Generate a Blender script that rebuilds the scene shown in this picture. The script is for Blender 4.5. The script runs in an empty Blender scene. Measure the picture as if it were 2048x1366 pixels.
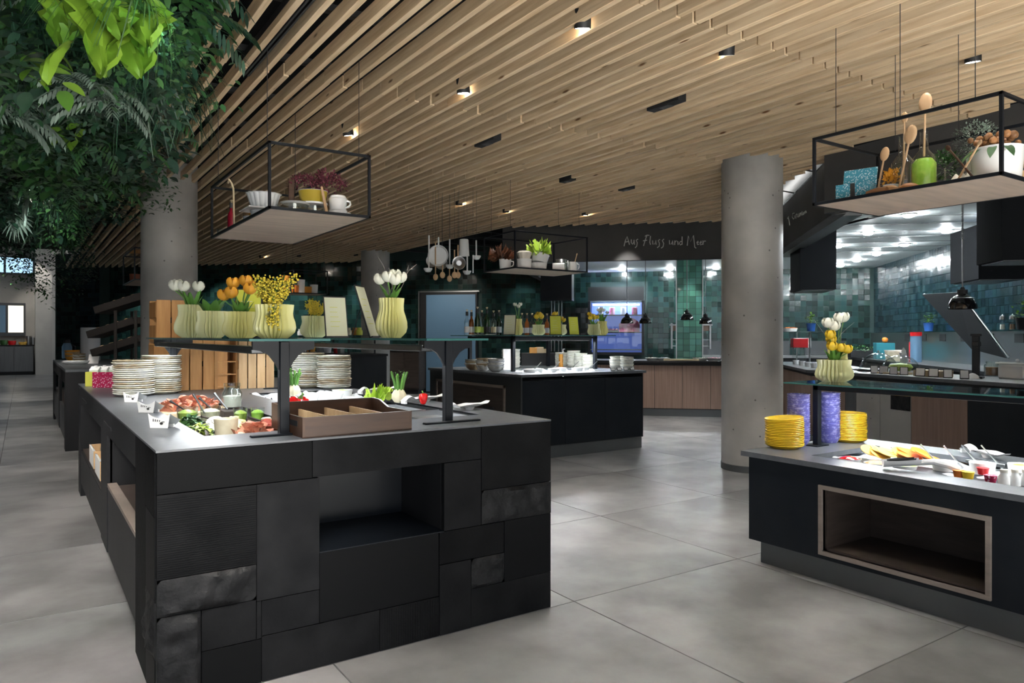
import bpy, math, random
from mathutils import Vector, Matrix, noise
random.seed(7)
PI = math.pi
SC = bpy.context.scene
COL = SC.collection
# ---------------------------------------------------------------- camera
FPX, HZ, CX, EYE = 1455.0, 672.0, 1024.0, 1.3
YAW = math.atan(977 / FPX)
cd = bpy.data.cameras.new('camera'); cam = bpy.data.objects.new('camera', cd); COL.objects.link(cam)
cd.sensor_width = 36; cd.lens = 36 * FPX / 2048; cd.shift_y = -(683 - HZ) / 2048
cd.clip_start = .05; cd.clip_end = 200
cam.location = (0, 0, EYE); cam.rotation_euler = (PI / 2, 0, -YAW)
SC.camera = cam
# ---------------------------------------------------------------- world, exposure
wd = bpy.data.worlds.new('world'); SC.world = wd; wd.use_nodes = True
wd.node_tree.nodes['Background'].inputs[0].default_value = (.86, .93, 1.0, 1)
wd.node_tree.nodes['Background'].inputs[1].default_value = 0.7
vs = SC.view_settings
vs.view_transform = 'Standard'; vs.look = 'None'; vs.gamma = 1; vs.use_curve_mapping = False; vs.exposure = 0.72
SPOT_W = 75.0      # ceiling spots
LED_W = 2.5       # lamp bars under the glass guards, watts per metre
sl = bpy.data.lights.new('sun', 'SUN'); sl.energy = 46.0; sl.angle = .01; sl.color = (1, .98, .95); so = bpy.data.objects.new('sun', sl); COL.objects.link(so)   # daylight on the unseen slab added behind the camera for bounce
so.rotation_euler = Vector((.12, .36, -.92)).to_track_quat('-Z', 'Y').to_euler()
# ---------------------------------------------------------------- pixel to place
FX, FY = math.sin(YAW), math.cos(YAW)
RX, RY = math.cos(YAW), -math.sin(YAW)
def ray(u): t = (u - CX) / FPX; return FX + t * RX, FY + t * RY
def gz(u, v, z):                       # where the pixel's ray meets the level z
    d = FPX * (EYE - z) / (v - HZ); k = ray(u); return k[0] * d, k[1] * d, z
def gx(u, x): k = ray(u); return x, k[1] / k[0] * x          # on the plane x
def gy(u, y): k = ray(u); return k[0] / k[1] * y, y          # on the plane y
def gp(u, v, p):                       # on a kitchen plane: returns q, p, z
    k = ray(u); d = p * math.sqrt(2) / (k[0] + k[1])
    return d * (k[0] - k[1]) / math.sqrt(2), p, EYE - (v - HZ) / FPX * d
def gq(u, v, q):
    k = ray(u); d = q * math.sqrt(2) / (k[0] - k[1])
    return q, d * (k[0] + k[1]) / math.sqrt(2), EYE - (v - HZ) / FPX * d
def K(q, p): s = math.sqrt(.5); return (p + q) * s, (p - q) * s
K45 = -PI / 4
# ---------------------------------------------------------------- materials
def nt(name):
    m = bpy.data.materials.new(name); m.use_nodes = True
    return m, m.node_tree.nodes, m.node_tree.links, m.node_tree.nodes['Principled BSDF']
def c4(c): return (c[0], c[1], c[2], 1)
def M(name, col, rough=.5, metal=0., var=0., col2=None, ns=8., stretch=(1, 1, 1), bump=0., bs=40., spec=.5, coat=0., emit=0., island=0., detail=4., lo=.35, hi=.65, hue=0., coords='Object'):
    m, N, L, b = nt(name)
    b.inputs['Base Color'].default_value = c4(col); b.inputs['Roughness'].default_value = rough
    b.inputs['Metallic'].default_value = metal; b.inputs['Specular IOR Level'].default_value = spec
    b.inputs['Coat Weight'].default_value = coat
    out = None; vec = None
    if col2 or bump:
        tc = N.new('ShaderNodeTexCoord'); mp = N.new('ShaderNodeMapping'); mp.inputs['Scale'].default_value = stretch
        oi = N.new('ShaderNodeObjectInfo'); vm = N.new('ShaderNodeVectorMath'); vm.operation = 'ADD'
        sc = N.new('ShaderNodeVectorMath'); sc.operation = 'SCALE'; sc.inputs[0].default_value = (17, 31, 23)
        L.new(oi.outputs['Random'], sc.inputs['Scale']); L.new(tc.outputs[coords], vm.inputs[0]); L.new(sc.outputs[0], vm.inputs[1])
        L.new(vm.outputs[0], mp.inputs[0]); vec = mp.outputs[0]
    if col2:
        n = N.new('ShaderNodeTexNoise'); n.inputs['Scale'].default_value = ns; n.inputs['Detail'].default_value = detail
        L.new(vec, n.inputs[0])
        r = N.new('ShaderNodeValToRGB'); r.color_ramp.elements[0].position = lo; r.color_ramp.elements[1].position = hi
        r.color_ramp.elements[0].color = c4(col); r.color_ramp.elements[1].color = c4(col2)
        L.new(n.outputs[0], r.inputs[0]); out = r.outputs[0]
    if var or island or hue:
        h = N.new('ShaderNodeHueSaturation')
        if out: L.new(out, h.inputs['Color'])
        else: h.inputs['Color'].default_value = c4(col)
        def rng(sock, amt, mid, inp):
            mr = N.new('ShaderNodeMapRange'); mr.inputs[3].default_value = mid - amt; mr.inputs[4].default_value = mid + amt
            L.new(sock, mr.inputs[0]); L.new(mr.outputs[0], h.inputs[inp])
        if island:
            g = N.new('ShaderNodeNewGeometry'); oi2 = N.new('ShaderNodeObjectInfo'); ad = N.new('ShaderNodeMath'); ad.operation = 'ADD'
            fr = N.new('ShaderNodeMath'); fr.operation = 'FRACT'
            L.new(g.outputs['Random Per Island'], ad.inputs[0]); L.new(oi2.outputs['Random'], ad.inputs[1]); L.new(ad.outputs[0], fr.inputs[0])
            rng(fr.outputs[0], island, 1, 'Value')
            if hue:
                m7 = N.new('ShaderNodeMath'); m7.operation = 'MULTIPLY'; m7.inputs[1].default_value = 7.3
                f7 = N.new('ShaderNodeMath'); f7.operation = 'FRACT'; L.new(fr.outputs[0], m7.inputs[0]); L.new(m7.outputs[0], f7.inputs[0]); rng(f7.outputs[0], hue, .5, 'Hue')
        else:
            oi2 = N.new('ShaderNodeObjectInfo'); rng(oi2.outputs['Random'], var, 1, 'Value')
        out = h.outputs[0]
    if out: L.new(out, b.inputs['Base Color'])
    if bump:
        n2 = N.new('ShaderNodeTexNoise'); n2.inputs['Scale'].default_value = bs; n2.inputs['Detail'].default_value = 6; L.new(vec, n2.inputs[0])
        bp = N.new('ShaderNodeBump'); bp.inputs['Strength'].default_value = bump; bp.inputs['Distance'].default_value = .01
        L.new(n2.outputs[0], bp.inputs['Height']); L.new(bp.outputs[0], b.inputs['Normal'])
    if emit:
        b.inputs['Emission Color'].default_value = c4(col); b.inputs['Emission Strength'].default_value = emit
        if out: L.new(out, b.inputs['Emission Color'])
    return m
def glass(name, tint=(1, 1, 1), ior=1.45, rough=.02, gain=1.):
    m, N, L, b = nt(name); N.remove(b)
    o = N['Material Output']; t = N.new('ShaderNodeBsdfTransparent'); t.inputs[0].default_value = c4(tint)
    g = N.new('ShaderNodeBsdfGlossy'); g.inputs['Roughness'].default_value = rough
    lw = N.new('ShaderNodeLayerWeight'); lw.inputs[0].default_value = .5
    pw = N.new('ShaderNodeMath'); pw.operation = 'POWER'; pw.inputs[1].default_value = 2.2 if ior < 1.48 else 3.0; L.new(lw.outputs['Facing'], pw.inputs[0])
    f = N.new('ShaderNodeMath'); f.operation = 'MULTIPLY_ADD'; f.inputs[1].default_value = .75; f.inputs[2].default_value = .07; L.new(pw.outputs[0], f.inputs[0])
    mx = N.new('ShaderNodeMixShader'); L.new(f.outputs[0], mx.inputs[0]); L.new(t.outputs[0], mx.inputs[1]); L.new(g.outputs[0], mx.inputs[2])
    L.new(mx.outputs[0], o.inputs[0]); return m
def pattern(name, ca, cb, scale=60, rough=.5, kind='checker'):
    m, N, L, b = nt(name)
    tc = N.new('ShaderNodeTexCoord')
    if kind == 'checker': t = N.new('ShaderNodeTexChecker'); t.inputs['Scale'].default_value = scale; t.inputs[1].default_value = c4(ca); t.inputs[2].default_value = c4(cb); o = t.outputs[0]
    else:
        t = N.new('ShaderNodeTexVoronoi'); t.inputs['Scale'].default_value = scale
        r = N.new('ShaderNodeValToRGB'); r.color_ramp.interpolation = 'CONSTANT'; r.color_ramp.elements[0].color = c4(ca); r.color_ramp.elements[1].color = c4(cb); r.color_ramp.elements[1].position = .35
        L.new(t.outputs['Distance'], r.inputs[0]); o = r.outputs[0]
    L.new(tc.outputs['Object'], t.inputs[0]); L.new(o, b.inputs['Base Color']); b.inputs['Roughness'].default_value = rough
    return m
mt = {}
mt['floor'] = M('floor_concrete_tile', (.132, .132, .133), .36, col2=(.275, .275, .277), ns=2.3, var=.10, bump=.07, bs=11, detail=12, lo=.36, hi=.64)
mt['joint'] = M('dark_grout', (.09, .09, .09), .8)
mt['black'] = M('matt_black', (.012, .013, .015), .6)
mt['bounce_slab'] = M('pale_bounce_slab', (.62, .61, .58), .8)
mt['blackceil'] = M('black_paint', (.010, .011, .013), .9, spec=.1)
mt['slat'] = M('pine_wood', (.80, .62, .41), .62, col2=(.60, .42, .24), ns=3.0, stretch=(14, .8, 14), var=.14, detail=5, lo=.4, hi=.75)
_m = mt['slat']; _N, _L = _m.node_tree.nodes, _m.node_tree.links; _b = _N['Principled BSDF']          # knots
_src = _b.inputs['Base Color'].links[0].from_socket; _tc = _N.new('ShaderNodeTexCoord'); _oi = _N.new('ShaderNodeObjectInfo')
_ad = _N.new('ShaderNodeVectorMath'); _ad.operation = 'MULTIPLY_ADD'; _ad.inputs[1].default_value = (9, 2.2, 9)
_sc = _N.new('ShaderNodeVectorMath'); _sc.operation = 'SCALE'; _sc.inputs[0].default_value = (13, 57, 29); _L.new(_oi.outputs['Random'], _sc.inputs['Scale'])
_L.new(_tc.outputs['Object'], _ad.inputs[0]); _L.new(_sc.outputs[0], _ad.inputs[2])
_vo = _N.new('ShaderNodeTexVoronoi'); _vo.inputs['Scale'].default_value = 1.0; _L.new(_ad.outputs[0], _vo.inputs[0])
_rp = _N.new('ShaderNodeValToRGB'); _rp.color_ramp.elements[0].position = .05; _rp.color_ramp.elements[1].position = .11; _rp.color_ramp.elements[0].color = (.22, .13, .07, 1); _rp.color_ramp.elements[1].color = (1, 1, 1, 1)
_L.new(_vo.outputs['Distance'], _rp.inputs[0]); _mx = _N.new('ShaderNodeMix'); _mx.data_type = 'RGBA'; _mx.blend_type = 'MULTIPLY'; _mx.inputs[0].default_value = 1
_L.new(_src, _mx.inputs[6]); _L.new(_rp.outputs[0], _mx.inputs[7]); _L.new(_mx.outputs[2], _b.inputs['Base Color'])
mt['plaster'] = M('white_plaster', (.62, .64, .65), .8)
mt['concrete'] = M('fairfaced_concrete', (.32, .31, .295), .5, col2=(.50, .485, .46), ns=2.2, bump=.12, bs=14, detail=9, lo=.3, hi=.7)
_m = mt['concrete']; _N, _L = _m.node_tree.nodes, _m.node_tree.links; _b = _N['Principled BSDF']          # air holes
_src = _b.inputs['Base Color'].links[0].from_socket; _tc = _N.new('ShaderNodeTexCoord'); _vo = _N.new('ShaderNodeTexVoronoi'); _vo.inputs['Scale'].default_value = 9.0; _L.new(_tc.outputs['Object'], _vo.inputs[0])
_rp = _N.new('ShaderNodeValToRGB'); _rp.color_ramp.elements[0].position = .05; _rp.color_ramp.elements[1].position = .10; _rp.color_ramp.elements[0].color = (.3, .3, .3, 1); _rp.color_ramp.elements[1].color = (1, 1, 1, 1)
_L.new(_vo.outputs['Distance'], _rp.inputs[0]); _mx = _N.new('ShaderNodeMix'); _mx.data_type = 'RGBA'; _mx.blend_type = 'MULTIPLY'; _mx.inputs[0].default_value = 1
_L.new(_src, _mx.inputs[6]); _L.new(_rp.outputs[0], _mx.inputs[7]); _L.new(_mx.outputs[2], _b.inputs['Base Color'])
mt['concrete2'] = M('far_concrete', (.30, .295, .28), .7, col2=(.40, .39, .37), ns=.9, detail=7)
mt['fascia'] = M('chalkboard_panel', (.055, .054, .054), .75, spec=.2, col2=(.080, .078, .076), ns=1.4, detail=6)
mt['chalk'] = M('chalk', (.55, .55, .53), .9)
mt['tile'] = M('green_glazed_tile', (.011, .032, .029), .16, island=.6, hue=.03, coat=.3, spec=.6)
mt['tilel'] = M('light_green_glazed_tile', (.075, .21, .165), .2, island=.35, hue=.02, coat=.3)
mt['tileb'] = M('blue_green_glazed_tile', (.008, .022, .029), .17, island=.55, hue=.02, coat=.3)
mt['grout'] = M('dark_green_grout', (.022, .045, .042), .8)
mt['stone'] = M('dark_basalt', (.007, .0074, .0084), .6, spec=.08, col2=(.0125, .013, .0142), ns=7, var=.3, bump=.18, bs=60)
mt['stone_r'] = M('split_basalt', (.0075, .008, .009), .5, spec=.2, col2=(.016, .0165, .018), ns=16, bump=.5, bs=45)
mt['stone_s'] = M('smooth_basalt', (.006, .0064, .0072), .5, spec=.08, var=.25, bump=.04, bs=80)
mt['top'] = M('grey_compact_worktop', (.085, .094, .106), .36, col2=(.105, .113, .124), ns=25, bump=.02, bs=120)
mt['laminate'] = M('dark_grey_laminate', (.016, .017, .019), .45, spec=.15, col2=(.022, .022, .024), ns=6, stretch=(1, 1, .2))
mt['blackpanel'] = M('black_steel_panel', (.006, .0085, .013), .38, spec=.3, col2=(.011, .014, .019), ns=3)
mt['plinth'] = M('brushed_plinth', (.16, .17, .175), .35, metal=.6)
mt['nichew'] = M('dark_brown_niche_wood', (.060, .045, .038), .5, col2=(.04, .03, .026), ns=4, stretch=(1, 1, 9))
mt['framewood'] = M('greyed_frame_wood', (.25, .21, .185), .5, col2=(.19, .16, .14), ns=5, stretch=(1, 1, 6))
mt['pinkwood'] = M('rose_brown_veneer', (.30, .20, .155), .5, col2=(.235, .15, .115), ns=3, stretch=(14, 14, .5), var=.1)
mt['greywood'] = M('grey_veneer', (.105, .11, .118), .5, col2=(.085, .09, .097), ns=3, stretch=(6, 6, .5), var=.06)
mt['steel'] = M('steel', (.55, .56, .57), .28, metal=1.)
mt['dsteel'] = M('dark_steel', (.10, .105, .11), .35, metal=.8)
mt['frame'] = M('black_steel_frame', (.007, .009, .013), .42, spec=.25)
mt['rackboard'] = M('grey_oak_board', (.58, .46, .38), .55, col2=(.46, .37, .31), ns=4, stretch=(.6, 5, 5))
mt['glass'] = glass('clear_glass', (.93, .965, .955))
mt['sglass'] = glass('shelf_glass', (.90, .95, .94), 1.5)
mt['eglass'] = M('glass_edge', (.05, .16, .15), .12)
mt['gglass'] = glass('green_bottle_glass', (.25, .6, .12))
mt['dkglass'] = M('dark_green_bottle', (.008, .035, .012), .08, coat=.3)
mt['amber'] = M('amber_bottle', (.25, .08, .02), .12)
mt['white'] = M('white_porcelain', (.80, .81, .81), .16, coat=.3)
mt['enamel'] = M('white_enamel', (.74, .76, .77), .22, coat=.2)
mt['grey_porc'] = M('grey_porcelain', (.45, .47, .5), .25)
mt['plate'] = M('speckled_plate', (.66, .65, .56), .28, col2=(.78, .78, .72), ns=30, var=.13, bump=.03, bs=90)
mt['platerim'] = M('brown_plate_rim', (.38, .29, .17), .4, col2=(.58, .55, .45), ns=22, var=.2)
mt['yplate'] = M('yellow_melamine', (.78, .50, .025), .35, var=.06)
mt['pbowl'] = M('violet_blue_melamine', (.13, .13, .42), .35, col2=(.33, .33, .62), ns=45, var=.12, lo=.5, hi=.6)
mt['bowl'] = M('glazed_bowl', (.56, .57, .54), .25, col2=(.30, .29, .24), ns=14, var=.2, lo=.5, hi=.7)
mt['bowlb'] = M('brown_glazed_bowl', (.40, .32, .20), .3, col2=(.25, .17, .09), ns=14, var=.2)
mt['vase'] = M('lime_cream_ceramic', (.70, .68, .30), .2, coat=.25, var=.04)
mt['vase2'] = M('pale_cream_ceramic', (.70, .71, .42), .2, coat=.25, var=.04)
mt['orangewood'] = M('honey_pine_board', (.62, .33, .12), .55, col2=(.47, .22, .07), ns=3, stretch=(8, 8, .9), var=.16)
mt['palewood'] = M('pale_pine_board', (.66, .45, .24), .55, col2=(.52, .32, .15), ns=3, stretch=(8, 8, .9), var=.14)
mt['traywood'] = M('walnut_tray', (.075, .034, .017), .4, col2=(.048, .022, .012), ns=3, stretch=(1, 8, 8), var=.08)
mt['spoonwood'] = M('beech_spoon', (.52, .34, .19), .55, var=.12)
mt['cutboard'] = M('pale_cutting_board', (.62, .50, .32), .5, var=.06)
mt['bblack'] = M('black_stained_tray_wood', (.020, .017, .016), .5)
mt['card_lime'] = M('lime_card', (.62, .66, .08), .5)
mt['card_white'] = M('pale_lime_card', (.70, .73, .55), .5)
mt['paper'] = M('white_paper', (.78, .78, .77), .6)
mt['ink'] = M('black_ink', (.02, .02, .02), .7)
mt['petal_w'] = M('white_petal', (.85, .86, .74), .5)
mt['petal_y'] = M('yellow_petal', (.80, .55, .03), .5, var=.1)
mt['petal_o'] = M('orange_petal', (.72, .34, .03), .5, var=.1)
mt['mimosa'] = M('mimosa_yellow', (.70, .55, .04), .6, island=.25)
mt['leaf'] = M('fresh_leaf', (.09, .24, .035), .45, var=.3)
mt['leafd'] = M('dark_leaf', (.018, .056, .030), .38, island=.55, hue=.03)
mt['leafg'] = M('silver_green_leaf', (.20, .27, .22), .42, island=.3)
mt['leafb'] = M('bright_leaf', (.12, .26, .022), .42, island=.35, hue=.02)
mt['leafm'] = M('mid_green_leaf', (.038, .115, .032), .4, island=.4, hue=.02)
mt['leafy'] = M('lettuce_leaf', (.42, .60, .07), .5, island=.2)
mt['leafr'] = M('red_brown_leaf', (.16, .055, .025), .45, island=.4)
mt['twig'] = M('grey_twig', (.30, .28, .25), .8)
mt['stem'] = M('green_stem', (.12, .26, .05), .5)
mt['wicker'] = M('dark_rattan', (.10, .065, .045), .6)
mt['purple'] = M('dried_purple_flowers', (.10, .012, .025), .8, island=.4)
mt['yellowpot'] = M('olive_yellow_enamel', (.40, .30, .03), .18, coat=.3)
mt['redbottle'] = M('red_glass', (.28, .012, .03), .1, coat=.4)
mt['redpepper'] = M('red_pepper', (.62, .012, .012), .15, coat=.4)
mt['magenta'] = pattern('magenta_print_card', (.62, .40, .48), (.36, .003, .06), 75, .5, 'vor')
mt['ygcarton'] = M('yellow_green_carton', (.55, .55, .08), .5)
mt['carton'] = M('pale_green_carton', (.62, .72, .60), .5)
mt['meat'] = M('cured_meat', (.50, .15, .09), .4, col2=(.66, .33, .22), ns=30, island=.2)
mt['cream'] = M('cream_food', (.74, .68, .50), .5, col2=(.62, .55, .38), ns=20)
mt['yolk'] = M('egg_yellow', (.76, .60, .24), .5, island=.1)
mt['greenfood'] = M('pickled_greens', (.30, .45, .05), .4, col2=(.45, .52, .12), ns=40)
mt['ice'] = M('crushed_ice', (.60, .64, .66), .2, bump=.4, bs=30)
mt['orange'] = M('orange_melon', (.78, .22, .03), .4)
mt['melon'] = M('yellow_melon', (.82, .52, .10), .4)
mt['bread'] = M('bread_crust', (.46, .26, .12), .7, col2=(.62, .42, .24), ns=10, bump=.2)
mt['salami'] = M('salami', (.34, .06, .04), .4)
mt['terracotta'] = M('terracotta', (.36, .11, .06), .6)
mt['bluepot'] = M('cobalt_pot', (.03, .12, .42), .3)
mt['red'] = M('red_plastic', (.55, .01, .015), .35)
mt['teal'] = M('teal_box', (.03, .22, .27), .4)
mt['orangepaint'] = M('orange_tub', (.62, .27, .03), .4)
mt['tin'] = pattern('blue_fishscale_tin', (.62, .70, .74), (.05, .27, .38), 110, .35, 'vor')
mt['nut'] = M('brown_bulbs', (.28, .13, .05), .5, island=.4)
mt['garlic'] = M('garlic_white', (.72, .68, .60), .5)
mt['greenbeans'] = M('green_filling', (.30, .58, .05), .35, col2=(.45, .70, .10), ns=30)
mt['lamp'] = M('lamp_glow', (1, .96, .88), .5, emit=22.)
mt['lampc'] = M('cool_lamp_glow', (.92, .97, 1), .5, emit=14.)
mt['lampk'] = M('kitchen_lamp_glow', (.90, .97, 1), .5, emit=430.)
mt['ledstrip'] = M('led_strip', (.95, .98, 1), .5, emit=6.)
mt['fridgeglow'] = M('fridge_light_panel', (.16, .24, .75), .5, emit=.28)
mt['glow'] = M('lit_window', (.95, .86, .70), .5, emit=.75)
mt['skyglow'] = M('far_skylight', (.45, .72, .95), .5, emit=.8)
mt['doorblue'] = M('blue_grey_door', (.14, .26, .40), .4)
mt['pink'] = M('pink_salmon', (.75, .10, .28), .4, col2=(.82, .45, .52), ns=8)
mt['lampshade'] = M('black_gloss_enamel', (.008, .008, .009), .09, coat=.6)
mt['wire'] = M('steel_wire', (.05, .05, .055), .4, metal=.5)
mt['chain'] = M('coiled_cord', (.35, .35, .36), .4, metal=.4)
mt['kceil'] = M('kitchen_ceiling_panel', (.66, .72, .72), .55)
# ---------------------------------------------------------------- mesh builder
class MB:
    def __init__(s): s.v = []; s.f = []
    def add(s, vs, fs):
        n = len(s.v); s.v += [tuple(p) for p in vs]; s.f += [tuple(i + n for i in f) for f in fs]; return s
    def box(s, x0, x1, y0, y1, z0, z1, b=0.):
        if b <= 0:
            return s.add([(x0,y0,z0),(x1,y0,z0),(x1,y1,z0),(x0,y1,z0),(x0,y0,z1),(x1,y0,z1),(x1,y1,z1),(x0,y1,z1)],
                         [(0,3,2,1),(4,5,6,7),(0,1,5,4),(1,2,6,5),(2,3,7,6),(3,0,4,7)])
        X = (x0, x1); Y = (y0, y1); Z = (z0, z1); vs = []; ix = {}
        for i in (0, 1):
            for j in (0, 1):
                for k in (0, 1):
                    sx, sy, sz = (1, -1)[i], (1, -1)[j], (1, -1)[k]
                    for a in range(3):
                        p = [X[i] + sx * b, Y[j] + sy * b, Z[k] + sz * b]; p[a] = (X[i], Y[j], Z[k])[a]
                        ix[i, j, k, a] = len(vs); vs.append(tuple(p))
        fs = []
        for a in range(3):
            o = [c for c in range(3) if c != a]
            for e in (0, 1):
                q = []
                for (m, n) in ((0, 0), (1, 0), (1, 1), (0, 1)):
                    t = [0, 0, 0]; t[a] = e; t[o[0]] = m; t[o[1]] = n; q.append(ix[t[0], t[1], t[2], a])
                fs.append(tuple(q))
        for a in range(3):                      # edges along axis a
            o = [c for c in range(3) if c != a]
            for m in (0, 1):
                for n in (0, 1):
                    t0 = [0, 0, 0]; t0[o[0]] = m; t0[o[1]] = n; t1 = list(t0); t1[a] = 1
                    fs.append((ix[(*t0, o[0])], ix[(*t0, o[1])], ix[(*t1, o[1])], ix[(*t1, o[0])]))
        for i in (0, 1):
            for j in (0, 1):
                for k in (0, 1): fs.append((ix[i,j,k,0], ix[i,j,k,1], ix[i,j,k,2]))
        return s.add(vs, fs)
    def lathe(s, prof, n=24, at=(0, 0, 0), flute=0, amp=0., fl=None):
        vs = []; fs = []; R = len(prof)
        for k, (r, z) in enumerate(prof):
            for i in range(n):
                a = 2 * PI * i / n; rr = r
                if flute: rr = r * (1 + amp * (abs(math.cos(a * flute / 2)) - .6) * (fl[k] if fl else 1))
                vs.append((at[0] + rr * math.cos(a), at[1] + rr * math.sin(a), at[2] + z))
        for k in range(R - 1):
            for i in range(n):
                j = (i + 1) % n; fs.append((k * n + i, k * n + j, (k + 1) * n + j, (k + 1) * n + i))
        if prof[0][0] > 1e-6: fs.append(tuple(range(n - 1, -1, -1)))
        if prof[-1][0] > 1e-6: fs.append(tuple((R - 1) * n + i for i in range(n)))
        return s.add(vs, fs)
    def tube(s, pts, r, n=6):
        P = [Vector(p) for p in pts]; rs = r if isinstance(r, (list, tuple)) else [r] * len(P); vs = []; fs = []
        up = None
        for i, p in enumerate(P):
            t = (P[min(i + 1, len(P) - 1)] - P[max(i - 1, 0)]).normalized()
            if up is None: up = Vector((0, 0, 1)) if abs(t.z) < .9 else Vector((1, 0, 0))
            a = t.cross(up).normalized(); b = a.cross(t).normalized(); up = b
            for k in range(n):
                g = 2 * PI * k / n; vs.append(p + (a * math.cos(g) + b * math.sin(g)) * rs[i])
        for i in range(len(P) - 1):
            for k in range(n):
                j = (k + 1) % n; fs.append((i * n + k, i * n + j, (i + 1) * n + j, (i + 1) * n + k))
        fs.append(tuple(range(n - 1, -1, -1))); fs.append(tuple((len(P) - 1) * n + k for k in range(n)))
        return s.add(vs, fs)
    def surf(s, fn, nu, nv):
        vs = [fn(i / nu, j / nv) for j in range(nv + 1) for i in range(nu + 1)]; w = nu + 1
        return s.add(vs, [(j * w + i, j * w + i + 1, (j + 1) * w + i + 1, (j + 1) * w + i) for j in range(nv) for i in range(nu)])
    def ball(s, c, r, n=6, m=4, sq=(1, 1, 1)):
        vs = [(c[0], c[1], c[2] - r * sq[2])]
        for k in range(1, m):
            t = PI * k / m
            for i in range(n):
                a = 2 * PI * i / n; vs.append((c[0] + r * sq[0] * math.sin(t) * math.cos(a), c[1] + r * sq[1] * math.sin(t) * math.sin(a), c[2] - r * sq[2] * math.cos(t)))
        vs.append((c[0], c[1], c[2] + r * sq[2])); T = len(vs) - 1; fs = []
        for i in range(n):
            j = (i + 1) % n; fs.append((0, 1 + j, 1 + i)); fs.append((T, 1 + (m - 2) * n + i, 1 + (m - 2) * n + j))
            for k in range(m - 2): fs.append((1 + k * n + i, 1 + k * n + j, 1 + (k + 1) * n + j, 1 + (k + 1) * n + i))
        return s.add(vs, fs)
    def leaf(s, base, direc, L, W, droop=.3, n=4, fold=.15, tipw=0., roll=0., lobes=0):
        d = Vector(direc).normalized(); side = d.cross(Vector((0, 0, 1)))
        side = side.normalized() if side.length > 1e-3 else Vector((1, 0, 0))
        up = side.cross(d).normalized()
        if roll: R = Matrix.Rotation(roll, 3, d); side = R @ side; up = R @ up
        p = Vector(base); vs = []; fs = []
        for i in range(n + 1):
            t = i / n; w = W * (math.sin(PI * min(1, t * .92 + .08)) ** .8) * .5 + tipw
            if lobes: w *= .55 + .45 * abs(math.sin(t * PI * lobes))
            c = p + d * (L * t) + Vector((0, 0, -1)) * (droop * L * t * t)
            vs += [c - side * w + up * fold * w, c, c + side * w + up * fold * w]
        for i in range(n):
            a = i * 3; fs += [(a, a + 1, a + 4, a + 3), (a + 1, a + 2, a + 5, a + 4)]
        return s.add(vs, fs)
    def xf(s, m, start=0):
        for i in range(start, len(s.v)): s.v[i] = tuple(m @ Vector(s.v[i]))
        return s
    def mesh(s, name, mat, smooth=True):
        me = bpy.data.meshes.new(name); me.from_pydata(s.v, [], s.f); me.update()
        if mat: me.materials.append(mt[mat] if isinstance(mat, str) else mat)
        if smooth:
            me.shade_smooth()
            try: me.set_sharp_from_angle(angle=.7)
            except Exception: pass
        return me
    def build(s, name, mat, parent=None, loc=(0, 0, 0), rot=(0, 0, 0), smooth=True):
        return inst(s.mesh(name, mat, smooth), name, parent, loc, rot)
def inst(me, name, parent=None, loc=(0, 0, 0), rot=(0, 0, 0), scale=None):
    o = bpy.data.objects.new(name, me); COL.objects.link(o); o.parent = parent
    o.location = loc; o.rotation_euler = rot
    if scale: o.scale = scale if isinstance(scale, (tuple, list)) else (scale,) * 3
    return o
def tag(o, label, cat, group=None):
    o['label'] = label; o['category'] = cat
    if group: o['group'] = group
    return o
def thing(name, label, cat, loc=(0, 0, 0), rz=0., group=None, scale=None):
    o = bpy.data.objects.new(name, None); COL.objects.link(o); o.location = loc; o.rotation_euler = (0, 0, rz)
    o.empty_display_size = .1
    if scale: o.scale = (scale,) * 3
    return tag(o, label, cat, group)
def struct(o): o['kind'] = 'structure'; return o
def stuff(o): o['kind'] = 'stuff'; return o
def dup(root, loc, rz=None, label=None, group=None, scale=None, rot=None):
    def cp(o, par):
        c = o.copy(); COL.objects.link(c); c.parent = par
        for ch in o.children: cp(ch, c)
        return c
    r = cp(root, None); r.location = loc
    if rz is not None: r.rotation_euler = (0, 0, rz)
    if rot: r.rotation_euler = rot
    if scale: r.scale = (scale,) * 3
    if label: r['label'] = label
    if group: r['group'] = group
    return r
U = random.uniform
def bx(*a): return MB().box(*a)
def spot(name, loc, target, w, size=1.1, blend=.5, col=(1, .93, .82), rad=.04):
    l = bpy.data.lights.new(name, 'SPOT'); l.energy = w; l.spot_size = size; l.spot_blend = blend; l.color = col; l.shadow_soft_size = rad
    o = bpy.data.objects.new(name, l); COL.objects.link(o); o.location = loc
    o.rotation_euler = (Vector(target) - Vector(loc)).to_track_quat('-Z', 'Y').to_euler(); return o
def arealamp(name, loc, sx, sy, w, col=(1, 1, 1), rot=(0, 0, 0), parent=None, spread=PI):
    l = bpy.data.lights.new(name, 'AREA'); l.shape = 'RECTANGLE'; l.size = sx; l.size_y = sy; l.energy = w; l.color = col; l.spread = spread
    o = bpy.data.objects.new(name, l); COL.objects.link(o); o.location = loc; o.rotation_euler = rot; o.parent = parent; return o
# ================================================================ the setting
def vis(x, y, z=0., m=.12):
    d = x * FX + y * FY
    if d < .4: return False
    u = CX + FPX * (x * RX + y * RY) / d; v = HZ + FPX * (EYE - z) / d
    return -2048 * m < u < 2048 * (1 + m) and -1366 * m < v < 1366 * (1 + m)
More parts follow.
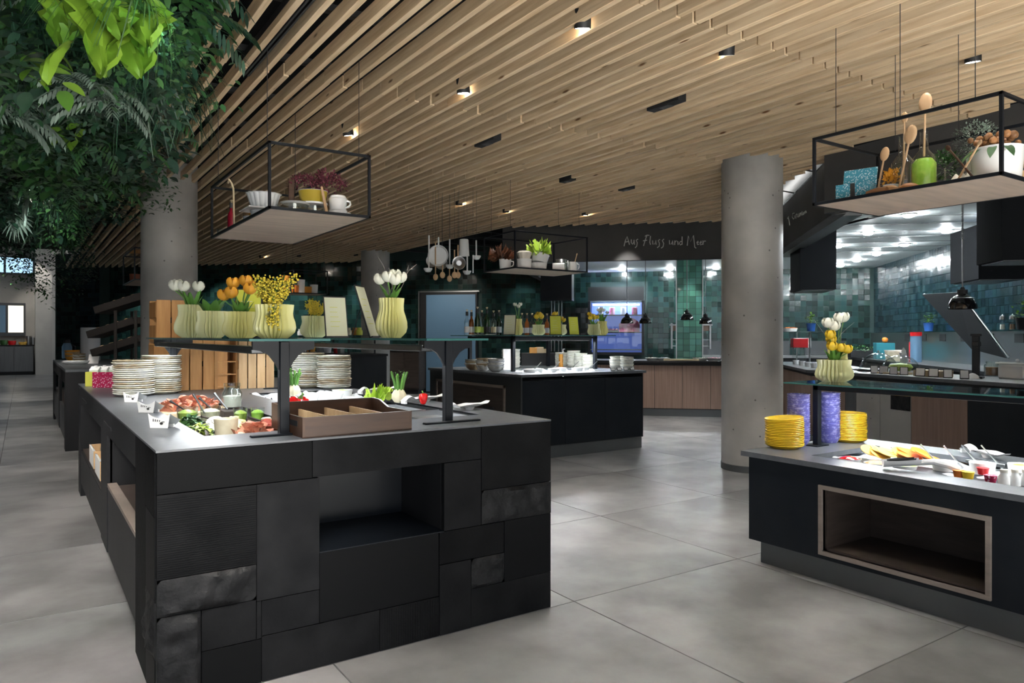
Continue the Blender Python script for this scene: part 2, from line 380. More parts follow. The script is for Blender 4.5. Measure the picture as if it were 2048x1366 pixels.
# floor: big concrete-look tiles in recessed joints
floor = struct(bx(-6, 19, -1.6, 33, -.12, -.006).build('floor', 'joint'))
TS, TX, TY = 1.22, 1.02, 2.79
tile_me = MB().box(.0025, TS - .0025, .0025, TS - .0025, -.006, 0, .0012).mesh('floor_tile', 'floor')
cells = []
for i in range(-5, 15):
    for j in range(-3, 25):
        x, y = TX + i * TS, TY + j * TS
        d = (x + .6) * FX + (y + .6) * FY
        cells.append((0 if any(vis(x + a * TS, y + b * TS) for a in (0, .5, 1) for b in (0, .5, 1)) else 1, d, x, y))
cells.sort()
rest = MB()
for n, (h, d, x, y) in enumerate(cells):
    if h == 0 and d < 15: inst(tile_me, 'tile', floor, (x, y, 0))
    else: rest.box(x + .0025, x + TS - .0025, y + .0025, y + TS - .0025, -.006, 0)
stuff(rest.build('tiles', 'floor', floor))
struct(bx(-1.5, 9, -14, -1.62, -.3, -.05).build('ground_bounce', 'bounce_slab'))  # unseen slab added to bounce sunlight up onto the slat undersides
# ceiling: black void, black battens, pine slats
ceiling = struct(bx(-6, 10.5, -1.6, 20.5, 3.36, 3.46).build('ceiling', 'blackceil'))
for k in range(24):
    y = -1.2 + .85 * k
    bx(.8, min(8.6, 21.5 - y), y, y + .05, 3.10, 3.14).build('batten', 'black', ceiling)
SX0, SP, SW, SH, SZ = .875, .134, .036, .085, 3.0
J0, JS = 2.72 - 2 * 2.035, 2.035
def slat_range(x):
    hi = 22.35 - x
    if x > 6.3: hi = min(hi, 15.85 - x)
    lo = -1.4
    if x > 6.2: lo = x - 2.5 + .55 * min(1, (x - 6.2) / .9)
    return lo, hi
full = MB().box(0, SW, 0, JS - .013, 0, SH, .002).mesh('slat', 'slat')
segs = []
for i in range(64):
    x = SX0 + SP * i; lo, hi = slat_range(x)
    if hi - lo < .15: continue
    for j in range(13):
        a, b = J0 + j * JS + .013, J0 + (j + 1) * JS
        a2, b2 = max(a, lo), min(b, hi)
        if b2 - a2 < .05: continue
        yc = (a2 + b2) / 2
        segs.append((0 if any(vis(x, t, SZ) for t in (a2, yc, b2)) else 1, math.hypot(x, yc), x, a2, b2))
segs.sort()
rest = MB()
for n, (h, d, x, a, b) in enumerate(segs):
    dz = .0015 * ((n * 7) % 5 - 2); dx = .002 * ((n * 11) % 5 - 2)
    if n < 300 and h == 0:
        if b - a > JS - .02: inst(full, 'slat', ceiling, (x + dx, a, SZ + dz))
        else: bx(0, SW, 0, b - a, 0, SH).build('slat', 'slat', ceiling, (x + dx, a, SZ + dz))
    else: rest.box(x, x + SW, a, b, SZ, SZ + SH)
stuff(rest.build('slats', 'slat', ceiling))
struct(bx(-6.2, -6, -1.6, 33, -.1, 5.2).build('wall_light_block', 'fascia'))  # unseen dark wall, added to keep side light off the slats
# black louvred air outlet above the slats
av = thing('air_vent', 'black louvred air outlet between the pine ceiling slats', 'air vent', (1.145, 3.2, 3.012))
bx(0, .098, 0, 1.75, .03, .07).build('housing', 'black', av)
for k in range(4): bx(.004 + .025 * k, .016 + .025 * k, 0, 1.75, 0, .03).build('louvre', 'dsteel', av)
# concrete columns
for n, (x, y) in enumerate(((1.35, 8.85), (5.95, 13.85), (5.94, 4.62))):
    c = struct(MB().lathe([(.2885, 0), (.2885, 3.36)], 48).build('column', 'concrete', None, (x, y, 0)))
    MB().lathe([(.2945, 0), (.2945, .06), (.289, .064)], 48).build('base_ring', 'plinth', c)
# ---- kitchen walls, in the kitchen's own axes: local x = q, local y = p
wall_back = struct(bx(-15.1, 4.6, 16.06, 16.3, 0, 3.4).build('wall_back', 'grout', None, (0, 0, 0), (0, 0, K45)))
wall_side = struct(bx(4.41, 4.6, .2, 16.06, 0, 3.0).build('wall_side', 'grout', None, (0, 0, 0), (0, 0, K45)))
TW, TG = .112, .005
def tilemesh(w=TW - TG, t=.008, tilt=.0012):
    m = MB(); a, b = U(-tilt, tilt), U(-tilt, tilt)
    z = [t + sx * a + sy * b for sx, sy in ((-1,-1),(1,-1),(1,1),(-1,1))]
    m.add([(0,0,0),(w,0,0),(w,0,w),(0,0,w),(0,-z[0],0),(w,-z[1],0),(w,-z[2],w),(0,-z[3],w)], [(4,5,6,7),(0,1,5,4),(1,2,6,5),(2,3,7,6),(3,0,4,7)])
    return m
tvar = [tilemesh().mesh('wall_tile', 'tile', False) for _ in range(9)]
tvarb = [tilemesh().mesh('wall_tile', 'tileb', False) for _ in range(9)]
DQ0, DQ1 = -5.14, -3.98
FQ0, _, FZ1 = gp(1184, 606, 16.06); FQ1, _, FZ0 = gp(1284, 700, 16.06)
def skip(q, z):
    return (DQ0 - .17 < q < DQ1 + .06 and z < 2.32) or (FQ0 - .1 < q < FQ1 + .02 and .8 < z < FZ1 + .35)
mass = MB(); ni = 0
qq = -15.05; c = 0
while qq < 4.32:
    for r in range(27):
        z = .02 + r * TW
        if z > 2.95 or skip(qq, z): continue
        if -3.85 < qq < -1.75 and 1.25 < z < 2.55 and ni < 220:
            inst(tvar[(c * 5 + r * 3) % 9], 'tile', wall_back, (qq, 16.06, z)); ni += 1
        else:
            t = tilemesh(); t.xf(Matrix.Translation((qq, 16.06, z))); mass.add(t.v, t.f)
    qq += TW; c += 1
stuff(mass.build('tiles', 'tile', wall_back, smooth=False))
mass = MB(); ni = 0; pp = 1.2; c = 0
RT = Matrix.Rotation(-PI / 2, 4, 'Z')
while pp < 16.0:
    for r in range(24):
        z = .02 + r * TW
        if z > 2.62: continue
        if 9.0 < pp < 10.6 and 1.3 < z < 2.0 and ni < 80:
            inst(tvarb[(c * 5 + r * 3) % 9], 'tile', wall_side, (4.41, pp + TW, z), (0, 0, -PI / 2)); ni += 1
        else:
            t = tilemesh(); t.xf(Matrix.Translation((4.41, pp + TW, z)) @ RT); mass.add(t.v, t.f)
    pp += TW; c += 1
stuff(mass.build('tiles', 'tileb', wall_side, smooth=False))
# tiled pilaster at the far end of the back wall
pil = struct(bx(-14.07, -13.5, 15.72, 16.06, 0, 3.2).build('wall_pilaster', 'grout', None, (0, 0, 0), (0, 0, K45)))
mass = MB()
for i in range(5):
    for r in range(28):
        t = tilemesh(); t.xf(Matrix.Translation((-14.065 + i * TW, 15.72, .02 + r * TW))); mass.add(t.v, t.f)
stuff(mass.build('tiles', 'tileb', pil, smooth=False))
# sliding door
door = struct(bx(DQ0 - .15, DQ1 + .03, 15.98, 16.06, 0, 2.3).build('door_1', 'black', None, (0, 0, 0), (0, 0, K45)))
bx(DQ0, DQ1, 15.955, 15.98, .03, 2.24, .004).build('leaf', 'doorblue', door)
bx(DQ0 + .05, DQ0 + .08, 15.93, 15.955, .95, 1.25, .004).build('handle', 'steel', door)
tr = MB().box(DQ0 - .2, DQ1 + .08, 15.99, 16.04, 2.3, 2.33); tr.box(DQ0 - .2, DQ0 - .17, 15.99, 16.04, 0, 2.3)
tr.build('frame_trim', 'steel', door)
# fascias over the kitchen opening
fa = struct(bx(-2.37, 1.72, 11.28, 11.4, 2.46, 3.02).build('trim_1', 'fascia', None, (0, 0, 0), (0, 0, K45)))
bx(-2.37, -2.25, 11.4, 16.05, 2.46, 3.3).build('return_panel', 'fascia', fa)
fb = struct(bx(1.66, 1.78, 7.40, 11.3, 2.46, 3.02).build('trim_2', 'fascia', None, (0, 0, 0), (0, 0, K45)))
bx(1.78, 1.95, 7.5, 11.3, 2.46, 2.5).build('soffit', 'plinth', fb)
fc = struct(bx(0, 4.6, -.12, 0, 2.46, 3.02).build('trim_3', 'fascia', None, (6.42, 4.06, 0), (0, 0, math.atan2(-1.63, -.2))))
bx(0, 4.6, -.12, 0, 3.02, 3.36).build('upper_panel', 'blackceil', fc)
st = MB(); a, b = K(1.22, 7.2), K(1.22, 11.5); c2, d2 = K(1.72, 11.5), K(1.72, 7.3)
st.add([(*a, 3.10), (*b, 3.10), (*c2, 3.10), (*d2, 3.10)], [(0, 1, 2, 3)])
struct(st.build('ceiling_strip', 'plaster'))
kc = MB(); pts = [K(-2.3, 11.35), K(1.72, 11.35), (6.5, 4.1), (6.22, -.4), K(4.42, 3.6), K(4.42, 16.06), K(-2.3, 16.06)]
kc.add([(x, y, 2.7) for x, y in pts], [tuple(range(7))])
kceil = struct(kc.build('ceiling_kitchen', 'kceil', smooth=False))
# panel joints of the kitchen ceiling
for k in range(1, 8):
    bx(-2.3 if k > 4 else 2.0 + .1 * k, 4.4, 11.0 + .62 * k - 2.4, 11.012 + .62 * k - 2.4, 2.695, 2.6995).build('joint_strip', 'plinth', kceil, (0, 0, 0), (0, 0, K45))
# ---- the far hall beyond the hanging plants
wf = struct(bx(-12, 6, 30, 30.3, 0, 5.2).build('wall_far', 'concrete2'))
fcol = struct(bx(.33, .80, 29.2, 30, 0, 5.2).build('wall_far_pier', 'concrete2'))
struct(bx(-6, 6, 20.5, 33, 5.2, 5.3).build('ceiling_far', 'plaster')); struct(bx(-6, 10.5, 20.4, 20.5, 3.46, 5.3).build('wall_sun_block', 'blackceil'))  # both unseen, added to shut sky and sun out of the far hall
w1 = struct(bx(-1.2, .06, 29.9, 29.99, 1.30, 2.42).build('window_1', 'dsteel'))
bx(-.44, 0, 29.86, 29.9, 1.42, 2.33).build('pane', 'glow', w1); bx(-1.15, -.5, 29.86, 29.9, 1.42, 2.33).build('pane', 'doorblue', w1)
bx(-.47, -.43, 29.84, 29.9, 1.36, 2.38).build('mullion', 'dsteel', w1)
w2 = struct(bx(-3, .3, 29.93, 29.99, 3.4, 4.0).build('window_2', 'dsteel'))
for k in range(4): bx(-2.95 + .82 * k, -2.2 + .82 * k, 29.9, 29.93, 3.45, 3.95).build('pane', 'skyglow', w2)
# ---------------------------------------------------------------- ceiling lamps
hou = MB().lathe([(.046, .10), (.046, 0), (.042, 0), (.040, .006)], 24).mesh('housing', 'black')
len_ = MB().lathe([(0, .003), (.041, .003)], 24).mesh('lens', 'lamp')
def ceilspot(x, y, w=SPOT_W, size=1.25, tgt=None, seen=True, col=(1, .95, .88), where='over the aisle'):
    tg = tgt or (x, y, 0)
    if seen:
        t = thing('ceiling_spotlight', 'small black recessed spotlight shining from the pine slat ceiling', 'spotlight', (x, y, 2.985), 0, 'ceiling spotlights between the slats')
        t.rotation_euler = (U(.05, .25), U(-.25, -.05), 0)
        inst(hou, 'housing', t); inst(len_, 'lens', t)
        pl_ = bpy.data.lights.new('glow_lamp', 'POINT'); pl_.energy = .5; pl_.color = (1, .80, .55); pl_.shadow_soft_size = .008
        po = bpy.data.objects.new('glow_lamp', pl_); COL.objects.link(po); po.location = (x + .05, y + .07, 3.01)
    spot('spot_fill_lamp', (x, y, 2.965), tg, w, size, .6, col)
for u, v in ((1165, 52), (927, 183), (697, 268), (1453, 106), (1946, 120), (918, 408), (1012, 423), (1170, 429), (523, 514), (598, 512), (712, 510)):
    x, y, _ = gz(u, v, 3.0); ceilspot(x, y)
for x, y in ((.9, 1.5), (2.3, 1.0), (4.2, .8), (4.8, 3.8), (3.4, 5.0), (6.9, 6.9), (7.6, 7.4), (2.6, 9.5), (5.2, 10.6), (3.6, 12.5), (4.2, 15.5)):
    ceilspot(x, y, seen=False, w=SPOT_W * .8)  # extra spots without fixtures, added to brighten the floor and middle zone
for y in (4.6, 6.4, 8.6, 11.2, 14.5, 18): spot('aisle_fill', (-.35, y, 2.4), (-.1, y + .6, 0), SPOT_W, 1.3, .7, (1, .94, .86), .05)  # hidden fill spots without fixtures, added to lift the aisle floor
a = K(-4.5, 14.2); spot('wash_fill_lamp', (*a, 2.95), (*K(-4.5, 16), 1.3), 60, 1.3, .8)  # fill added in front of the blue door
spot('wash_fill_lamp', (1.5, 9.75, 2.95), (1.6, 10.6, 1.2), 60, 1.2, .8)  # fill added over the dark bread stand
spot('vase_lamp', (.75, 2.9, 2.96), (.88, 4.0, 1.35), 26, .7, .8)
spot('vase_lamp', (1.6, 2.7, 2.96), (1.64, 3.9, 1.35), 26, .7, .8)
for a_, b_ in (((-.3, 1.0), (-.1, 3.2)), ((-.9, 1.6), (-.4, 4.6)), ((-1.2, 2.2), (-.3, 6.6)), ((.1, .6), (.1, 2.6))): spot('spot_fill_lamp', (*a_, 2.96), (*b_, 0), SPOT_W * 2.9, .9, .7, (1, .95, .88))  # unseen fill spots, added to brighten the floor left of the island
spot('spot_fill_lamp', (6.5, 3.4, 2.96), (5.95, 4.62, 1.0), 60, .8, .5)
for q_, w_ in ((-12.2, 110), (-10.2, 120), (-8.4, 120), (-6.6, 100)): spot('wash_fill_lamp', (*K(q_, 14.9), 2.95), (*K(q_, 16.05), 1.5), w_, 1.3, .8, (.95, 1, .97))  # fill spots added to brighten the dark stretch of back wall
arealamp('strip_fill', (*K(1.60, 9.4), 3.035), 3.6, .06, 1.2, (1, .97, .93), (PI, 0, K45 + PI / 2))  # area light added to brighten the plaster strip, no fixture there
for n_, (u_, v_, lb_) in enumerate(((1332, 210, 'black slot recessed in the slats in front of the concrete column'), (975, 285, 'black camera slot in the slats above the first hanging rack'), (1253, 378, 'small black slot in the slats above the lettuce rack'), (1135, 361, 'tiny black slot in the slats near the utensil cluster'))):
    x, y, _ = gz(u_, v_, 2.995); t = thing('ceiling_slot', lb_, 'ceiling fixture', (x, y, 2.985)); w_ = .16 if n_ < 2 else .10
    bx(-.04, .04, -w_, w_, 0, .06, .002).build('housing', 'black', t); bx(-.03, .03, -w_ * .3, w_ * .3, -.006, 0).build('lens_cover', 'dsteel', t)
dl = MB().lathe([(.085, .012), (.085, 0), (.066, 0)], 20).mesh('trim_ring', 'enamel'); dlg = MB().lathe([(.066, .0), (.055, -.018), (.03, -.027), (0, -.03)], 20).mesh('diffuser', 'lampk')
S3 = .2432
KL = [(1550 + a * S3, 330 + b * S3) for a, b in ((1100, 412), (765, 560), (515, 668), (1840, 400), (1410, 545), (1065, 655), (835, 732), (672, 785), (535, 828))] + [(1244, 539), (1340, 538), (1432, 536)]
for u, v in KL:
    x, y, _ = gz(u, v, 2.688)
    t = thing('kitchen_downlight', 'round white recessed downlight in the pale kitchen ceiling', 'downlight', (x, y, 2.688), 0, 'kitchen ceiling downlights')
    inst(dl, 'trim_ring', t); inst(dlg, 'diffuser', t, (0, 0, .001))
for x, y, w in ((1.45, 4.35, 10), (1.45, 5.3, 8), (3.9, 2.0, 10), (3.95, 1.5, 8), (4.9, 6.75, 10), (5.3, 6.85, 8)): spot('rack_lamp', (x, y, 2.96), (x, y, 2.1), w, 1.6, .7, (1, .95, .88), .04)
# wall-washing lamps
a = K(-2.95, 15.55); spot('wash_fill_lamp', (*a, 2.93), (*K(-2.85, 16.1), 1.4), 30, 1.0, .8, (.86, 1, .98), .05)
a = K(3.7, 9.7); spot('wash_fill_lamp', (*a, 2.66), (*K(4.4, 9.75), 1.45), 40, .95, .6, (.55, .72, 1), .05)
a = K(3.8, 8.9); spot('wash_fill_lamp', (*a, 2.66), (*K(4.4, 8.9), 2.1), 20, .9, .6, (.45, .85, 1), .05)
q_ = gp(1255, 500, 11.28)[0]; a = K(q_, 11.02); spot('wash_fill_lamp', (*a, 2.97), (*a, 0), 60, 1.2, .35, (1, .97, .92), .03)
for x, y, tx, w in ((.2, 28.2, .55, 110), (-.6, 27.5, -.4, 40), (-2, 24, -2, 60)):
    spot('wash_fill_lamp', (x, y, 4.6), (tx, 29.9, 1.4), w, .8, .6, (1, .95, .86), .05)
# ================================================================ the stone island
def slab(x0, x1, y0, y1, z0, z1, holes, b=0.):
    m = MB(); xs = sorted({x0, x1, *[h[0] for h in holes], *[h[1] for h in holes]}); ys = sorted({y0, y1, *[h[2] for h in holes], *[h[3] for h in holes]})
    nx, ny = len(xs) - 1, len(ys) - 1
    def solid(i, j):
        if not (0 <= i < nx and 0 <= j < ny): return False
        cx, cy = (xs[i] + xs[i + 1]) / 2, (ys[j] + ys[j + 1]) / 2
        return not any(h[0] < cx < h[1] and h[2] < cy < h[3] for h in holes)
    V = {}
    def v(i, j, z):
        k = (i, j, z)
        if k not in V: V[k] = len(m.v); m.v.append((xs[i], ys[j], z))
        return V[k]
    for i in range(nx):
        for j in range(ny):
            if not solid(i, j): continue
            m.f.append((v(i,j,z1), v(i+1,j,z1), v(i+1,j+1,z1), v(i,j+1,z1))); m.f.append((v(i,j,z0), v(i,j+1,z0), v(i+1,j+1,z0), v(i+1,j,z0)))
            for di, dj, a, b2 in ((0,-1,(i,j),(i+1,j)), (1,0,(i+1,j),(i+1,j+1)), (0,1,(i+1,j+1),(i,j+1)), (-1,0,(i,j+1),(i,j))):
                if not solid(i + di, j + dj): m.f.append((v(*a,z0), v(*b2,z0), v(*b2,z1), v(*a,z1)))
    return m
def rough_panel(x0, x1, z0, z1, depth=.03, amp=.022, seed=0):          # split-face stone, front towards -y
    nx, nz = max(4, int((x1 - x0) / .014)), max(4, int((z1 - z0) / .014))
    def fn(s, t):
        x, z = x0 + (x1 - x0) * s, z0 + (z1 - z0) * t
        e = min(s, 1 - s, t, 1 - t) * 8
        n = noise.fractal(Vector((x * 9 + seed, z * 9, seed * 3.1)), 1, 2, 5) + .5 * abs(noise.noise(Vector((x * 22, z * 14 + seed, 2))))
        return (x, -max(0, min(1, e)) * (amp * (.45 + .8 * n)), z)
    m = MB().surf(fn, nx, nz); m.box(x0, x1, .0, depth, z0, z1); return m
def ribbed(x0, x1, z0, z1, vert, pitch=.008):
    m = MB().box(x0, x1, 0, .03, z0, z1)
    n = int(((x1 - x0) if vert else (z1 - z0)) / pitch)
    for k in range(n):
        if vert: m.box(x0 + k * pitch + .002, x0 + k * pitch + .006, -.002, 0, z0 + .002, z1 - .002)
        else: m.box(x0 + .002, x1 - .002, -.002, 0, z0 + k * pitch + .002, z0 + k * pitch + .006)
    return m
IX0, IX1, IY0, IY1, IZ = .382, 2.10, 2.79, 7.10, .9
isl = thing('buffet_island', 'large dark stone patchwork buffet island with sunken food wells and front niche', 'buffet counter', (IX0, IY0, 0))
oX, oY = IX0, IY0
def ib(name, mat, x0, x1, y0, y1, z0, z1, b=0., par=None): return bx(x0 - oX, x1 - oX, y0 - oY, y1 - oY, z0, z1, b).build(name, mat, par or isl)
W1 = (.60, 1.03, 3.10, 4.56); W2 = (1.30, 1.93, 3.17, 5.22)
m = slab(0, IX1 - IX0, .001, IY1 - IY0, .892, .9, [(h[0] - oX, h[1] - oX, h[2] - oY, h[3] - oY) for h in (W1, W2)]); m.build('worktop', 'top', isl, smooth=False)
for h in (W1, W2):
    w = MB().box(h[0] - oX, h[1] - oX, h[2] - oY, h[3] - oY, .852, .857)
    for (a, b2, c, d) in ((h[0] - .004, h[0], h[2], h[3]), (h[1], h[1] + .004, h[2], h[3]), (h[0], h[1], h[2] - .004, h[2]), (h[0], h[1], h[3], h[3] + .004)): w.box(a - oX, b2 - oX, c - oY, d - oY, .85, .8985)
    w.build('food_well', 'dsteel', isl)
NX0, NX1, NZ0, NZ1 = .965, 1.518, .452, .746
core = MB()
for a in ((.40, 2.09, 3.30, 7.08, .10, .786) ,):
    core.box(.74 - oX, 2.09 - oX, .51, 7.08 - oY, .10, .786)
core.box(.40 - oX, NX0 - oX, .03, .51, .0, .785); core.box(NX1 - oX, 2.09 - oX, .03, .51, .0, .785)
core.box(NX0 - oX, NX1 - oX, .03, .51, .0, NZ0 - .004); core.box(NX0 - oX, NX1 - oX, .03, .51, NZ1 + .004, .785)
core.box(2.0 - oX, 2.098 - oX, .03, 7.1 - oY, 0, .87)
core.box(.40 - oX, .74 - oX, 4.60 - oY, 4.98 - oY, .1, .87); core.box(.384 - oX, .74 - oX, 6.85 - oY, 7.1 - oY, 0, .87)
core.box(.44 - oX, .74 - oX, .51, 6.85 - oY, 0, .1)
core.build('carcass', 'laminate', isl, smooth=False)
ib('niche_lining', 'blackpanel', NX0, NX1, 3.22, 3.25, NZ0, NZ1)
bx(NX0 - oX, NX1 - oX, .0, .44, NZ0 - .004, NZ0).build('niche_floor', 'blackpanel', isl)
# front stone pieces: x0,x1,z0,z1,kind
FP = [(.384,.936,.745,.8915,'s'), (.936,1.708,.747,.8915,'n'), (1.708,2.098,.605,.8915,'n'), (.384,.723,.447,.745,'h'), (.723,.965,.306,.745,'n'),
      (1.518,1.708,.450,.747,'n'), (1.708,2.098,.452,.605,'r'), (1.831,2.098,.172,.452,'s'), (1.495,1.831,.307,.450,'n'), (1.654,1.831,.173,.307,'r'),
      (1.495,1.654,.0,.307,'n'), (1.654,2.098,.0,.173,'n'), (1.218,1.495,.0,.172,'v'), (.742,1.218,.0,.172,'n'), (.742,.965,.172,.306,'n'),
      (.384,.723,.315,.447,'r'), (.723,.742,.165,.306,'n'), (.530,.723,.165,.315,'n'), (.384,.530,.0,.315,'r'), (.530,.742,.0,.165,'s'), (.965,1.495,.172,.4515,'s')]
for n, (x0, x1, z0, z1, k) in enumerate(FP):
    g = .0012; a = (x0 - oX + g, x1 - oX - g, z0 + g, z1 - g)
    if k == 'r': mm, mat = rough_panel(*a, seed=n), 'stone_r'
    elif k in 'hv': mm, mat = ribbed(*a, k == 'v'), 'stone'
    else: mm, mat = MB().box(a[0], a[1], 0, .03, a[2], a[3], .001), {'s': 'stone_s', 'n': 'stone', 'p': 'laminate'}[k]
    mm.build('stone_panel', mat, isl, (0, U(-.002, .002) + (.004 if n == 20 else 0), 0))
# aisle side: end slab pieces, niches, doors, plinth
for y0, y1, z0, z1, k in ((2.82, 3.05, .66, .8915, 'n'), (2.82, 3.05, .36, .66, 's'), (2.82, 3.05, .16, .36, 'r'), (2.82, 3.05, 0, .16, 's'), (3.05, 3.35, 0, .8915, 'n')):
    if k == 'r': mm = rough_panel(0, y1 - y0 - .002, z0 + .001, z1 - .001, .02, .02, seed=40)
    else: mm = MB().box(0, y1 - y0 - .002, 0, .02, z0 + .001, z1 - .001, .001)
    mm.build('stone_panel', {'n': 'stone', 's': 'stone_s', 'r': 'stone_r'}[k], isl, (0, y1 - oY - .001, 0), (0, 0, -PI / 2))
ib('rail', 'laminate', .384, .41, 3.35, 6.85, .755, .8915); ib('drawer_grip', 'black', .381, .386, 4.35, 4.75, .80, .815); ib('drawer_grip', 'black', .381, .386, 6.2, 6.6, .80, .815)
ib('upright', 'laminate', .384, .41, 4.60, 4.98, .10, .755)
ib('door', 'laminate', .386, .41, 3.36, 4.58, .11, .462, .002); ib('shelf_lip', 'framewood', .384, .43, 3.36, 4.58, .466, .486)
ib('door', 'laminate', .386, .41, 5.0, 5.9, .11, .37, .002); ib('door', 'laminate', .386, .41, 5.905, 6.84, .11, .37, .002)
ib('shelf', 'nichew', .40, .74, 3.36, 4.59, .44, .466); ib('shelf', 'nichew', .40, .74, 5.0, 6.84, .372, .385)
ib('niche_back', 'nichew', .70, .739, 3.36, 6.84, .386, .78)
# boxes of jars in the niche
for n, y in enumerate((5.25, 5.75)):
    b = thing('open_wooden_box', ['white-fronted wooden box of glass jars in the island niche, nearer the stone corner', 'white-fronted wooden box of glass jars in the island niche, nearer the cartons'][n], 'box', (.40, y, .386))
    for nm, q in (('side_panel', (0, .26, 0, .012, 0, .12)), ('side_panel', (0, .26, .388, .4, 0, .12)), ('end_panel', (0, .012, .012, .388, 0, .12)), ('end_panel', (.248, .26, .012, .388, 0, .12)), ('bottom', (.012, .248, .012, .388, 0, .01))):
        bx(*q).build(nm, 'paper' if nm == 'end_panel' else 'palewood', b)
jar0 = None
jarprof = [(0, 0), (.042, 0), (.046, .008), (.046, .075), (.036, .092), (.036, .105), (.033, .105), (.033, .09), (.042, .074), (.042, .01), (0, .008)]
jar_me = MB().lathe(jarprof, 20).mesh('glass_body', 'glass')
jarlid_me = MB().lathe([(0, .125), (.037, .122), (.038, .106), (0, .106)], 20).mesh('lid', 'glass')
def jar(x, y, z, label, fill=None, s=1., lid=True, group=None, h=.055):
    t = thing('glass_jar', label, 'jar', (x, y, z), U(0, 6), group, s)
    inst(jar_me, 'glass_body', t)
    if lid: inst(jarlid_me, 'lid', t)
    if fill: MB().lathe([(0, .009), (.041, .010), (.041, h), (.02, h + .004), (0, h + .003)], 16).build('filling', fill, t)
    return t
for n, y in enumerate((5.35, 5.5, 5.85, 6.0)): jar(.52, y, .397, 'empty clip-top glass jar standing in a wooden box inside the island niche', None, 1.35, True, 'glass jars in the niche boxes')
# ---------------------------------------------------------------- glass guards on posts with lamp bars
def guard(x, y0, y1, label, half=.16, z0=.9, zt=1.29, lx=-.09, bp=.15):
    t = thing('glass_guard', label, 'sneeze guard', (x, y0, z0)); L = y1 - y0; H = zt - z0
    for yy in (0, L):
        bx(-.020, .020, yy - .018, yy + .018, 0, H - .012, .003).build('post', 'frame', t)
        bx(-.14, bp, yy - .05, yy - .02, 0, .008, .002).build('base_plate', 'frame', t)
        for s in (-1, 1):                                            # curved bracket arms
            P = [(s * .02, H - .13), (s * .035, H - .10), (s * .06, H - .068), (s * .09, H - .050), (s * .125, H - .045), (s * .125, H - .012), (s * .02, H - .012)]
            n = len(P); mm = MB().add([(a, yy - .008, b) for a, b in P] + [(a, yy + .008, b) for a, b in P], [tuple(range(n)), tuple(range(2 * n - 1, n - 1, -1))] + [(k, (k + 1) % n, n + (k + 1) % n, n + k) for k in range(n)])
            mm.build('bracket', 'frame', t, smooth=False)
    gl = bx(-half, half, -.10, L + .12, H - .011, H - .001, .001).build('glass_shelf', 'sglass', t)
    e = MB()
    for q in ((-half - .001, -half, -.10, L + .12), (half, half + .001, -.10, L + .12), (-half, half, -.101, -.10), (-half, half, L + .12, L + .121)): e.box(*q, H - .0105, H - .0015)
    e.build('edge', 'eglass', gl)
    bx(lx - .035, lx + .035, .02, L - .02, H - .062, H - .032, .004).build('lamp_bar', 'dsteel', t)
    MB().add([(lx - .02, .05, H - .0622), (lx - .02, L - .05, H - .0622), (lx + .02, L - .05, H - .0622), (lx + .02, .05, H - .0622)], [(0, 1, 2, 3)]).build('led_strip', 'ledstrip', t)
    arealamp('led_lamp', (x + lx, y0 + L / 2, zt - .066), .04, L - .1, LED_W * L, (.93, .97, 1))
    return t
guard(.88, 2.98, 5.60, 'glass sneeze guard on black posts with a curved bracket beside the wooden cutlery tray', bp=.022)
guard(1.64, 2.98, 5.62, 'glass sneeze guard on black posts beside the white spoon rests')
GZ = 1.29
# ---------------------------------------------------------------- fluted vases and flowers
def vprof(kind, h, r):
    if kind == 'tall': pts = [(0, .60), (.05, .72), (.14, .92), (.26, 1.0), (.40, .98), (.55, .88), (.68, .78), (.80, .76), (.92, .79), (1, .80)]
    else: pts = [(0, .62), (.06, .74), (.18, .94), (.32, 1.0), (.48, .96), (.62, .88), (.74, .85), (.88, .88), (1, .90)]
    P = [(0, 0)] + [(r * b, h * a) for a, b in pts]; F = [0] + [.7] * 1 + [1] * (len(pts) - 1)
    P += [(r * pts[-1][1] * .86, h), (r * pts[-2][1] * .84, h * .85), (r * .6, h * .5), (0, h * .45)]; F += [.3, 0, 0, 0]
    return P, F
VM = {}
def vase(x, y, z, kind, h, r, label, mat='vase', n=24):
    key = (kind, round(h, 3), round(r, 3), mat)
    if key not in VM:
        P, F = vprof(kind, h, r); VM[key] = MB().lathe(P, n * 4, (0, 0, 0), n, .36, F).mesh('fluted_vase', mat)
    return tag(inst(VM[key], 'fluted_vase', None, (x, y, z), (0, 0, U(0, 1))), label, 'vase')
def petals(c, r, n=6, cup=.9, layers=1, open_=.25):
    m = MB(); c = Vector(c)
    for l in range(layers):
        for k in range(n):
            a = 2 * PI * (k + l * .5) / n; rr = r * (1 - .25 * l)
            def fn(s, t, a=a, rr=rr):
                ph = t * PI * .80 * cup; w = math.sin(PI * min(1, .12 + t * .8)) ** .6 * .62
                b = a + (s - .5) * 2 * w
                R = rr * math.sin(ph) * (1 + open_ * t)
                return (c.x + R * math.cos(b), c.y + R * math.sin(b), c.z + rr * (1 - math.cos(ph)) * 1.0)
            m.surf(fn, 3, 5)
    return m
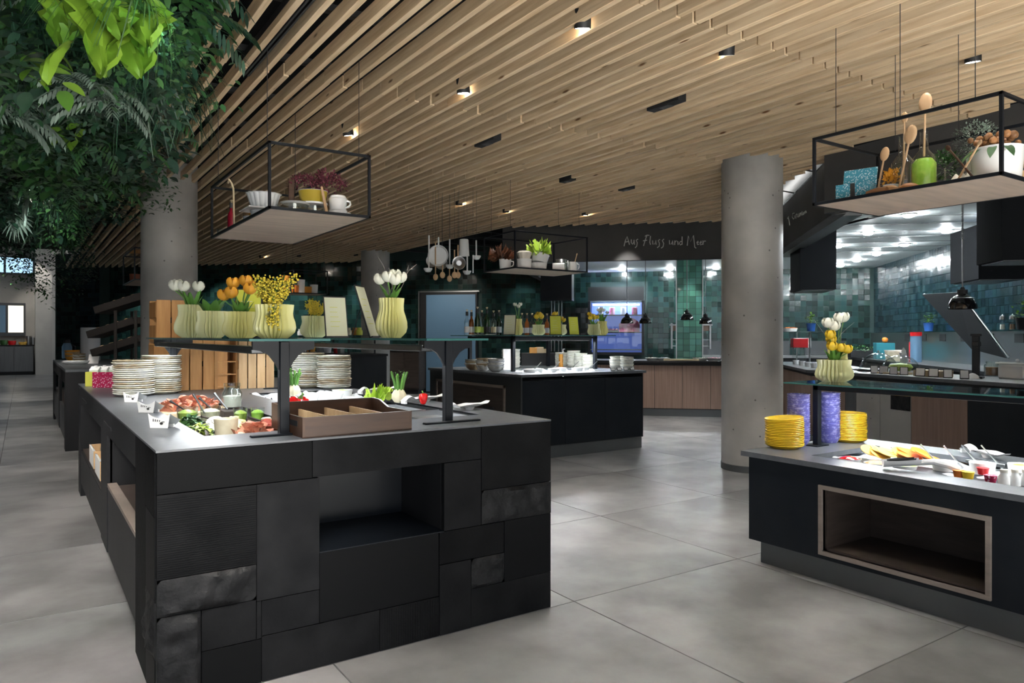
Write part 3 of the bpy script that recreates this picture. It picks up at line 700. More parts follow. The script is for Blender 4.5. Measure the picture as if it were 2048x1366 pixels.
def tulips(x, y, z, heads, label, mat, leafmat='leaf', twigs=0, r=.03, leaves=5, lh=.12, cat='bouquet', nm='tulip_bouquet'):
    t = thing(nm, label, cat, (x, y, z))
    for (dx, dy, dz) in heads:
        MB().tube([(dx * .15, dy * .15, -.06), (dx * .5, dy * .5, dz * .55), (dx, dy, dz + .004)], .0035).build('stem', 'stem', t)
        petals((dx, dy, dz), r, 5, .95, 2, .05).build('bloom', mat, t)
    m = 0
    for k in range(leaves):
        a = 2 * PI * k / leaves + U(-.3, .3)
        MB().leaf((.015 * math.cos(a), .015 * math.sin(a), -.03), (math.cos(a) * .45, math.sin(a) * .45, 1), lh * U(.8, 1.25), .032, .12, 6, .4).build('leaf', leafmat, t)
    for k in range(twigs):
        a = U(0, 6.28); L = U(.18, .3); p = [(0, 0, -.05)]; q = Vector((math.cos(a) * .3, math.sin(a) * .3, 1)).normalized()
        for j in range(5):
            p.append(tuple(Vector(p[-1]) + q * L / 5)); q = (q + Vector((U(-.4, .4), U(-.4, .4), U(-.35, .2)))).normalized()
        MB().tube(p, [.002, .0018, .0016, .0014, .0012, .001], 5).build('twig', 'twig', t)
    return t
def mimosa(x, y, z, H, R, label, n=9, leafy=True, drop=None):
    t = thing('mimosa_bouquet', label, 'bouquet', (x, y, z))
    for k in range(n):
        a = 2 * PI * k / n + U(-.3, .3); rr = R * U(.25, 1); top = Vector((rr * math.cos(a), rr * math.sin(a), H * U(.55, 1) * (1 - .35 * rr / R)))
        if drop and k < 3: top = Vector((drop[0] * U(.8, 1.1) + U(-.02, .02), drop[1] * U(.8, 1.1) + U(-.02, .02), -H * U(.15, .5)))
        mid = top * .5 + Vector((0, 0, .03 if top.z > 0 else .07))
        MB().tube([(0, 0, -.05), tuple(mid), tuple(top)], .002, 5).build('stem', 'stem', t)
        b = MB()
        for j in range(85):
            s = U(.25, 1.08); p = (mid * 2 * s * (1 - s) + top * s * s if top.z < 0 else top * s) + Vector((U(-1, 1), U(-1, 1), U(-1, 1))) * R * .24
            b.ball(p, U(.0035, .006), 5, 3)
        b.build('blossom_spray', 'mimosa', t)
        if leafy:
            lf = MB()
            for j in range(24):
                s = U(.2, .95); p = top * s
                lf.leaf(p, (U(-1, 1), U(-1, 1), U(-.1, 1)), U(.025, .05), .008, .2, 3)
            lf.build('leaf_spray', 'leafm', t)
    return t
def on_x(u, x): return gx(u, x)
# guard over the cold well (x = .88)
GX = .88
x, y = on_x(549, GX); vase(x, y, GZ, 'wide', .142, .0775, 'wide olive fluted vase holding the large mimosa bunch directly above the black post'); mimosa(x, y, GZ + .142, .15, .10, 'large mimosa bunch with yellow sprays hanging over its fluted vase', 13, True, (-.03, -.075))
x, y = on_x(482, GX); vase(x, y, GZ, 'wide', .128, .077, 'wide fluted vase holding orange-yellow tulips on the glass shelf'); tulips(x, y, GZ + .12, [(-.05, -.02, .07), (-.03, .03, .12), (.02, -.01, .13), (.045, .02, .11), (-.075, .02, .06), (.03, -.05, .09)], 'bunch of orange-yellow tulips leaning out of a fluted vase', 'petal_o', r=.032, leaves=7, lh=.11)
x, y = on_x(423, GX); vase(x, y, GZ, 'wide', .150, .077, 'cream fluted vase with broad green leaves between the white and orange tulips', 'vase2'); 
t = thing('leaf_bunch', 'bunch of broad green leaves without blooms in a cream fluted vase', 'bouquet', (x, y, GZ + .145))
for k in range(8): a = k * .8; MB().leaf((.02 * math.cos(a), .02 * math.sin(a), -.04), (math.cos(a) * .5, math.sin(a) * .5, 1), U(.12, .19), .05, .2, 6, .35).build('leaf', 'leaf', t)
x, y = on_x(392, GX); vase(x, y + .12, GZ, 'tall', .205, .094, 'pale fluted vase with white tulips beside the upright wooden crate', 'vase2', 26); tulips(x, y + .12, GZ + .2, [(-.10, .0, .09), (-.055, -.03, .085), (-.075, .05, .10), (.04, .02, .09)], 'white tulips nodding out of the pale fluted vase beside the crate', 'petal_w', r=.038, leaves=7, lh=.13)
# guard over the other well (x = 1.64)
GX2 = 1.64
x, y = on_x(783, GX2); vase(x, y, GZ, 'tall', .213, .0745, 'slender olive-striped fluted vase with white ranunculus standing alone on the glass', n=22)
tulips(x, y, GZ + .21, [(-.03, -.02, .085), (.025, .01, .10), (-.055, .03, .075), (.0, -.045, .07), (.045, -.02, .085)], 'white ranunculus blooms with bare curling twigs in the slender vase', 'petal_w', twigs=7, r=.034, leaves=7, lh=.10)
x, y = on_x(628, GX2); vase(x, y, GZ, 'wide', .146, .082, 'pale fluted vase with yellow mimosa half hidden by a leaning menu card', 'vase2'); mimosa(x, y, GZ + .146, .12, .08, 'small yellow mimosa bunch beside the leaning pale menu card', 9, False)
# menu cards in black easels
def menu(x, y, z, rz, w, h, mat, label, lean=.22):
    t = thing('menu_card', label, 'menu card', (x, y, z), rz)
    R = (lean, 0, 0)
    o = bx(-w / 2, w / 2, -.002, .002, .004, h).build('card', mat, t, (0, 0, 0), (-R[0], 0, 0))
    f = MB(); f.box(-w / 2 - .006, w / 2 + .006, .002, .009, .0, h + .006); f.box(-w / 2 - .006, w / 2 + .006, -.014, .009, -.003, .004)
    f.build('holder', 'black', t, (0, 0, .003), (-R[0], 0, 0))
    MB().tube([(0, .01 + h * .7 * math.sin(lean), h * .7), (0, h * .45, .003)], .003).build('prop', 'black', t)
    l = MB()
    for k in range(5): l.box(-w * .28, w * U(.05, .3), -.0032, -.002, h * (.75 - .12 * k), h * (.76 - .12 * k))
    l.build('print', 'card_lime' if mat == 'card_white' else 'card_white', o)
    return t
VIEW = -YAW
x, y = on_x(668, GX2); menu(x, y - .06, GZ, VIEW + .55, .135, .26, 'card_white', 'pale menu card leaning in a black easel in front of the small mimosa vase')
x, y = on_x(505, GX); menu(x + .05, y + .30, GZ, VIEW + .2, .12, .25, 'card_lime', 'lime menu card standing behind the orange tulips on the glass shelf')
x, y = on_x(757, GX2); menu(x, y + .05, GZ, VIEW + 1.42, .13, .30, 'card_white', 'white menu card turned edge-on behind the slender ranunculus vase', .3)
# ---------------------------------------------------------------- plates, stacked one by one
def plate_mesh(r, h, name, mat, rim=None, deep=.35):
    m = MB().lathe([(0, 0), (r * .62, 0), (r * .64, .003), (r * .9, h * .55), (r, h), (r * .985, h + .004), (r * .9, h * .75), (r * .66, .008), (0, .006)], 36)
    return m.mesh(name, mat)
PL = {}
def stack(x, y, z, n, r, pitch, mat, label, group, name='plate', h=.02, jit=.004, tilt=.0, cat='plate', me=None):
    key = (name, r, mat, h)
    if key not in PL: PL[key] = me or plate_mesh(r, h, name, mat)
    for k in range(n):
        o = inst(PL[key], name, None, (x + U(-jit, jit), y + U(-jit, jit), z + k * pitch), (U(-1, 1) * tilt, U(-1, 1) * tilt, U(0, 6.28)))
        tag(o, label, cat, group)
def rimstack(x, y, z, n, r, pitch, label, group):
    for k in range(n): stack(x + U(-.003, .003), y + U(-.003, .003), z + k * pitch, 1, r, pitch, 'plate' if random.random() < .62 else 'platerim', label, group, 'dinner_plate', .02)
pr = .137
x, y, _ = gz(248, 793, .9); rimstack(x + .06, y + .02, .9, 17, .128, .0135, 'cream speckled plate in the stack beside the magenta cards', 'plates stacked beside the magenta cards')
x, y, _ = gz(325, 788, .9); rimstack(x, y + .05, .9, 19, .128, .0135, 'cream speckled plate in the stack right in front of the wooden crates', 'plates stacked beside the crate'.replace('crate', 'wooden crate'))
x, y, _ = gz(606, 776, .9); rimstack(x + .05, y + .03, .9, 19, .128, .0135, 'cream plate in the stack behind the rear guard post and fennel', 'plates stacked behind the guard post')
x, y, _ = gz(668, 777, .9); rimstack(x, y - .0, .9, 18, .128, .0135, 'cream plate in the taller pair stack nearest the far concrete column', 'plates stacked at the island corner')
# ---------------------------------------------------------------- curled porcelain dish labels
def curl(s, t):
    a = (s - .5) * .16; z = .012 + .028 * (2 * abs(s - .5)) ** 2.2 + .016 * t
    return (a, -.035 + .085 * t, z + .012 * (1 - t) * (1 - abs(2 * s - 1)))
for n, (u, v) in enumerate(((262, 805), (292, 826), (318, 857))):
    x, y, _ = gz(u, v, .9)
    t = thing('label_stand', ['curled white porcelain dish label nearest the plate stack', 'curled white porcelain dish label standing between the other two', 'curled white porcelain dish label closest to the stone corner of the island'][n], 'label stand', (x + .02, y + .02, .9), -.75)
    w = .085
    MB().surf(lambda s, q: ((s - .5) * w * (1 + .25 * q), -.03 + .0 * q, .002 + q * (.042 + .022 * abs(2 * s - 1) ** 2)), 10, 5).build('face', 'white', t)
    MB().surf(lambda s, q: ((s - .5) * w * 1.25 * (1 - .1 * q), -.03 + .085 * q, .002 + (.042 + .022 * abs(2 * s - 1) ** 2) * (1 - q) ** 2 + .03 * q * abs(2 * s - 1) ** 2 + .012 * math.sin(PI * q)), 10, 8).build('curl', 'white', t)
    bx(-.03, .03, .028, .036, 0, .014).build('foot', 'white', t)
    i = MB()
    for k in range(4): i.box(-.028 + .010 * k, -.0245 + .010 * k, -.0318, -.031, .030, .042 - .002 * k)
    i.ball((.012, -.031, .022), .006, 6, 4, (1.4, .2, 1)); i.box(.014, .027, -.0318, -.031, .028, .0305)
    i.build('ink_drawing', 'ink', t)
# magenta cards and cartons
k = 0
for u in (196, 212, 226):
    x, y, _ = gz(u, 776, .9)
    tag(MB().box(-.030, .030, -.02, .02, 0, .12, .002).build('printed_card_box', 'magenta', None, (x, y + .05, .9), (0, 0, VIEW)), 'magenta printed card box in the row beside the plate stack', 'box', 'magenta card boxes')
x, y, _ = gz(182, 774, .9); tag(MB().box(-.028, .028, -.02, .02, 0, .115, .002).build('card_box', 'ygcarton', None, (x, y + .1, .9), (0, 0, VIEW)), 'yellow-green card box at the end of the magenta row', 'box')
for k in range(7):
    u = 192 + 17 * k
    x, y = gy(u, 6.75 + .0 * k)
    t = thing('juice_carton', 'pale green carton with a white gable top in the row behind the plates', 'carton', (x, y, .9), VIEW, 'row of pale green cartons')
    bx(-.036, .036, -.036, .036, 0, .125, .003).build('body', 'carton', t)
    MB().add([(-.036,-.036,.125),(.036,-.036,.125),(.036,.036,.125),(-.036,.036,.125),(-.036,0,.155),(.036,0,.155)], [(0,1,5,4),(2,3,4,5),(1,2,5),(3,0,4)]).build('gable', 'white', t)
    MB().lathe([(.013, .14), (.013, .162), (0, .164)], 12).build('cap', 'white', t)
# ---------------------------------------------------------------- wooden crates on the island
def crate(name, label, loc, rz, W, D, H, mat, nb=3, rot=None, hole=True, open_='y'):
    t = thing(name, label, 'crate', loc, rz)
    if rot: t.rotation_euler = rot
    th = .012
    for s in (0, 1):                                                 # two faces of upright boards
        w = W / nb
        for k in range(nb): bx(k * w + .004, (k + 1) * w - .004, s * (D - th), s * (D - th) + th, 0, H, .001).build('board', mat, t)
    for s in (0, 1):
        for k in range(2): bx(s * (W - .014), s * (W - .014) + .014, th, D - th, k * H * .55 + .01, k * H * .55 + H * .4, .001).build('end_board', mat, t)
    for s in (.02, H - .06):
        for e in (0, 1): bx(.015 if not e else W - .035, .035 if not e else W - .015, th, th + .02, s, s + .04).build('corner_block', mat, t)
    if hole: MB().lathe([(0, -.001), (.022, -.001)], 16).build('hand_hole', 'black', t, (W * .52, -.0008, H * .52), (PI / 2, 0, 0))
    return t
x, y, _ = gz(375, 787, .9); crate('wooden_crate', 'honey pine crate standing on end on the counter beneath the glass, behind the guard post', (x - .02, 5.78, .9), 0, .36, .24, .372, 'orangewood', 4)
x, y = gy(475, 5.75); crate('wooden_crate', 'pale pine crate with dark knots on the counter behind the glass jar', (x + .0, 5.72, .9), 0, .27, .28, .37, 'palewood', 4, hole=False)
x, y = gy(436, 5.75)
tr_ = thing('shelf_crate', 'honey pine crate with open cross slats between the two closed crates', 'crate', (x - .02, 5.76, .9))
for q in ((0, .02, 0, .22, 0, .37), (.15, .17, 0, .22, 0, .37), (.02, .15, .19, .2, 0, .37)): bx(*q).build('board', 'orangewood', tr_)
for k in range(4): bx(.02, .15, .0, .2, .01 + .095 * k, .02 + .095 * k).build('cross_slat', 'orangewood', tr_)
x, y = gy(312, 6.12); crate('wooden_crate', 'honey pine crate with a round hand hole standing upright beside the white tulips', (x, 6.12, 1.252), .06, .215, .26, .325, 'orangewood', 2)
x, y = gy(306, 6.15); crate('wooden_crate', 'dark honey pine crate lying under the upright crate', (x, 6.10, .9), 0, .33, .30, .35, 'orangewood', 3, hole=False)
# ================================================================ on the stone island: tray, vegetables, food
t = thing('cutlery_tray', 'dark walnut cutlery tray with dividers at the front edge of the stone island', 'tray', (.905, 2.815, .9), .02)
TWd, TD, TH = .475, .40, .080
def tray_end(x):
    P = [(0, 0), (TD, 0), (TD, TH + .03), (TD * .78, TH + .028), (TD * .55, TH), (0, TH)]; n = len(P)
    return MB().add([(x, a, b) for a, b in P] + [(x + .01, a, b) for a, b in P], [tuple(range(n)), tuple(range(2*n-1, n-1, -1))] + [(k, (k+1) % n, n + (k+1) % n, n + k) for k in range(n)])
tray_end(0).build('end_panel', 'traywood', t, smooth=False); tray_end(TWd - .01).build('end_panel', 'traywood', t, smooth=False)
bx(.01, TWd - .01, 0, .01, 0, TH).build('front_panel', 'traywood', t); bx(.01, TWd - .01, TD - .01, TD, 0, TH + .03).build('back_panel', 'traywood', t); bx(.01, TWd - .01, .01, TD - .01, 0, .008).build('bottom', 'traywood', t)
for k in (1, 2, 3): bx(TWd * k / 4 - .004, TWd * k / 4 + .004, .01, TD - .01, .008, TH - .004).build('divider', 'palewood', t)
bx(-.001, 0, .06, .15, .04, .062).build('hand_slot', 'black', t)
for k in range(5):
    o = MB().tube([(0, 0, 0), (0, .10, .004), (0, .16, .006)], [.004, .003, .006], 6).build('fork', 'dsteel', None, (1.30 + .012 * k, 2.95, .918 + .006 * (k % 2)), (0, 0, U(-.1, .1)))
    tag(o, 'dark steel fork lying in the cutlery tray', 'fork', 'forks in the cutlery tray')
# white spoon rests
def spoonrest(x, y, z, rz, label, s=1., group=None):
    t = thing('spoon_rest', label, 'spoon rest', (x, y, z), rz, group, s)
    def bowl(p, q):
        a = (p - .5) * .085 * (math.sin(PI * (.06 + .9 * q)) ** .5); yy = q * .24
        e = (2 * p - 1) ** 2
        return (a, yy, .012 + .022 * e * math.sin(PI * min(1, q * 1.15)) + .045 * max(0, q - .55) ** 1.5 * 2.2 + .012 * max(0, .3 - q) * 3)
    MB().surf(bowl, 8, 16).build('dish', 'white', t)
    MB().surf(lambda p, q: ((p - .5) * .05, -.075 + .085 * q, .016 + .034 * math.sin(PI * q) ** 1 * (1 - .3 * (2 * p - 1) ** 2)), 6, 8).build('wave_handle', 'white', t)
    MB().lathe([(.02, 0), (.028, .016)], 16).build('foot', 'white', t, (0, .1, 0)); bx(-.02, .02, -.074, -.060, 0, .02).build('foot', 'white', t)
    return t
for n, (u, v) in enumerate(((738, 787), (826, 806), (912, 822))):
    x, y, _ = gz(u, v, .9)
    spoonrest(min(x, 1.99), y, .9, -1.35, ['white porcelain spoon rest beside the lettuce and fennel', 'white porcelain spoon rest behind the black guard post', 'white porcelain spoon rest nearest the front corner of the stone island'][n])
# vegetables
def fennel(x, y, z, rz, label, s=1., tilt=0.):
    t = thing('fennel', label, 'vegetable', (x, y, z), rz, None, s); t.rotation_euler = (tilt, 0, rz)
    MB().lathe([(0, 0), (.025, .004), (.042, .03), (.04, .055), (.024, .085), (0, .09)], 16, (0, 0, 0), 8, .12).build('bulb', 'cream', t)
    for k in range(7):
        a = k * .9; MB().tube([(.015 * math.cos(a), .015 * math.sin(a), .07), (.03 * math.cos(a), .03 * math.sin(a), .13), (.05 * math.cos(a), .05 * math.sin(a), U(.16, .2))], [.011, .008, .006], 7).build('stalk', 'leaf', t)
    f = MB()
    for k in range(40): f.leaf((U(-.04, .04), U(-.04, .04), U(.13, .19)), (U(-1, 1), U(-1, 1), U(.2, 1)), U(.02, .04), .004, .3, 2)
    f.build('fronds', 'leafm', t); return t
x, y, _ = gz(800, 800, .9); fennel(1.86, 3.98, .9, .4, 'fennel bulb with upright green stalks beside the lettuce', 1.0)
fennel(1.48, 4.78, .9, 1.2, 'fennel bulb with cut stalks in front of the rear guard post', .95)
def lettuce(x, y, z, r, label, mat='leafy', n=46, nm='lettuce'):
    t = thing(nm, label, 'lettuce', (x, y, z)); 
    for k in range(n // 3):
        a = U(0, 6.28); e = U(.1, 1.2); d = Vector((math.cos(a) * math.cos(e), math.sin(a) * math.cos(e), math.sin(e)))
        m = MB(); c = Vector((0, 0, .02)) + d * r * U(.2, .45)
        m.surf(lambda p, q: tuple(c + d * r * .75 * q + d.orthogonal().normalized() * (p - .5) * r * (1.1 * q + .25) + Vector((0, 0, 1)) * (.012 * math.sin(p * 19 + k) * q + .01 * math.sin(q * 9))), 8, 5)
        m.build('leaf', mat, t)
    return t
lettuce(1.80, 4.14, .885, .085, 'frilly light green lettuce lying between fennel and spoon rest')
def pepper(x, y, z, rot, label, s=1.):
    t = thing('red_pepper', label, 'pepper', (x, y, z), 0, None, s); t.rotation_euler = rot
    MB().lathe([(0, .0), (.018, .006), (.03, .03), (.036, .06), (.034, .08), (.018, .088), (0, .082)], 24, (0, 0, 0), 4, .14).build('body', 'redpepper', t)
    MB().tube([(0, 0, .08), (.004, 0, .1), (.012, 0, .112)], [.006, .004, .005], 6).build('stalk', 'stem', t); return t
x, y, _ = gz(547, 842, .9); pepper(1.10, 3.62, .9, (.2, .4, 0), 'glossy red pepper leaning on a board behind the black post', 1.15)
pepper(1.19, 3.72, .9, (.1, -.3, 1), 'glossy red pepper lying behind the cutlery tray', 1.0)
pepper(1.93, 3.80, .9, (.25, .2, 2), 'small red pepper leaning next to the fennel stalks', .75)
# food in the well below the glass guard
WB = .857
def heap(name, x, y, z, rx, ry, h, mat, label, cat, n=60, s=.012, sq=(1, 1, .6), base='cream', form='ball'):
    t = thing(name, label, cat, (x, y, z))
    MB().lathe([(0, 0), (1, 0), (.96, .35), (.7, .75), (.35, .95), (0, 1)], 18).build('mound', base, t).scale = (rx * .9, ry * .9, h * .75)
    m = MB()
    for k in range(n):
        a, r = U(0, 6.28), math.sqrt(U(0, 1)); zz = h * (1 - r * r) * .8; p = (rx * r * math.cos(a) * .95, ry * r * math.sin(a) * .95, zz)
        if form == 'leaf': m.leaf(p, (U(-1, 1), U(-1, 1), U(.0, .9)), s * U(2, 4), s * U(1.2, 2), U(.2, .7), 3, .5)
        elif form == 'fold':
            c = Vector(p); ph = U(0, 6.28); rr = s * U(1.2, 2.0)
            m.surf(lambda q, w: tuple(c + Vector((rr * (.4 + .6 * w) * math.cos(ph + q * 4.6), rr * (.4 + .6 * w) * math.sin(ph + q * 4.6), rr * (.9 * w + .25 * math.sin(q * 9))))), 8, 2)
        else: m.ball(p, s * U(.7, 1.3), 6, 4, (sq[0] * U(.7, 1.4), sq[1] * U(.7, 1.4), sq[2]))
    stuff(m.build('pieces', mat, t)); return t
def slices(name, x, y, z, L, W, n, mat, label, cat, r=.03):
    t = thing(name, label, cat, (x, y, z))
    for k in range(n):
        o = MB().lathe([(0, 0), (r, 0), (r, .003), (0, .003)], 18).build('slice', mat, t, (U(-W, W), (k / n - .5) * L, .006 + .004 * (k % 5)), (U(.2, .5), U(-.3, .3), 0))
    return t
def glassbowl(x, y, z, r, h, fill, label, cat='bowl', hf=.65, nm='glass_bowl', mat='glass'):
    t = thing(nm, label, cat, (x, y, z))
    MB().lathe([(0, 0), (r * .85, 0), (r, h), (r * .96, h), (r * .8, .006), (0, .006)], 24).build('bowl', mat, t)
    MB().lathe([(0, .007), (r * .8, .008), (r * (.8 + .15 * hf), h * hf), (r * .5, h * hf + .012), (0, h * hf + .016)], 20).build('filling', fill, t)
    return t
def board(x, y, z, w, d, h, mat, label, rz=0., nm='serving_board', cat='board'):
    return tag(bx(-w / 2, w / 2, -d / 2, d / 2, 0, h, .003).build(nm, mat, None, (x, y, z), (0, 0, rz)), label, cat)
def tongs(x, y, z, rot, label, L=.16, mat='dsteel'):
    t = thing('serving_tongs', label, 'tongs', (x, y, z)); t.rotation_euler = rot
    for s in (-1, 1): MB().tube([(s * .002, 0, 0), (s * .012, L * .5, 0), (s * .005, L, .0)], [.006, .005, .007], 6).build('arm', mat, t)
    return t
board(.80, 4.38, WB, .36, .28, .03, 'cutboard', 'pale board carrying sliced cured meats in the cold well')
heap('cured_meats', .78, 4.40, WB + .03, .17, .12, .06, 'meat', 'pile of sliced cured meats beside the clip-top jar', 'food', 90, .016, (1.3, 1.3, .3), 'meat', 'fold')
board(.93, 4.12, WB, .11, .20, .045, 'nichew', 'dark wooden block under the clip-top jar', 0, 'wooden_block', 'block')
jar(.95, 4.17, WB + .045, 'clip-top glass jar of seeds standing on the dark wooden block', 'garlic', 1.15, True, None, .06)
for n, (x, y, f, lb) in enumerate(((.69, 3.98, 'greenfood', 'glass bowl of pickled greens with a spoon beside the label stand'), (.80, 3.98, 'cream', 'glass bowl of creamy dip in front of the cured meats'), (.92, 3.86, 'greenfood', 'small glass of yellow-green relish below the dark block'), (1.0, 3.84, 'greenbeans', 'small glass of bright green sauce below the dark block'))):
    glassbowl(x, y, WB, .052 if n < 2 else .036, .085 if n < 2 else .075, f, lb)
for n, (x, y, a) in enumerate(((.70, 4.0, .5), (.76, 3.92, .9), (.82, 3.98, .6), (.90, 4.05, .8))):
    tag(MB().tube([(0, 0, 0), (0, .09, .0), (0, .12, 0)], [.004, .004, .008], 6).build('serving_spoon', 'dsteel', None, (x, y, .91), (a, .2, U(.6, 1.4))), 'dark steel serving spoon sticking out of a glass bowl in the cold well', 'spoon', 'spoons in the cold well bowls')
heap('leaf_salad', .66, 3.72, WB, .06, .10, .07, 'leafm', 'mixed green leaf salad along the well edge below the label stand', 'food', 110, .012, (1.4, 1.4, .3), 'leafm', 'leaf')
heap('bean_salad', .645, 3.40, WB, .045, .12, .06, 'greenfood', 'dark olive and leaf salad at the near end of the well', 'food', 90, .011, (1.3, 1.3, .5), 'nichew', 'leaf')
slices('white_cheese', .74, 3.55, WB + .03, .16, .015, 9, 'garlic', 'row of white cheese slices in the cold well', 'food', .035)
glassbowl(.72, 3.27, WB, .05, .09, 'cream', 'cream ceramic pot at the near corner of the well', 'pot', .8, 'dip_pot', 'cream')
heap('egg_salad', .83, 3.62, WB, .07, .08, .07, 'yolk', 'mound of yellow egg salad in the middle of the well', 'food', 40, .014)
heap('cooked_ham', .82, 3.27, WB, .08, .09, .05, 'meat', 'folded ham slices below the dark tongs', 'food', 40, .018, (1, 1, 1), 'cream', 'fold')
for n, (x, y, rz) in enumerate(((.69, 3.58, -.9), (.86, 3.42, -.7), (.83, 3.32, -.75))):
    tongs(x, y + .05, .925, (-.35, 0, rz - .5), 'dark handled serving tongs resting across the food in the cold well', .13, 'nichew').__setitem__('group', 'tongs in the cold well')
t = thing('antipasti_platter', 'round striped platter of antipasti beside the black post', 'platter', (.945, 3.36, WB + .02))
MB().lathe([(0, 0), (.07, 0), (.085, .02), (.08, .02), (.066, .006), (0, .006)], 32).build('dish', 'terracotta', t)
MB().lathe([(.062, .014), (.078, .018), (.062, .018)], 32).build('stripe', 'white', t)
slices('salami', .945, 3.36, WB + .03, .10, .03, 10, 'salami', 'salami slices fanned on the round striped platter', 'food', .022)
heap('pickled_onions', .965, 3.52, WB, .05, .06, .07, 'garlic', 'pale pickled onion salad behind the striped platter', 'food', 40, .01, (1.4, 1.4, .5))
board(1.0, 3.235, WB, .05, .06, .09, 'traywood', 'small walnut block standing beside the post in the well', 0, 'wooden_block', 'block')
# second well: ice and silver bowls
o = MB().surf(lambda s, q: (1.31 + .61 * s, 4.25 + .96 * q, .885 + .05 * noise.noise(Vector((s * 9, q * 14, 1)))), 24, 36).build('crushed_ice', 'ice')
tag(o, 'bed of crushed ice filling the rear of the second well', 'ice'); stuff(o)
for n, (x, y) in enumerate(((1.46, 4.45), (1.64, 4.50), (1.80, 4.75))):
    glassbowl(x, y, .885, .07, .05, ['garlic', 'cream', 'greenfood'][n], ['white bowl of feta bedded in the ice', 'white bowl of yoghurt bedded in the ice', 'white bowl of greens bedded in the ice'][n], 'bowl', .7, 'salad_bowl', 'white')
for n, (x, y) in enumerate(((1.46, 3.42), (1.78, 3.42), (1.46, 3.85), (1.72, 3.85))):
    t = thing('steel_food_pan', ['empty steel pan in the second well beside the cutlery tray', 'empty steel pan in the second well beside the guard post base', 'steel pan in the second well in front of the ice', 'steel pan in the second well next to the lettuce'][n], 'pan', (x - .14, y - .2, WB))
    w = MB()
    for q in ((0, .28, 0, .38, 0, .004), (0, .004, 0, .38, 0, .03), (.276, .28, 0, .38, 0, .03), (0, .28, 0, .004, 0, .03), (0, .28, .376, .38, 0, .03), (-.006, .286, -.006, 0, .028, .032), (-.006, .286, .38, .386, .028, .032)): w.box(*q)
    w.build('pan', 'steel', t, smooth=False)
# ================================================================ the black panelled island behind
I2 = thing('buffet_island', 'black panelled buffet island with grey worktop and brown niche frame under the hanging lettuce rack', 'buffet counter', (4.26, 6.17, 0))
i2x, i2y = 1.73, 2.03
slab(-.02, i2x + .02, -.02, i2y + .02, .872, .9, [(.30, 1.42, .25, .85)]).build('worktop', 'top', I2, smooth=False)
bx(.30, 1.42, .25, .85, .82, .826).build('food_well', 'dsteel', I2)
bx(.02, i2x - .02, .03, i2y - .02, .13, .815).build('carcass', 'black', I2); bx(.04, i2x - .005, .03, i2y - .04, 0, .13).build('plinth', 'plinth', I2)
for k in range(3):
    w = (i2x - .04) / 3
    bx(.02 + k * w + .002, .02 + (k + 1) * w - .002, .012, .03, .14, .83, .001).build('door', 'blackpanel', I2)
bx(-.0, .02, .012, i2y, .13, .872).build('corner_trim', 'dsteel', I2); bx(i2x - .02, i2x, .012, i2y, .13, .872).build('end_panel', 'laminate', I2)
f = MB(); 
for q in ((-.012, .0, .30, 1.85, .74, .77), (-.012, 0, .30, 1.85, .2, .23), (-.012, 0, .30, .33, .2, .77), (-.012, 0, 1.82, 1.85, .2, .77)): f.box(*q)
f.build('niche_frame', 'framewood', I2); bx(-.004, .0, .33, 1.82, .23, .74).build('niche_back', 'nichew', I2)
bx(-.018, -.004, .52, .72, .46, .52).build('socket', 'black', I2)
I2Z = .9
g2 = thing('glass_guard', 'glass sneeze guard with slim square frame carrying bottles and yellow cards', 'sneeze guard', (4.26, 6.17, .9))
P4 = [(.30, .60), (1.50, .60), (.30, 1.55), (1.50, 1.55)]
for a, b in P4: bx(a - .02, a + .02, b - .02, b + .02, 0, .40, .002).build('post', 'frame', g2)
for q in ((.28, 1.52, .58, .62), (.28, 1.52, 1.53, 1.57), (.28, .32, .6, 1.55), (1.48, 1.52, .6, 1.55)): bx(*q, .37, .395).build('rail', 'frame', g2)
gl = bx(.14, 1.62, .36, 1.75, .400, .410, .001).build('glass_shelf', 'sglass', g2)
e = MB(); e.box(.14, 1.62, .358, .36, .401, .409); e.box(.138, .14, .36, 1.75, .401, .409); e.build('edge', 'eglass', gl)
bx(.34, 1.46, .62, .68, .345, .37).build('lamp_bar', 'dsteel', g2); MB().add([(.36, .635, .3448), (.36, .665, .3448), (1.44, .665, .3448), (1.44, .635, .3448)], [(0, 1, 2, 3)]).build('led_strip', 'ledstrip', g2)
arealamp('led_lamp', (4.26 + .9, 6.17 + .55, 1.235), 1.1, .06, 16, (.93, .97, 1))
SZ2 = 1.31
def P2(u, y): return gy(u, y)
# bottles
BP = {'wine': [(0, 0), (.036, 0), (.037, .01), (.037, .17), (.030, .20), (.014, .235), (.0135, .29), (.015, .292), (.015, .305), (0, .305)],
      'oil': [(0, 0), (.030, 0), (.031, .01), (.031, .15), (.026, .175), (.012, .20), (.012, .255), (.014, .257), (.014, .27), (0, .27)]}
def bottle(x, y, z, kind, glassm, label, capm='black', labm='paper', s=1., group=None, liquid=None):
    t = thing('bottle', label, 'bottle', (x, y, z), U(0, 6), group, s)
    MB().lathe(BP[kind], 18).build('glass_body', glassm, t); h = BP[kind][-1][1]; r = BP[kind][2][0]
    MB().lathe([(.0152, h - .045), (.0152, h + .002), (0, h + .002)], 12).build('cap', capm, t)
    MB().lathe([(.006, h), (.006, h + .014), (.013, h + .015), (.013, h + .026), (0, h + .028)], 10).build('pourer', 'cutboard', t)
    MB().lathe([(r + .0006, .03), (r + .0006, .10)], 18).build('paper_label', labm, t)
    if liquid: MB().lathe([(0, .004), (r * .9, .005), (r * .9, .13), (0, .13)], 14).build('liquid', liquid, t)
    return t
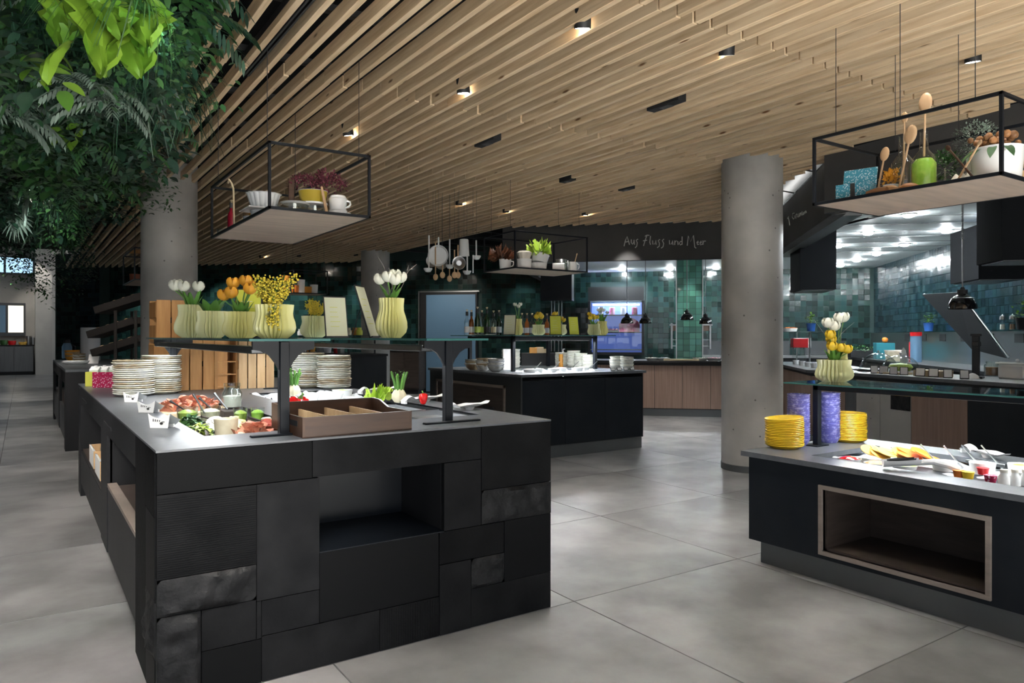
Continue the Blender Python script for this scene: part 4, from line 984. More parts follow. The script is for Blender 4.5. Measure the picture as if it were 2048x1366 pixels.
row = [(934, 'oil', 'glass', 'paper', 'clear vinegar bottle with a pale label at the end of the bottle row'), (943, 'oil', 'amber', 'paper', 'orange vinegar bottle with a pale label next to the clear one'), (955, 'wine', 'dkglass', 'greenfood', 'green oil bottle without a white label in the bottle row'), (964, 'oil', 'glass', 'greenfood', 'small clear oil bottle tucked behind the dark green ones'), (974, 'wine', 'dkglass', 'black', 'tall black oil bottle in the middle of the bottle row'), (987, 'oil', 'glass', 'cutboard', 'clear bottle with a beige label near the pale menu card'), (998, 'oil', 'dkglass', 'grey_porc', 'dark bottle with a grey label right beside the pale menu card')]
for n, (u, kd, gm, lm, lb) in enumerate(row):
    x, y = P2(u, 7.30 + .12 * (n % 2)); bottle(x, y, SZ2, kd, gm, lb, 'black', lm, 1.0)
x, y = P2(965, 7.2); o = MB().surf(lambda s, q: ((s - .5) * .36, (q - .5) * .12, .002 + .012 * noise.noise(Vector((s * 6, q * 4, 3)))), 20, 6).build('linen_cloth', 'paper', None, (x - .02, y - .06, SZ2 + .006), (0, 0, VIEW)); tag(o, 'crumpled white cloth lying in front of the bottles', 'cloth')
for n, u in enumerate((1044, 1054, 1064, 1074, 1084, 1094, 1104, 1114)):
    x, y = P2(u, 7.62); bottle(x, y, SZ2, 'oil', ['glass', 'amber'][n % 2], 'oil bottle with a pale pourer in the row behind the yellow vases', 'black', 'grey_porc', .95, 'oil bottles behind the yellow vases')
x, y = P2(1018, 6.95); menu(x, y, SZ2, VIEW - .25, .13, .235, 'card_white', 'pale green menu card leaning beside the white anemone vase')
x, y = P2(1112, 6.92); menu(x, y, SZ2, VIEW + .1, .13, .235, 'card_lime', 'lime menu card standing in front of the round daffodil vase')
x, y = P2(1149, 7.0); menu(x, y, SZ2, VIEW + .3, .12, .23, 'card_lime', 'lime menu card leaning beside the twin narcissus vases')
x, y = P2(1036, 7.0); vase(x, y, SZ2, 'tall', .19, .052, 'slim pale yellow vase with white anemones beside a menu card', 'vase', 18); tulips(x, y, SZ2 + .185, [(-.045, 0, .15), (0, -.01, .13), (.04, .01, .155)], 'three white anemones in the slim pale yellow vase', 'petal_w', r=.024, leaves=5, lh=.1, nm='anemone_bouquet')
x, y = P2(1077, 6.98); vase(x, y, SZ2, 'wide', .125, .07, 'round cream vase with yellow daffodils behind a small sign', 'vase2', 20); tulips(x, y, SZ2 + .12, [(-.03, 0, .07), (.0, -.02, .09), (.04, 0, .07), (.02, .03, .10)], 'yellow daffodils in the round cream vase', 'petal_y', r=.034, leaves=6, lh=.1, nm='daffodil_bouquet')
x, y = P2(1116, 7.12); vase(x, y, SZ2, 'wide', .13, .10, 'broad white-cream vase mostly hidden by the lime menu card', 'vase2', 22); tulips(x, y, SZ2 + .12, [(-.06, 0, .11), (-.02, .02, .12), (.05, 0, .06), (.07, -.02, .04)], 'yellow daffodils peeping over the lime menu card', 'petal_y', r=.03, leaves=7, lh=.12, nm='daffodil_bouquet')
x, y = P2(1188, 6.95); vase(x, y, SZ2, 'wide', .135, .075, 'pale ribbed vase with yellow narcissus in front of its taller twin', 'vase2', 22); tulips(x, y, SZ2 + .12, [(-.06, 0, .07), (-.03, -.02, .10), (.0, 0, .07), (.04, -.01, .08), (-.05, .03, .12)], 'yellow narcissus in the pale ribbed vase', 'petal_y', r=.028, leaves=6, lh=.11, nm='narcissus_bouquet')
x, y = P2(1204, 7.1); vase(x, y, SZ2, 'tall', .18, .07, 'taller pale ribbed vase with white narcissus near the blue fridge', 'vase', 22); tulips(x, y, SZ2 + .17, [(-.06, 0, .13), (-.01, .02, .12), (.03, 0, .13), (.08, -.01, .10), (-.03, -.02, .15)], 'white narcissus in front of the blue lit fridge', 'petal_w', r=.026, leaves=7, lh=.15, nm='narcissus_bouquet')
# bowls, stacked one by one
def bowlmesh(r, h, mat):
    return MB().lathe([(0, 0), (r * .42, 0), (r * .5, .006), (r * .8, h * .45), (r, h), (r * .975, h + .002), (r * .76, h * .52), (r * .42, .012), (0, .01)], 30, (0, 0, 0), 5, .02).mesh('bowl', mat)
BM = {}
def bowls(x, y, z, n, r, h, pitch, mats, label, group):
    for k in range(n):
        mm = mats[k % len(mats)]
        if (r, h, mm) not in BM: BM[r, h, mm] = bowlmesh(r, h, mm)
        tag(inst(BM[r, h, mm], 'bowl', None, (x + U(-.006, .006), y + U(-.006, .006), z + k * pitch), (U(-.05, .05), U(-.05, .05), U(0, 6))), label, 'bowl', group)
for n, (u, yy, nb, mats, nm) in enumerate(((945, 7.35, 4, ['bowlb', 'bowl'], 'brown glazed'), (966, 7.1, 5, ['bowl', 'bowlb', 'bowl'], 'grey glazed'), (990, 6.85, 5, ['bowl', 'grey_porc'], 'blue-grey glazed'))):
    x, y = P2(u, yy); bowls(max(x, 4.38), y, .9, nb, .095, .062, .021, mats, nm + ' bowl in its own stack beside the black frame post', nm + ' bowls')
for u, yy, nn in ((1022, 7.55, 18),):
    x, y = P2(u, yy); stack(x, y, .9, nn, .115, .0125, 'plate', 'cream plate in the tall stack behind the blue-grey bowls', 'tall plate stack behind the bowls', 'side_plate')
o = bx(-.05, .05, -.004, .004, 0, .245).build('white_board', 'paper', None, (*P2(1010 + 5, 7.2), .9), (0, 0, VIEW)); tag(o, 'white upright board behind the frame post on the black island', 'board')
for n, (u, yy, nn) in enumerate(((1141, 7.55, 12), (1162, 7.3, 14), (1184, 7.15, 12), (1206, 7.0, 11))):
    x, y = P2(u, yy); stack(min(x, 5.85), y, .9, nn, .085, .0145, 'plate', ['small cream plate in the stack beside the white bottle', 'small cream plate in the tallest stack under the glass', 'small cream plate in the stack with a printed band', 'small cream plate in the stack against the frame post'][n], ['plates beside the white bottle', 'tallest small plate stack', 'printed small plate stack', 'small plate stack at the frame post'][n], 'side_plate')
for n, (u, yy) in enumerate(((1250, 6.5), (1270, 6.32))):
    x, y = P2(u, yy); bowls(min(x, 5.86), y, .9, 7, .082, .05, .018, ['bowl', 'plate'], ['cream bowl in the stack outside the frame post above the small label cards', 'cream bowl in the stack at the end corner of the black island'][n], ['bowls outside the frame post', 'bowls at the island end'][n])
for n in range(4):
    x, y = P2(1226 + 13 * n, 6.24)
    t = thing('label_card', 'small white dish label in a black stand at the black island edge', 'label card', (x, y, .9), -.1, 'small label cards in front of the bowls')
    bx(-.028, .028, -.004, .004, 0, .04, .001).build('stand', 'black', t, (0, 0, .002), (-.4, 0, 0)); bx(-.024, .024, -.006, -.004, .006, .036).build('card', 'paper', t, (0, 0, .002), (-.4, 0, 0))
o = MB().surf(lambda s, q: (4.57 + 1.1 * s, 6.43 + .58 * q, .875 + .05 * noise.noise(Vector((s * 14, q * 8, 5)))), 40, 24).build('crushed_ice', 'ice'); tag(o, 'bed of crushed ice in the well of the black island', 'ice'); stuff(o)
for n in range(6):
    glassbowl(4.68 + .17 * n, 6.62 + .09 * (n % 2), .885, .07, .045, ['cream', 'garlic', 'cream', 'pink', 'garlic', 'cream'][n], ['white bowl of cream cheese on ice next to the frame post', 'white bowl of quark on ice beside the cream cheese', 'white bowl of porridge on ice', 'white bowl of pink yoghurt on ice', 'white bowl of yoghurt on ice beside the pink one', 'white bowl of cottage cheese on ice at the label end'][n], 'bowl', .8, 'salad_bowl', 'white')
for n in range(4):
    tag(MB().tube([(0, 0, 0), (.05, 0, .04), (.09, 0, .075)], [.009, .003, .004], 6).build('serving_spoon', 'steel', None, (4.75 + .27 * n, 6.62, .93), (0, 0, U(-.5, .5))), 'steel serving spoon standing in a white bowl on the black island ice', 'spoon', 'spoons on the black island ice')
for n, (dx, h, mm, lb) in enumerate(((0, .075, 'orangepaint', 'orange tub on the shelf behind the ice bowls'), (.11, .08, 'cutboard', 'stack of pale wooden boxes on the shelf behind the ice'), (.22, .055, 'cutboard', 'low pale wooden box on the shelf behind the ice'))):
    x, y = P2(1062 + 0, 8.0); tag(bx(-.05, .05, -.05, .05, 0, h, .004).build('storage_tub', mm, None, (x + dx, y - .05, 1.07), (0, 0, VIEW)), lb, 'tub')
x, y = P2(1085, 8.0); tag(bx(-.3, .3, -.07, .07, -.17, 0, .003).build('shelf_box', 'black', None, (x, y - .02, 1.07), (0, 0, VIEW)), 'black shelf box carrying tubs on the black island', 'shelf')
x, y = P2(1122, 7.5); tag(MB().lathe([(0, 0), (.03, 0), (.03, .16), (.026, .165), (0, .165)], 16).build('amber_canister', 'orangepaint', None, (x, y, .9)), 'amber canister standing behind the ice on the black island', 'canister')
x, y = P2(1126, 7.65); t = thing('pump_bottle', 'white pump bottle behind the amber canister', 'bottle', (x, y, .9)); MB().lathe([(0, 0), (.028, 0), (.028, .15), (.012, .17), (.012, .2), (0, .2)], 14).build('body', 'white', t); MB().tube([(0, 0, .2), (0, 0, .225), (.03, 0, .225)], .006).build('pump', 'white', t)
# ================================================================ the low black counter with coloured tableware
KX0, KX1, KY0, KY1, KZ = 3.43, 4.50, -.30, 2.745, .64
kc_ = thing('low_counter', 'low black counter with a framed niche and pale plinth carrying yellow plates', 'buffet counter', (KX0, KY0, 0))
kx = lambda x: x - KX0; ky = lambda y: y - KY0
KW = (kx(3.62), kx(4.26), ky(.0), ky(2.42))
slab(0, KX1 - KX0, 0, KY1 - KY0, .612, KZ, [KW]).build('worktop', 'top', kc_, smooth=False)
bx(KW[0], KW[1], KW[2], KW[3], .57, .576).build('food_well', 'white', kc_)
NY0, NY1, NZ0_, NZ1_ = ky(1.472), ky(2.247), .18, .50
m = MB(); Y0, Y1 = .03, KY1 - KY0 - .03
m.box(.035, .50, Y0, NY0, .135, .612); m.box(.035, .50, NY1, Y1, .135, .612); m.box(.035, .50, NY0, NY1, .135, NZ0_); m.box(.035, .50, NY0, NY1, NZ1_, .612)
m.box(.50, 1.04, Y0, Y1, .135, .565)
m.build('body', 'blackpanel', kc_, smooth=False)
bx(.46, .498, NY0, NY1, NZ0_, NZ1_).build('niche_back', 'nichew', kc_); bx(.05, .46, NY0, NY1, NZ0_, NZ0_ + .012).build('niche_floor', 'nichew', kc_); bx(.05, .46, NY1 - .012, NY1, NZ0_, NZ1_).build('niche_side', 'nichew', kc_); bx(.05, .46, NY0, NY0 + .012, NZ0_, NZ1_).build('niche_side', 'nichew', kc_)
f = MB(); w = .022
for a, b, c, d in ((NY0 - w, NY1 + w, NZ1_, NZ1_ + w), (NY0 - w, NY1 + w, NZ0_ - w, NZ0_), (NY0 - w, NY0, NZ0_, NZ1_), (NY1, NY1 + w, NZ0_, NZ1_)): f.box(.022, .06, a, b, c, d, .001)
f.build('niche_frame', 'framewood', kc_)
bx(.09, 1.0, .06, KY1 - KY0 - .07, 0, .135).build('plinth', 'plinth', kc_)
kg = thing('glass_guard', 'glass sneeze guard over the low counter carrying the twin cream vases', 'sneeze guard', (3.97, 0, KZ))
for yy in (.25, 2.615): bx(-.018, .018, yy - .018, yy + .018, 0, .37, .002).build('post', 'frame', kg); bx(-.06, .06, yy - .04, yy + .04, 0, .006).build('base_plate', 'frame', kg)
bx(-.018, .018, .2, 2.63, .335, .37, .002).build('rail', 'frame', kg)
gl = bx(-.12, .36, -.1, 2.76, .370, .380, .001).build('glass_shelf', 'sglass', kg)
e = MB(); e.box(-.122, -.12, -.1, 2.76, .371, .379); e.box(-.12, .36, 2.76, 2.762, .371, .379); e.build('edge', 'eglass', gl)
bx(.02, .06, .3, 2.5, .34, .365).build('lamp_bar', 'dsteel', kg); MB().add([(.025, .3, .3398), (.025, 2.5, .3398), (.055, 2.5, .3398), (.055, .3, .3398)], [(0, 1, 2, 3)]).build('led_strip', 'ledstrip', kg)
arealamp('led_lamp', (4.01, 1.4, KZ + .333), .05, 2.2, 12, (.93, .97, 1))
KG = KZ + .38
x, y, _ = gz(1672, 763, KG); vase(x - .02, y, KG, 'wide', .135, .098, 'wide cream fluted vase in front of its taller twin on the low guard', 'vase2', 24); vase(x + .13, y + .07, KG, 'tall', .20, .065, 'narrow tall cream fluted vase on the low guard', 'vase', 20)
tulips(x - .02, y, KG + .13, [(-.04, 0, .13), (0, .02, .10), (.02, -.03, .05), (.09, -.03, .04), (-.07, -.03, .06)], 'yellow tulips spilling over the wide cream vase', 'petal_y', r=.032, leaves=7, lh=.12)
tulips(x + .06, y + .03, KG + .19, [(-.10, 0, .14), (-.03, .0, .12), (.01, -.01, .17), (.035, -.02, .175)], 'white tulips with a long bare twig above the yellow ones', 'petal_w', r=.036, leaves=4, lh=.1, twigs=4)
# yellow plates, violet cups
def tiltstack(x, y, z, n, r, pitch, mat, lean, label, group, name, h=.02):
    key = (name, r, mat)
    if key not in PL: PL[key] = plate_mesh(r, h, name, mat)
    for k in range(n):
        a = lean * max(0, k - n * .35) / n
        o = inst(PL[key], name, None, (x + U(-.002, .002), y + U(-.002, .002), z + k * pitch + r * math.sin(a) * .9), (0, -a, VIEW)); tag(o, label, 'plate', group)
x, y, _ = gz(1549, 897, KZ); tiltstack(x + .08, y - .01, KZ, 17, .110, .0092, 'yplate', .14, 'yellow plate in the leaning stack at the corner of the low counter', 'yellow plates at the counter corner', 'yellow_plate')
x, y, _ = gz(1701, 882, KZ); tiltstack(x - .02, y - .0, KZ, 18, .105, .0092, 'yplate', .0, 'yellow plate in the straight stack behind the guard post', 'yellow plates behind the post', 'yellow_plate')
cup = MB().lathe([(0, 0), (.045, 0), (.05, .006), (.064, .034), (.067, .04), (.064, .041), (.046, .01), (0, .008)], 28).mesh('violet_bowl', 'pbowl')
for n, (u, v) in enumerate(((1588, 890), (1655, 884))):
    x, y, _ = gz(u, v, KZ)
    for k in range(22): tag(inst(cup, 'violet_bowl', None, (x + (.03 if n == 0 else 0), y - .01, KZ + .0128 * k), (0, 0, U(0, 6))), ['violet speckled bowl in the tall stack between yellow plates and guard post', 'violet speckled bowl in the tall stack behind the guard post'][n], 'bowl', ['violet bowls in front of the post', 'violet bowls behind the post'][n])
def tongspoon(x, y, z, rz, label, s=1.):
    t = thing('serving_spoon', label, 'spoon', (x, y, z), rz, None, s)
    MB().surf(lambda p, q: ((p - .5) * .075 * math.sin(PI * (.08 + .84 * q)) ** .5, q * .15, .006 + .030 * (2 * p - 1) ** 2 + .012 * q), 8, 10).build('bowl', 'white', t)
    MB().tube([(0, .14, .03), (0, .2, .036), (0, .26, .022), (0, .30, .006)], [.012, .013, .014, .016], 8).build('handle', 'white', t)
    MB().surf(lambda p, q: ((p - .5) * .05 * math.sin(PI * (.1 + .8 * q)) ** .5, .02 + q * .11, .009 + .03 * (2 * p - 1) ** 2 + .012 * q), 6, 8).build('inner_glaze', 'black', t)
    return t
x, y, _ = gz(1780, 937, KZ); tongspoon(x - .03, y + .02, KZ, -2.35, 'white porcelain spoon with dark inside resting at the low counter edge', 1.15)
x, y, _ = gz(1985, 905, KZ); spoonrest(4.40, y + .03, KZ, 2.6, 'pair of white porcelain spoons on the far side of the low counter', 1.1)
KB = .576
o = MB().surf(lambda s, q: (3.63 + .62 * s, .02 + 2.39 * q, .60 + .03 * noise.noise(Vector((s * 8, q * 24, 9)))), 24, 80).build('crushed_ice', 'ice'); tag(o, 'bed of crushed ice in the well of the low counter', 'ice'); stuff(o)
for n, (dx, dy, mm) in enumerate(((0, 0, 'melon'), (.10, -.14, 'orange'))):
    slices('melon_slices', 3.98 + dx * .6, 2.20 + dy, .64, .16, .05, 9, mm, ['fan of yellow melon slices on the low counter ice', 'fan of orange melon slices beside the yellow melon'][n], 'fruit', .055)
for n, (x, y, mm) in enumerate(((3.76, 2.28, 'redpepper'), (3.74, 2.12, 'orange'), (3.80, 2.0, 'greenfood'))):
    glassbowl(x, y, .60, .06, .03, mm, ['white dish of tomato slices at the well corner', 'white dish of carrot slices near the well edge', 'white dish of cucumber beside the large spoon'][n], 'bowl', .9, 'small_dish', 'white')
for n in range(7):
    x, y = 3.92 + .11 * (n % 3), 1.86 - .13 * n
    glassbowl(x, y, .60, .06, .06, ['garlic', 'cream', 'greenfood', 'garlic', 'cream', 'greenfood', 'garlic'][n], 'white bowl of dip bedded in ice on the low counter', 'bowl', .75, 'salad_bowl', 'white')['group'] = 'dip bowls on the low counter ice'
    tag(bx(-.03, .03, -.03, .03, 0, .02, .003).build('label_block', 'dsteel', None, (4.19, y - .02, .625)), 'small dark block between dip bowls on the low counter', 'label block', 'dark label blocks')
for n in range(4):
    x, y, _ = gz(1885 + 40 * n, 905, .70)
    tag(MB().tube([(0, 0, 0), (-.05, .05, .08), (-.07, .07, .115)], [.007, .003, .004], 6).build('serving_spoon', 'steel', None, (x, y, .62), (0, 0, U(-.4, .4))), 'thin steel spoon sticking out of a dip bowl on the low counter', 'spoon', 'spoons in the low counter dips')
for n, (u, v, mm, lb) in enumerate(((1912, 945, 'orange', 'orange jam portion at the low counter edge'), (1930, 948, 'petal_y', 'yellow honey portion at the low counter edge'), (1975, 955, 'magenta', 'red jam portion at the low counter edge'), (1960, 940, 'red', 'red lidded portion behind the jam'))):
    x, y, _ = gz(u, v, .64)
    t = thing('portion_cup', lb, 'portion cup', (x + .03, y, .615)); MB().lathe([(0, 0), (.022, 0), (.027, .03), (0, .03)], 14).build('cup', mm, t); MB().lathe([(.028, .03), (.029, .033), (0, .033)], 14).build('lid', mm, t)
for n in range(4):
    x, y, _ = gz(2000 + 22 * n, 952, .66)
    t = thing('milk_bottle', 'small white lidded bottle standing in the low counter ice', 'bottle', (x + .04, y, .60), 0, 'small white bottles'); MB().lathe([(0, 0), (.024, 0), (.024, .05), (.015, .065), (.015, .08), (0, .08)], 16).build('body', 'white', t); MB().lathe([(.016, .072), (.016, .086), (0, .086)], 12).build('cap', 'garlic', t)
# ================================================================ kitchen counters
def counter(name, label, A, B, depth, panels, z=.9, base='concrete', off=.06):
    A, B = Vector(A), Vector(B); d = (B - A); L = d.length; rz = math.atan2(d.y, d.x)      # interior lies on the +y side of A->B
    t = thing(name, label, 'kitchen counter', (A.x, A.y, 0), rz)
    bx(0, L, 0, depth, z - .035, z, .003).build('worktop', 'laminate' if name == 'back_counter' else 'top', t)
    bx(.0, L, off + .02, depth - .02, .12, z - .04).build('carcass', 'black', t); bx(0, L, off + .06, depth - .05, 0, .12).build('plinth', 'plinth', t)
    for a, b, m in panels: bx(a * L + .003, b * L - .003, off, off + .02, .13, z - .075, .001).build('front_panel', m, t)
    return t
A0 = K(-2.2, 11.95); A1 = K(1.75, 11.95)
counter('back_counter', 'rose-brown wood fronted kitchen counter below the chalk lettering', A0, A1, .9, [(k / 9, (k + 1) / 9, 'pinkwood') for k in range(9)])
B1 = (7.69, 5.21)
counter('side_counter', 'rose-brown wood fronted kitchen counter running from the column towards the glass domes', K(1.75, 11.95), B1, .85, [(k / 8, (k + 1) / 8, 'pinkwood') for k in range(8)])
CD = Vector((-.288, -.958)).normalized(); CN = Vector((CD.y * -1, CD.x)) ; CN = Vector((.958, -.288)).normalized(); CP = Vector(B1)
def onC(u, back): k = Vector(ray(u)); d = (CP.dot(CN) + back) / k.dot(CN); return k.x * d, k.y * d
def sC(u): x, y = onC(u, .06); return (Vector((x, y)) - CP).dot(CD)
LC = 3.9; cu = [0, sC(1690) / LC, sC(1712) / LC, sC(1760) / LC, sC(1822) / LC, sC(1935) / LC, 1]
counter('grill_counter', 'kitchen counter with grey patchwork, wood and black fronts behind the low guard', B1, tuple(CP + CD * LC), .8, list(zip(cu[:-1], cu[1:], ['pinkwood', 'greywood', 'concrete', 'concrete2', 'pinkwood', 'blackpanel'])))
# split-stone piece and door handle on that front
x, y = onC(1800, .05); sp = rough_panel(-.12, .12, .55, .70, .02, .02, 77).build('split_stone', 'stone_r', None, (x, y, 0), (0, 0, math.atan2(CD.y, CD.x))); tag(sp, 'rough split stone piece set in the grey counter front', 'stone panel')
# label cards along the grill counter
for n, (u, w) in enumerate(((1749, .075), (1767, .085), (1787, .075), (1808, .075), (1840, .085), (1867, .085), (1896, .075), (1929, .075))):
    x, y = onC(u, .10 + .03 * (n % 2))
    t = thing('label_card', 'white dish label in a black frame at the grill counter edge', 'label card', (x, y, .9), -math.atan2(*ray(u)) + U(-.25, .25), 'framed label cards on the grill counter')
    bx(-w / 2, w / 2, -.004, .004, 0, .088, .001).build('frame', 'black', t, (0, 0, .003), (-.45, 0, 0)); bx(-w / 2 + .006, w / 2 - .006, -.006, -.004, .006, .082).build('card', 'paper', t, (0, 0, .003), (-.45, 0, 0))
# glass cloches, boards, bottles
for n, (u, r, bk) in enumerate(((1757, .20, .55), (1801, .19, .38))):
    x, y = onC(u, bk)
    t = thing('glass_cloche', ['clear roll-top glass cloche beside the teal box', 'clear round glass cloche over a green melon beside the label cards'][n], 'cloche', (x, y, .9))
    MB().lathe([(r, .02)] + [(r * math.cos(a), .02 + r * .95 * math.sin(a)) for a in [.2, .45, .7, .95, 1.2, 1.4]] + [(.012, .02 + r * .95), (.0, .03 + r * .95)], 32).build('dome', 'glass', t)
    MB().lathe([(r, .02), (r + .006, .02), (r + .006, .028), (r, .028)], 32).build('rim', 'steel', t)
    MB().lathe([(0, 0), (r + .02, 0), (r + .02, .018), (0, .018)], 32).build('base', 'black' if n == 0 else 'white', t)
    MB().ball((0, 0, .02 + r * .95 + .015), .015, 10, 8).build('knob', 'steel', t)
x, y = onC(1801, .38); t = thing('melon_half', 'green melon half under the round glass cloche', 'fruit', (x, y, .918)); MB().lathe([(0, 0), (.09, .01), (.12, .05), (.10, .08), (0, .095)], 22).build('body', 'greenfood', t)
for n, (u, bk, w) in enumerate(((1788, .22, .30), (1866, .25, .30))):
    x, y = onC(u, bk); tag(bx(-w / 2, w / 2, -.09, .09, 0, [.02, .06][n], .003).build('cutting_board', 'cutboard', None, (x, y, .90), (0, 0, math.atan2(CD.y, CD.x) + .1)), ['thin pale cutting board in front of the round cloche', 'thick pale cutting board beside the black tong stand'][n], 'board')
x, y = onC(1807, .66); t = thing('squeeze_bottle', 'white squeeze bottle behind the round glass cloche', 'bottle', (x, y, .9)); MB().lathe([(0, 0), (.035, 0), (.035, .15), (.03, .17), (.033, .175), (.033, .2), (.008, .27), (0, .272)], 18).build('body', 'white', t)
x, y = onC(1945, .26); t = thing('linen_napkin', 'folded white napkin on the board beside the black stand', 'napkin', (x - .0, y, .90)); MB().surf(lambda s, q: ((s - .5) * .18, (q - .5) * .12, .004 + .05 * math.sin(PI * s) * math.sin(PI * q)), 10, 8).build('cloth', 'paper', t)
x, y = onC(1952, .34); t = thing('tong_stand', 'tall black post stand clamped to the grill counter', 'stand', (x, y, .9), .3)
bx(-.09, .09, -.06, .06, 0, .02, .003).build('base', 'black', t); bx(-.035, .035, -.03, .03, .02, .40, .004).build('post', 'black', t); bx(-.05, .11, -.03, .03, .30, .35, .006).build('clamp', 'black', t); bx(-.045, .045, -.04, .04, .40, .42).build('cap', 'black', t)
# heat lamps
def heatlamp(x, y, zb, r, ztop, label, group=None):
    t = thing('heat_lamp', label, 'heat lamp', (x, y, zb), 0, group); h = r * 1.25
    MB().lathe([(r, 0), (r * .98, h * .2), (r * .9, h * .42), (r * .74, h * .65), (r * .5, h * .82), (r * .34, h * .88), (r * .34, h * 1.0), (r * .30, h * 1.0), (r * .45, h * .80), (r * .85, h * .4), (r * .96, 0)], 32).build('shade', 'lampshade', t)
    MB().lathe([(r * .36, h * .86), (r * .36, h * 1.18), (r * .18, h * 1.2), (r * .12, h * 1.35), (0, h * 1.35)], 20).build('cap', 'black', t)
    MB().lathe([(r * .75, h * .66), (r * .78, h * .67), (r * .74, h * .69)], 28).build('ring', 'chain', t)
    L = ztop - zb - h * 1.35; n = 120; c = MB()
    c.tube([(0, 0, h * 1.35), (0, 0, h * 1.35 + L)], r * .05, 6)
    for k in range(int(L * .5 / .012)): c.lathe([(r * .05, 0), (r * .11, .004), (r * .05, .008)], 8, (0, 0, h * 1.35 + L * .5 + k * .012))
    c.build('cord', 'chain', t)
    MB().ball((0, 0, h * .35), r * .3, 10, 8).build('bulb', 'lamp', t)
    spot('heat_lamp_light', (x, y, zb + h * .05), (x, y, 0), 14, 1.5, .5, (1, .82, .62), .03)
    return t
for n, (u, vb) in enumerate(((1254, 647), (1291, 647), (1374, 640), (1411, 648))):
    q, p, z = gp(u, vb, 12.25 + .15 * (n % 2)); heatlamp(*K(q, p), z, .105, 2.7, ['black heat lamp hanging in front of the blue fridge', 'black heat lamp hanging just beside the blue fridge', 'black heat lamp hanging in front of the light green tiled pillar', 'black heat lamp hanging beside the light green pillar towards the column'][n])
x, y = onC(1925, .35); d = x * FX + y * FY; heatlamp(x, y, EYE - (618 - HZ) / FPX * d, .125, 2.7, 'large black heat lamp hanging over the label cards of the grill counter')
# things on the back counter
for n, (u, v) in enumerate(((1305, 715), (1327, 718), (1400, 716), (1428, 712))):
    q, p, _ = gp(u, 700, 12.25); t = thing('white_platter', ['white platter with tongs at the near end of the wood counter', 'white wavy platter beside the cutting board', 'white platter below the light green pillar', 'white platter of fish beside the concrete column'][n], 'platter', (*K(q, p), .9), U(0, 3))
    MB().lathe([(0, .0), (.10, 0), (.15, .03), (.14, .032), (.09, .01), (0, .008)], 24).build('dish', 'white', t).scale = (1, .7, 1.3)
    MB().surf(lambda s, q2: ((s - .5) * .2, (q2 - .5) * .1, .03 + .025 * noise.noise(Vector((s * 7 + n, q2 * 6, 1))) + .01), 10, 6).build('food', ['garlic', 'grey_porc', 'garlic', 'pink'][n], t)
q, p, _ = gp(1362, 715, 12.15); tag(bx(-.28, .28, -.12, .12, 0, .025, .003).build('cutting_board', 'cutboard', None, (*K(q, p), .9), (0, 0, K45)), 'long pale cutting board below the light green pillar', 'board')
# light green pillar
q0, _, _ = gp(1354, 600, 13.2); q1, _, _ = gp(1404, 600, 13.2)
pl = struct(bx(q0, q1, 13.2, 13.6, .3, 2.7).build('wall_pillar', 'grout', None, (0, 0, 0), (0, 0, K45)))
PT = (q1 - q0) / 4
lt = [MB().add(*(lambda s: (s.v, s.f))(tilemesh(PT - .006, .008, .001))).mesh('wall_tile', 'tilel', False) for _ in range(6)]
for i in range(4):
    for r in range(20): inst(lt[(i * 5 + r * 7) % 6], 'tile', pl, (q0 + .003 + i * PT, 13.2, .5 + r * PT))
for e in (q0 - .02, q1 + .004): bx(e, e + .016, 13.18, 13.22, .5, 2.7).build('corner_strip', 'steel', pl, (0, 0, 0))
bx(q0, q1, 13.19, 13.6, .3, .5).build('skirting', 'steel', pl)
spot('pillar_lamp', (*K((q0 + q1) / 2, 12.95), 2.66), (*K((q0 + q1) / 2, 13.15), .9), 38, .8, .6, (.9, 1, .97), .04)
# blue lit display fridge in the back wall
fr = thing('display_fridge', 'built-in display fridge glowing blue with salmon on its shelves', 'fridge', (*K((FQ0 + FQ1) / 2, 15.64), 0), K45)
fw = (FQ1 - FQ0) / 2
for q in ((-fw - .05, -fw, 0, .4, FZ0 - .1, FZ1 + .02), (fw, fw + .05, 0, .4, FZ0 - .1, FZ1 + .02), (-fw, fw, 0, .4, FZ0 - .1, FZ0 - .05)): bx(*q).build('side_panel', 'black', fr)
bx(-fw - .05, fw + .05, -.02, .05, FZ1 + .02, FZ1 + .32).build('top_cover', 'black', fr)
bx(-fw, fw, .38, .4, FZ0 - .05, FZ1).build('light_panel', 'fridgeglow', fr); bx(-fw + .05, fw - .05, .1, .13, FZ1 - .07, FZ1 - .04).build('lamp_tube', 'lampc', fr)
for k in range(3): bx(-fw, fw, .02, .38, FZ0 + .0 + k * (FZ1 - FZ0) * .36, FZ0 + .02 + k * (FZ1 - FZ0) * .36).build('shelf', 'black' if k else 'steel', fr)
bx(-fw, fw, .0, .006, FZ0 - .05, FZ1).build('glass_door', 'glass', fr)
arealamp('fridge_lamp', (*K((FQ0 + FQ1) / 2, 15.8), FZ1 - .03), .9, .1, 8, (.35, .45, 1), (0, 0, K45))
fc0 = (FQ0 + FQ1) / 2; sh = (FZ1 - FZ0) * .36
t = thing('salmon_fillet', 'whole pink salmon fillet standing on the middle fridge shelf', 'fish', (*K(fc0 + .28, 15.72), FZ0 + .02 + sh), K45)
MB().surf(lambda s, q: (-.22 + .44 * s, .05 * math.sin(PI * q), .0 + .30 * q * (.35 + .65 * math.sin(PI * (.1 + .75 * s)))), 14, 8).build('fillet', 'pink', t); 
t = thing('fish_tray', 'tray of pink fish pieces on the middle fridge shelf', 'tray', (*K(fc0 - .15, 15.78), FZ0 + .02 + sh), K45); bx(-.2, .2, -.1, .1, 0, .03).build('tray', 'white', t); 
for k in range(6): MB().ball((-.16 + .065 * k, 0, .05), .035, 8, 6, (1, 1, .7)).build('fish_piece', 'pink', t)
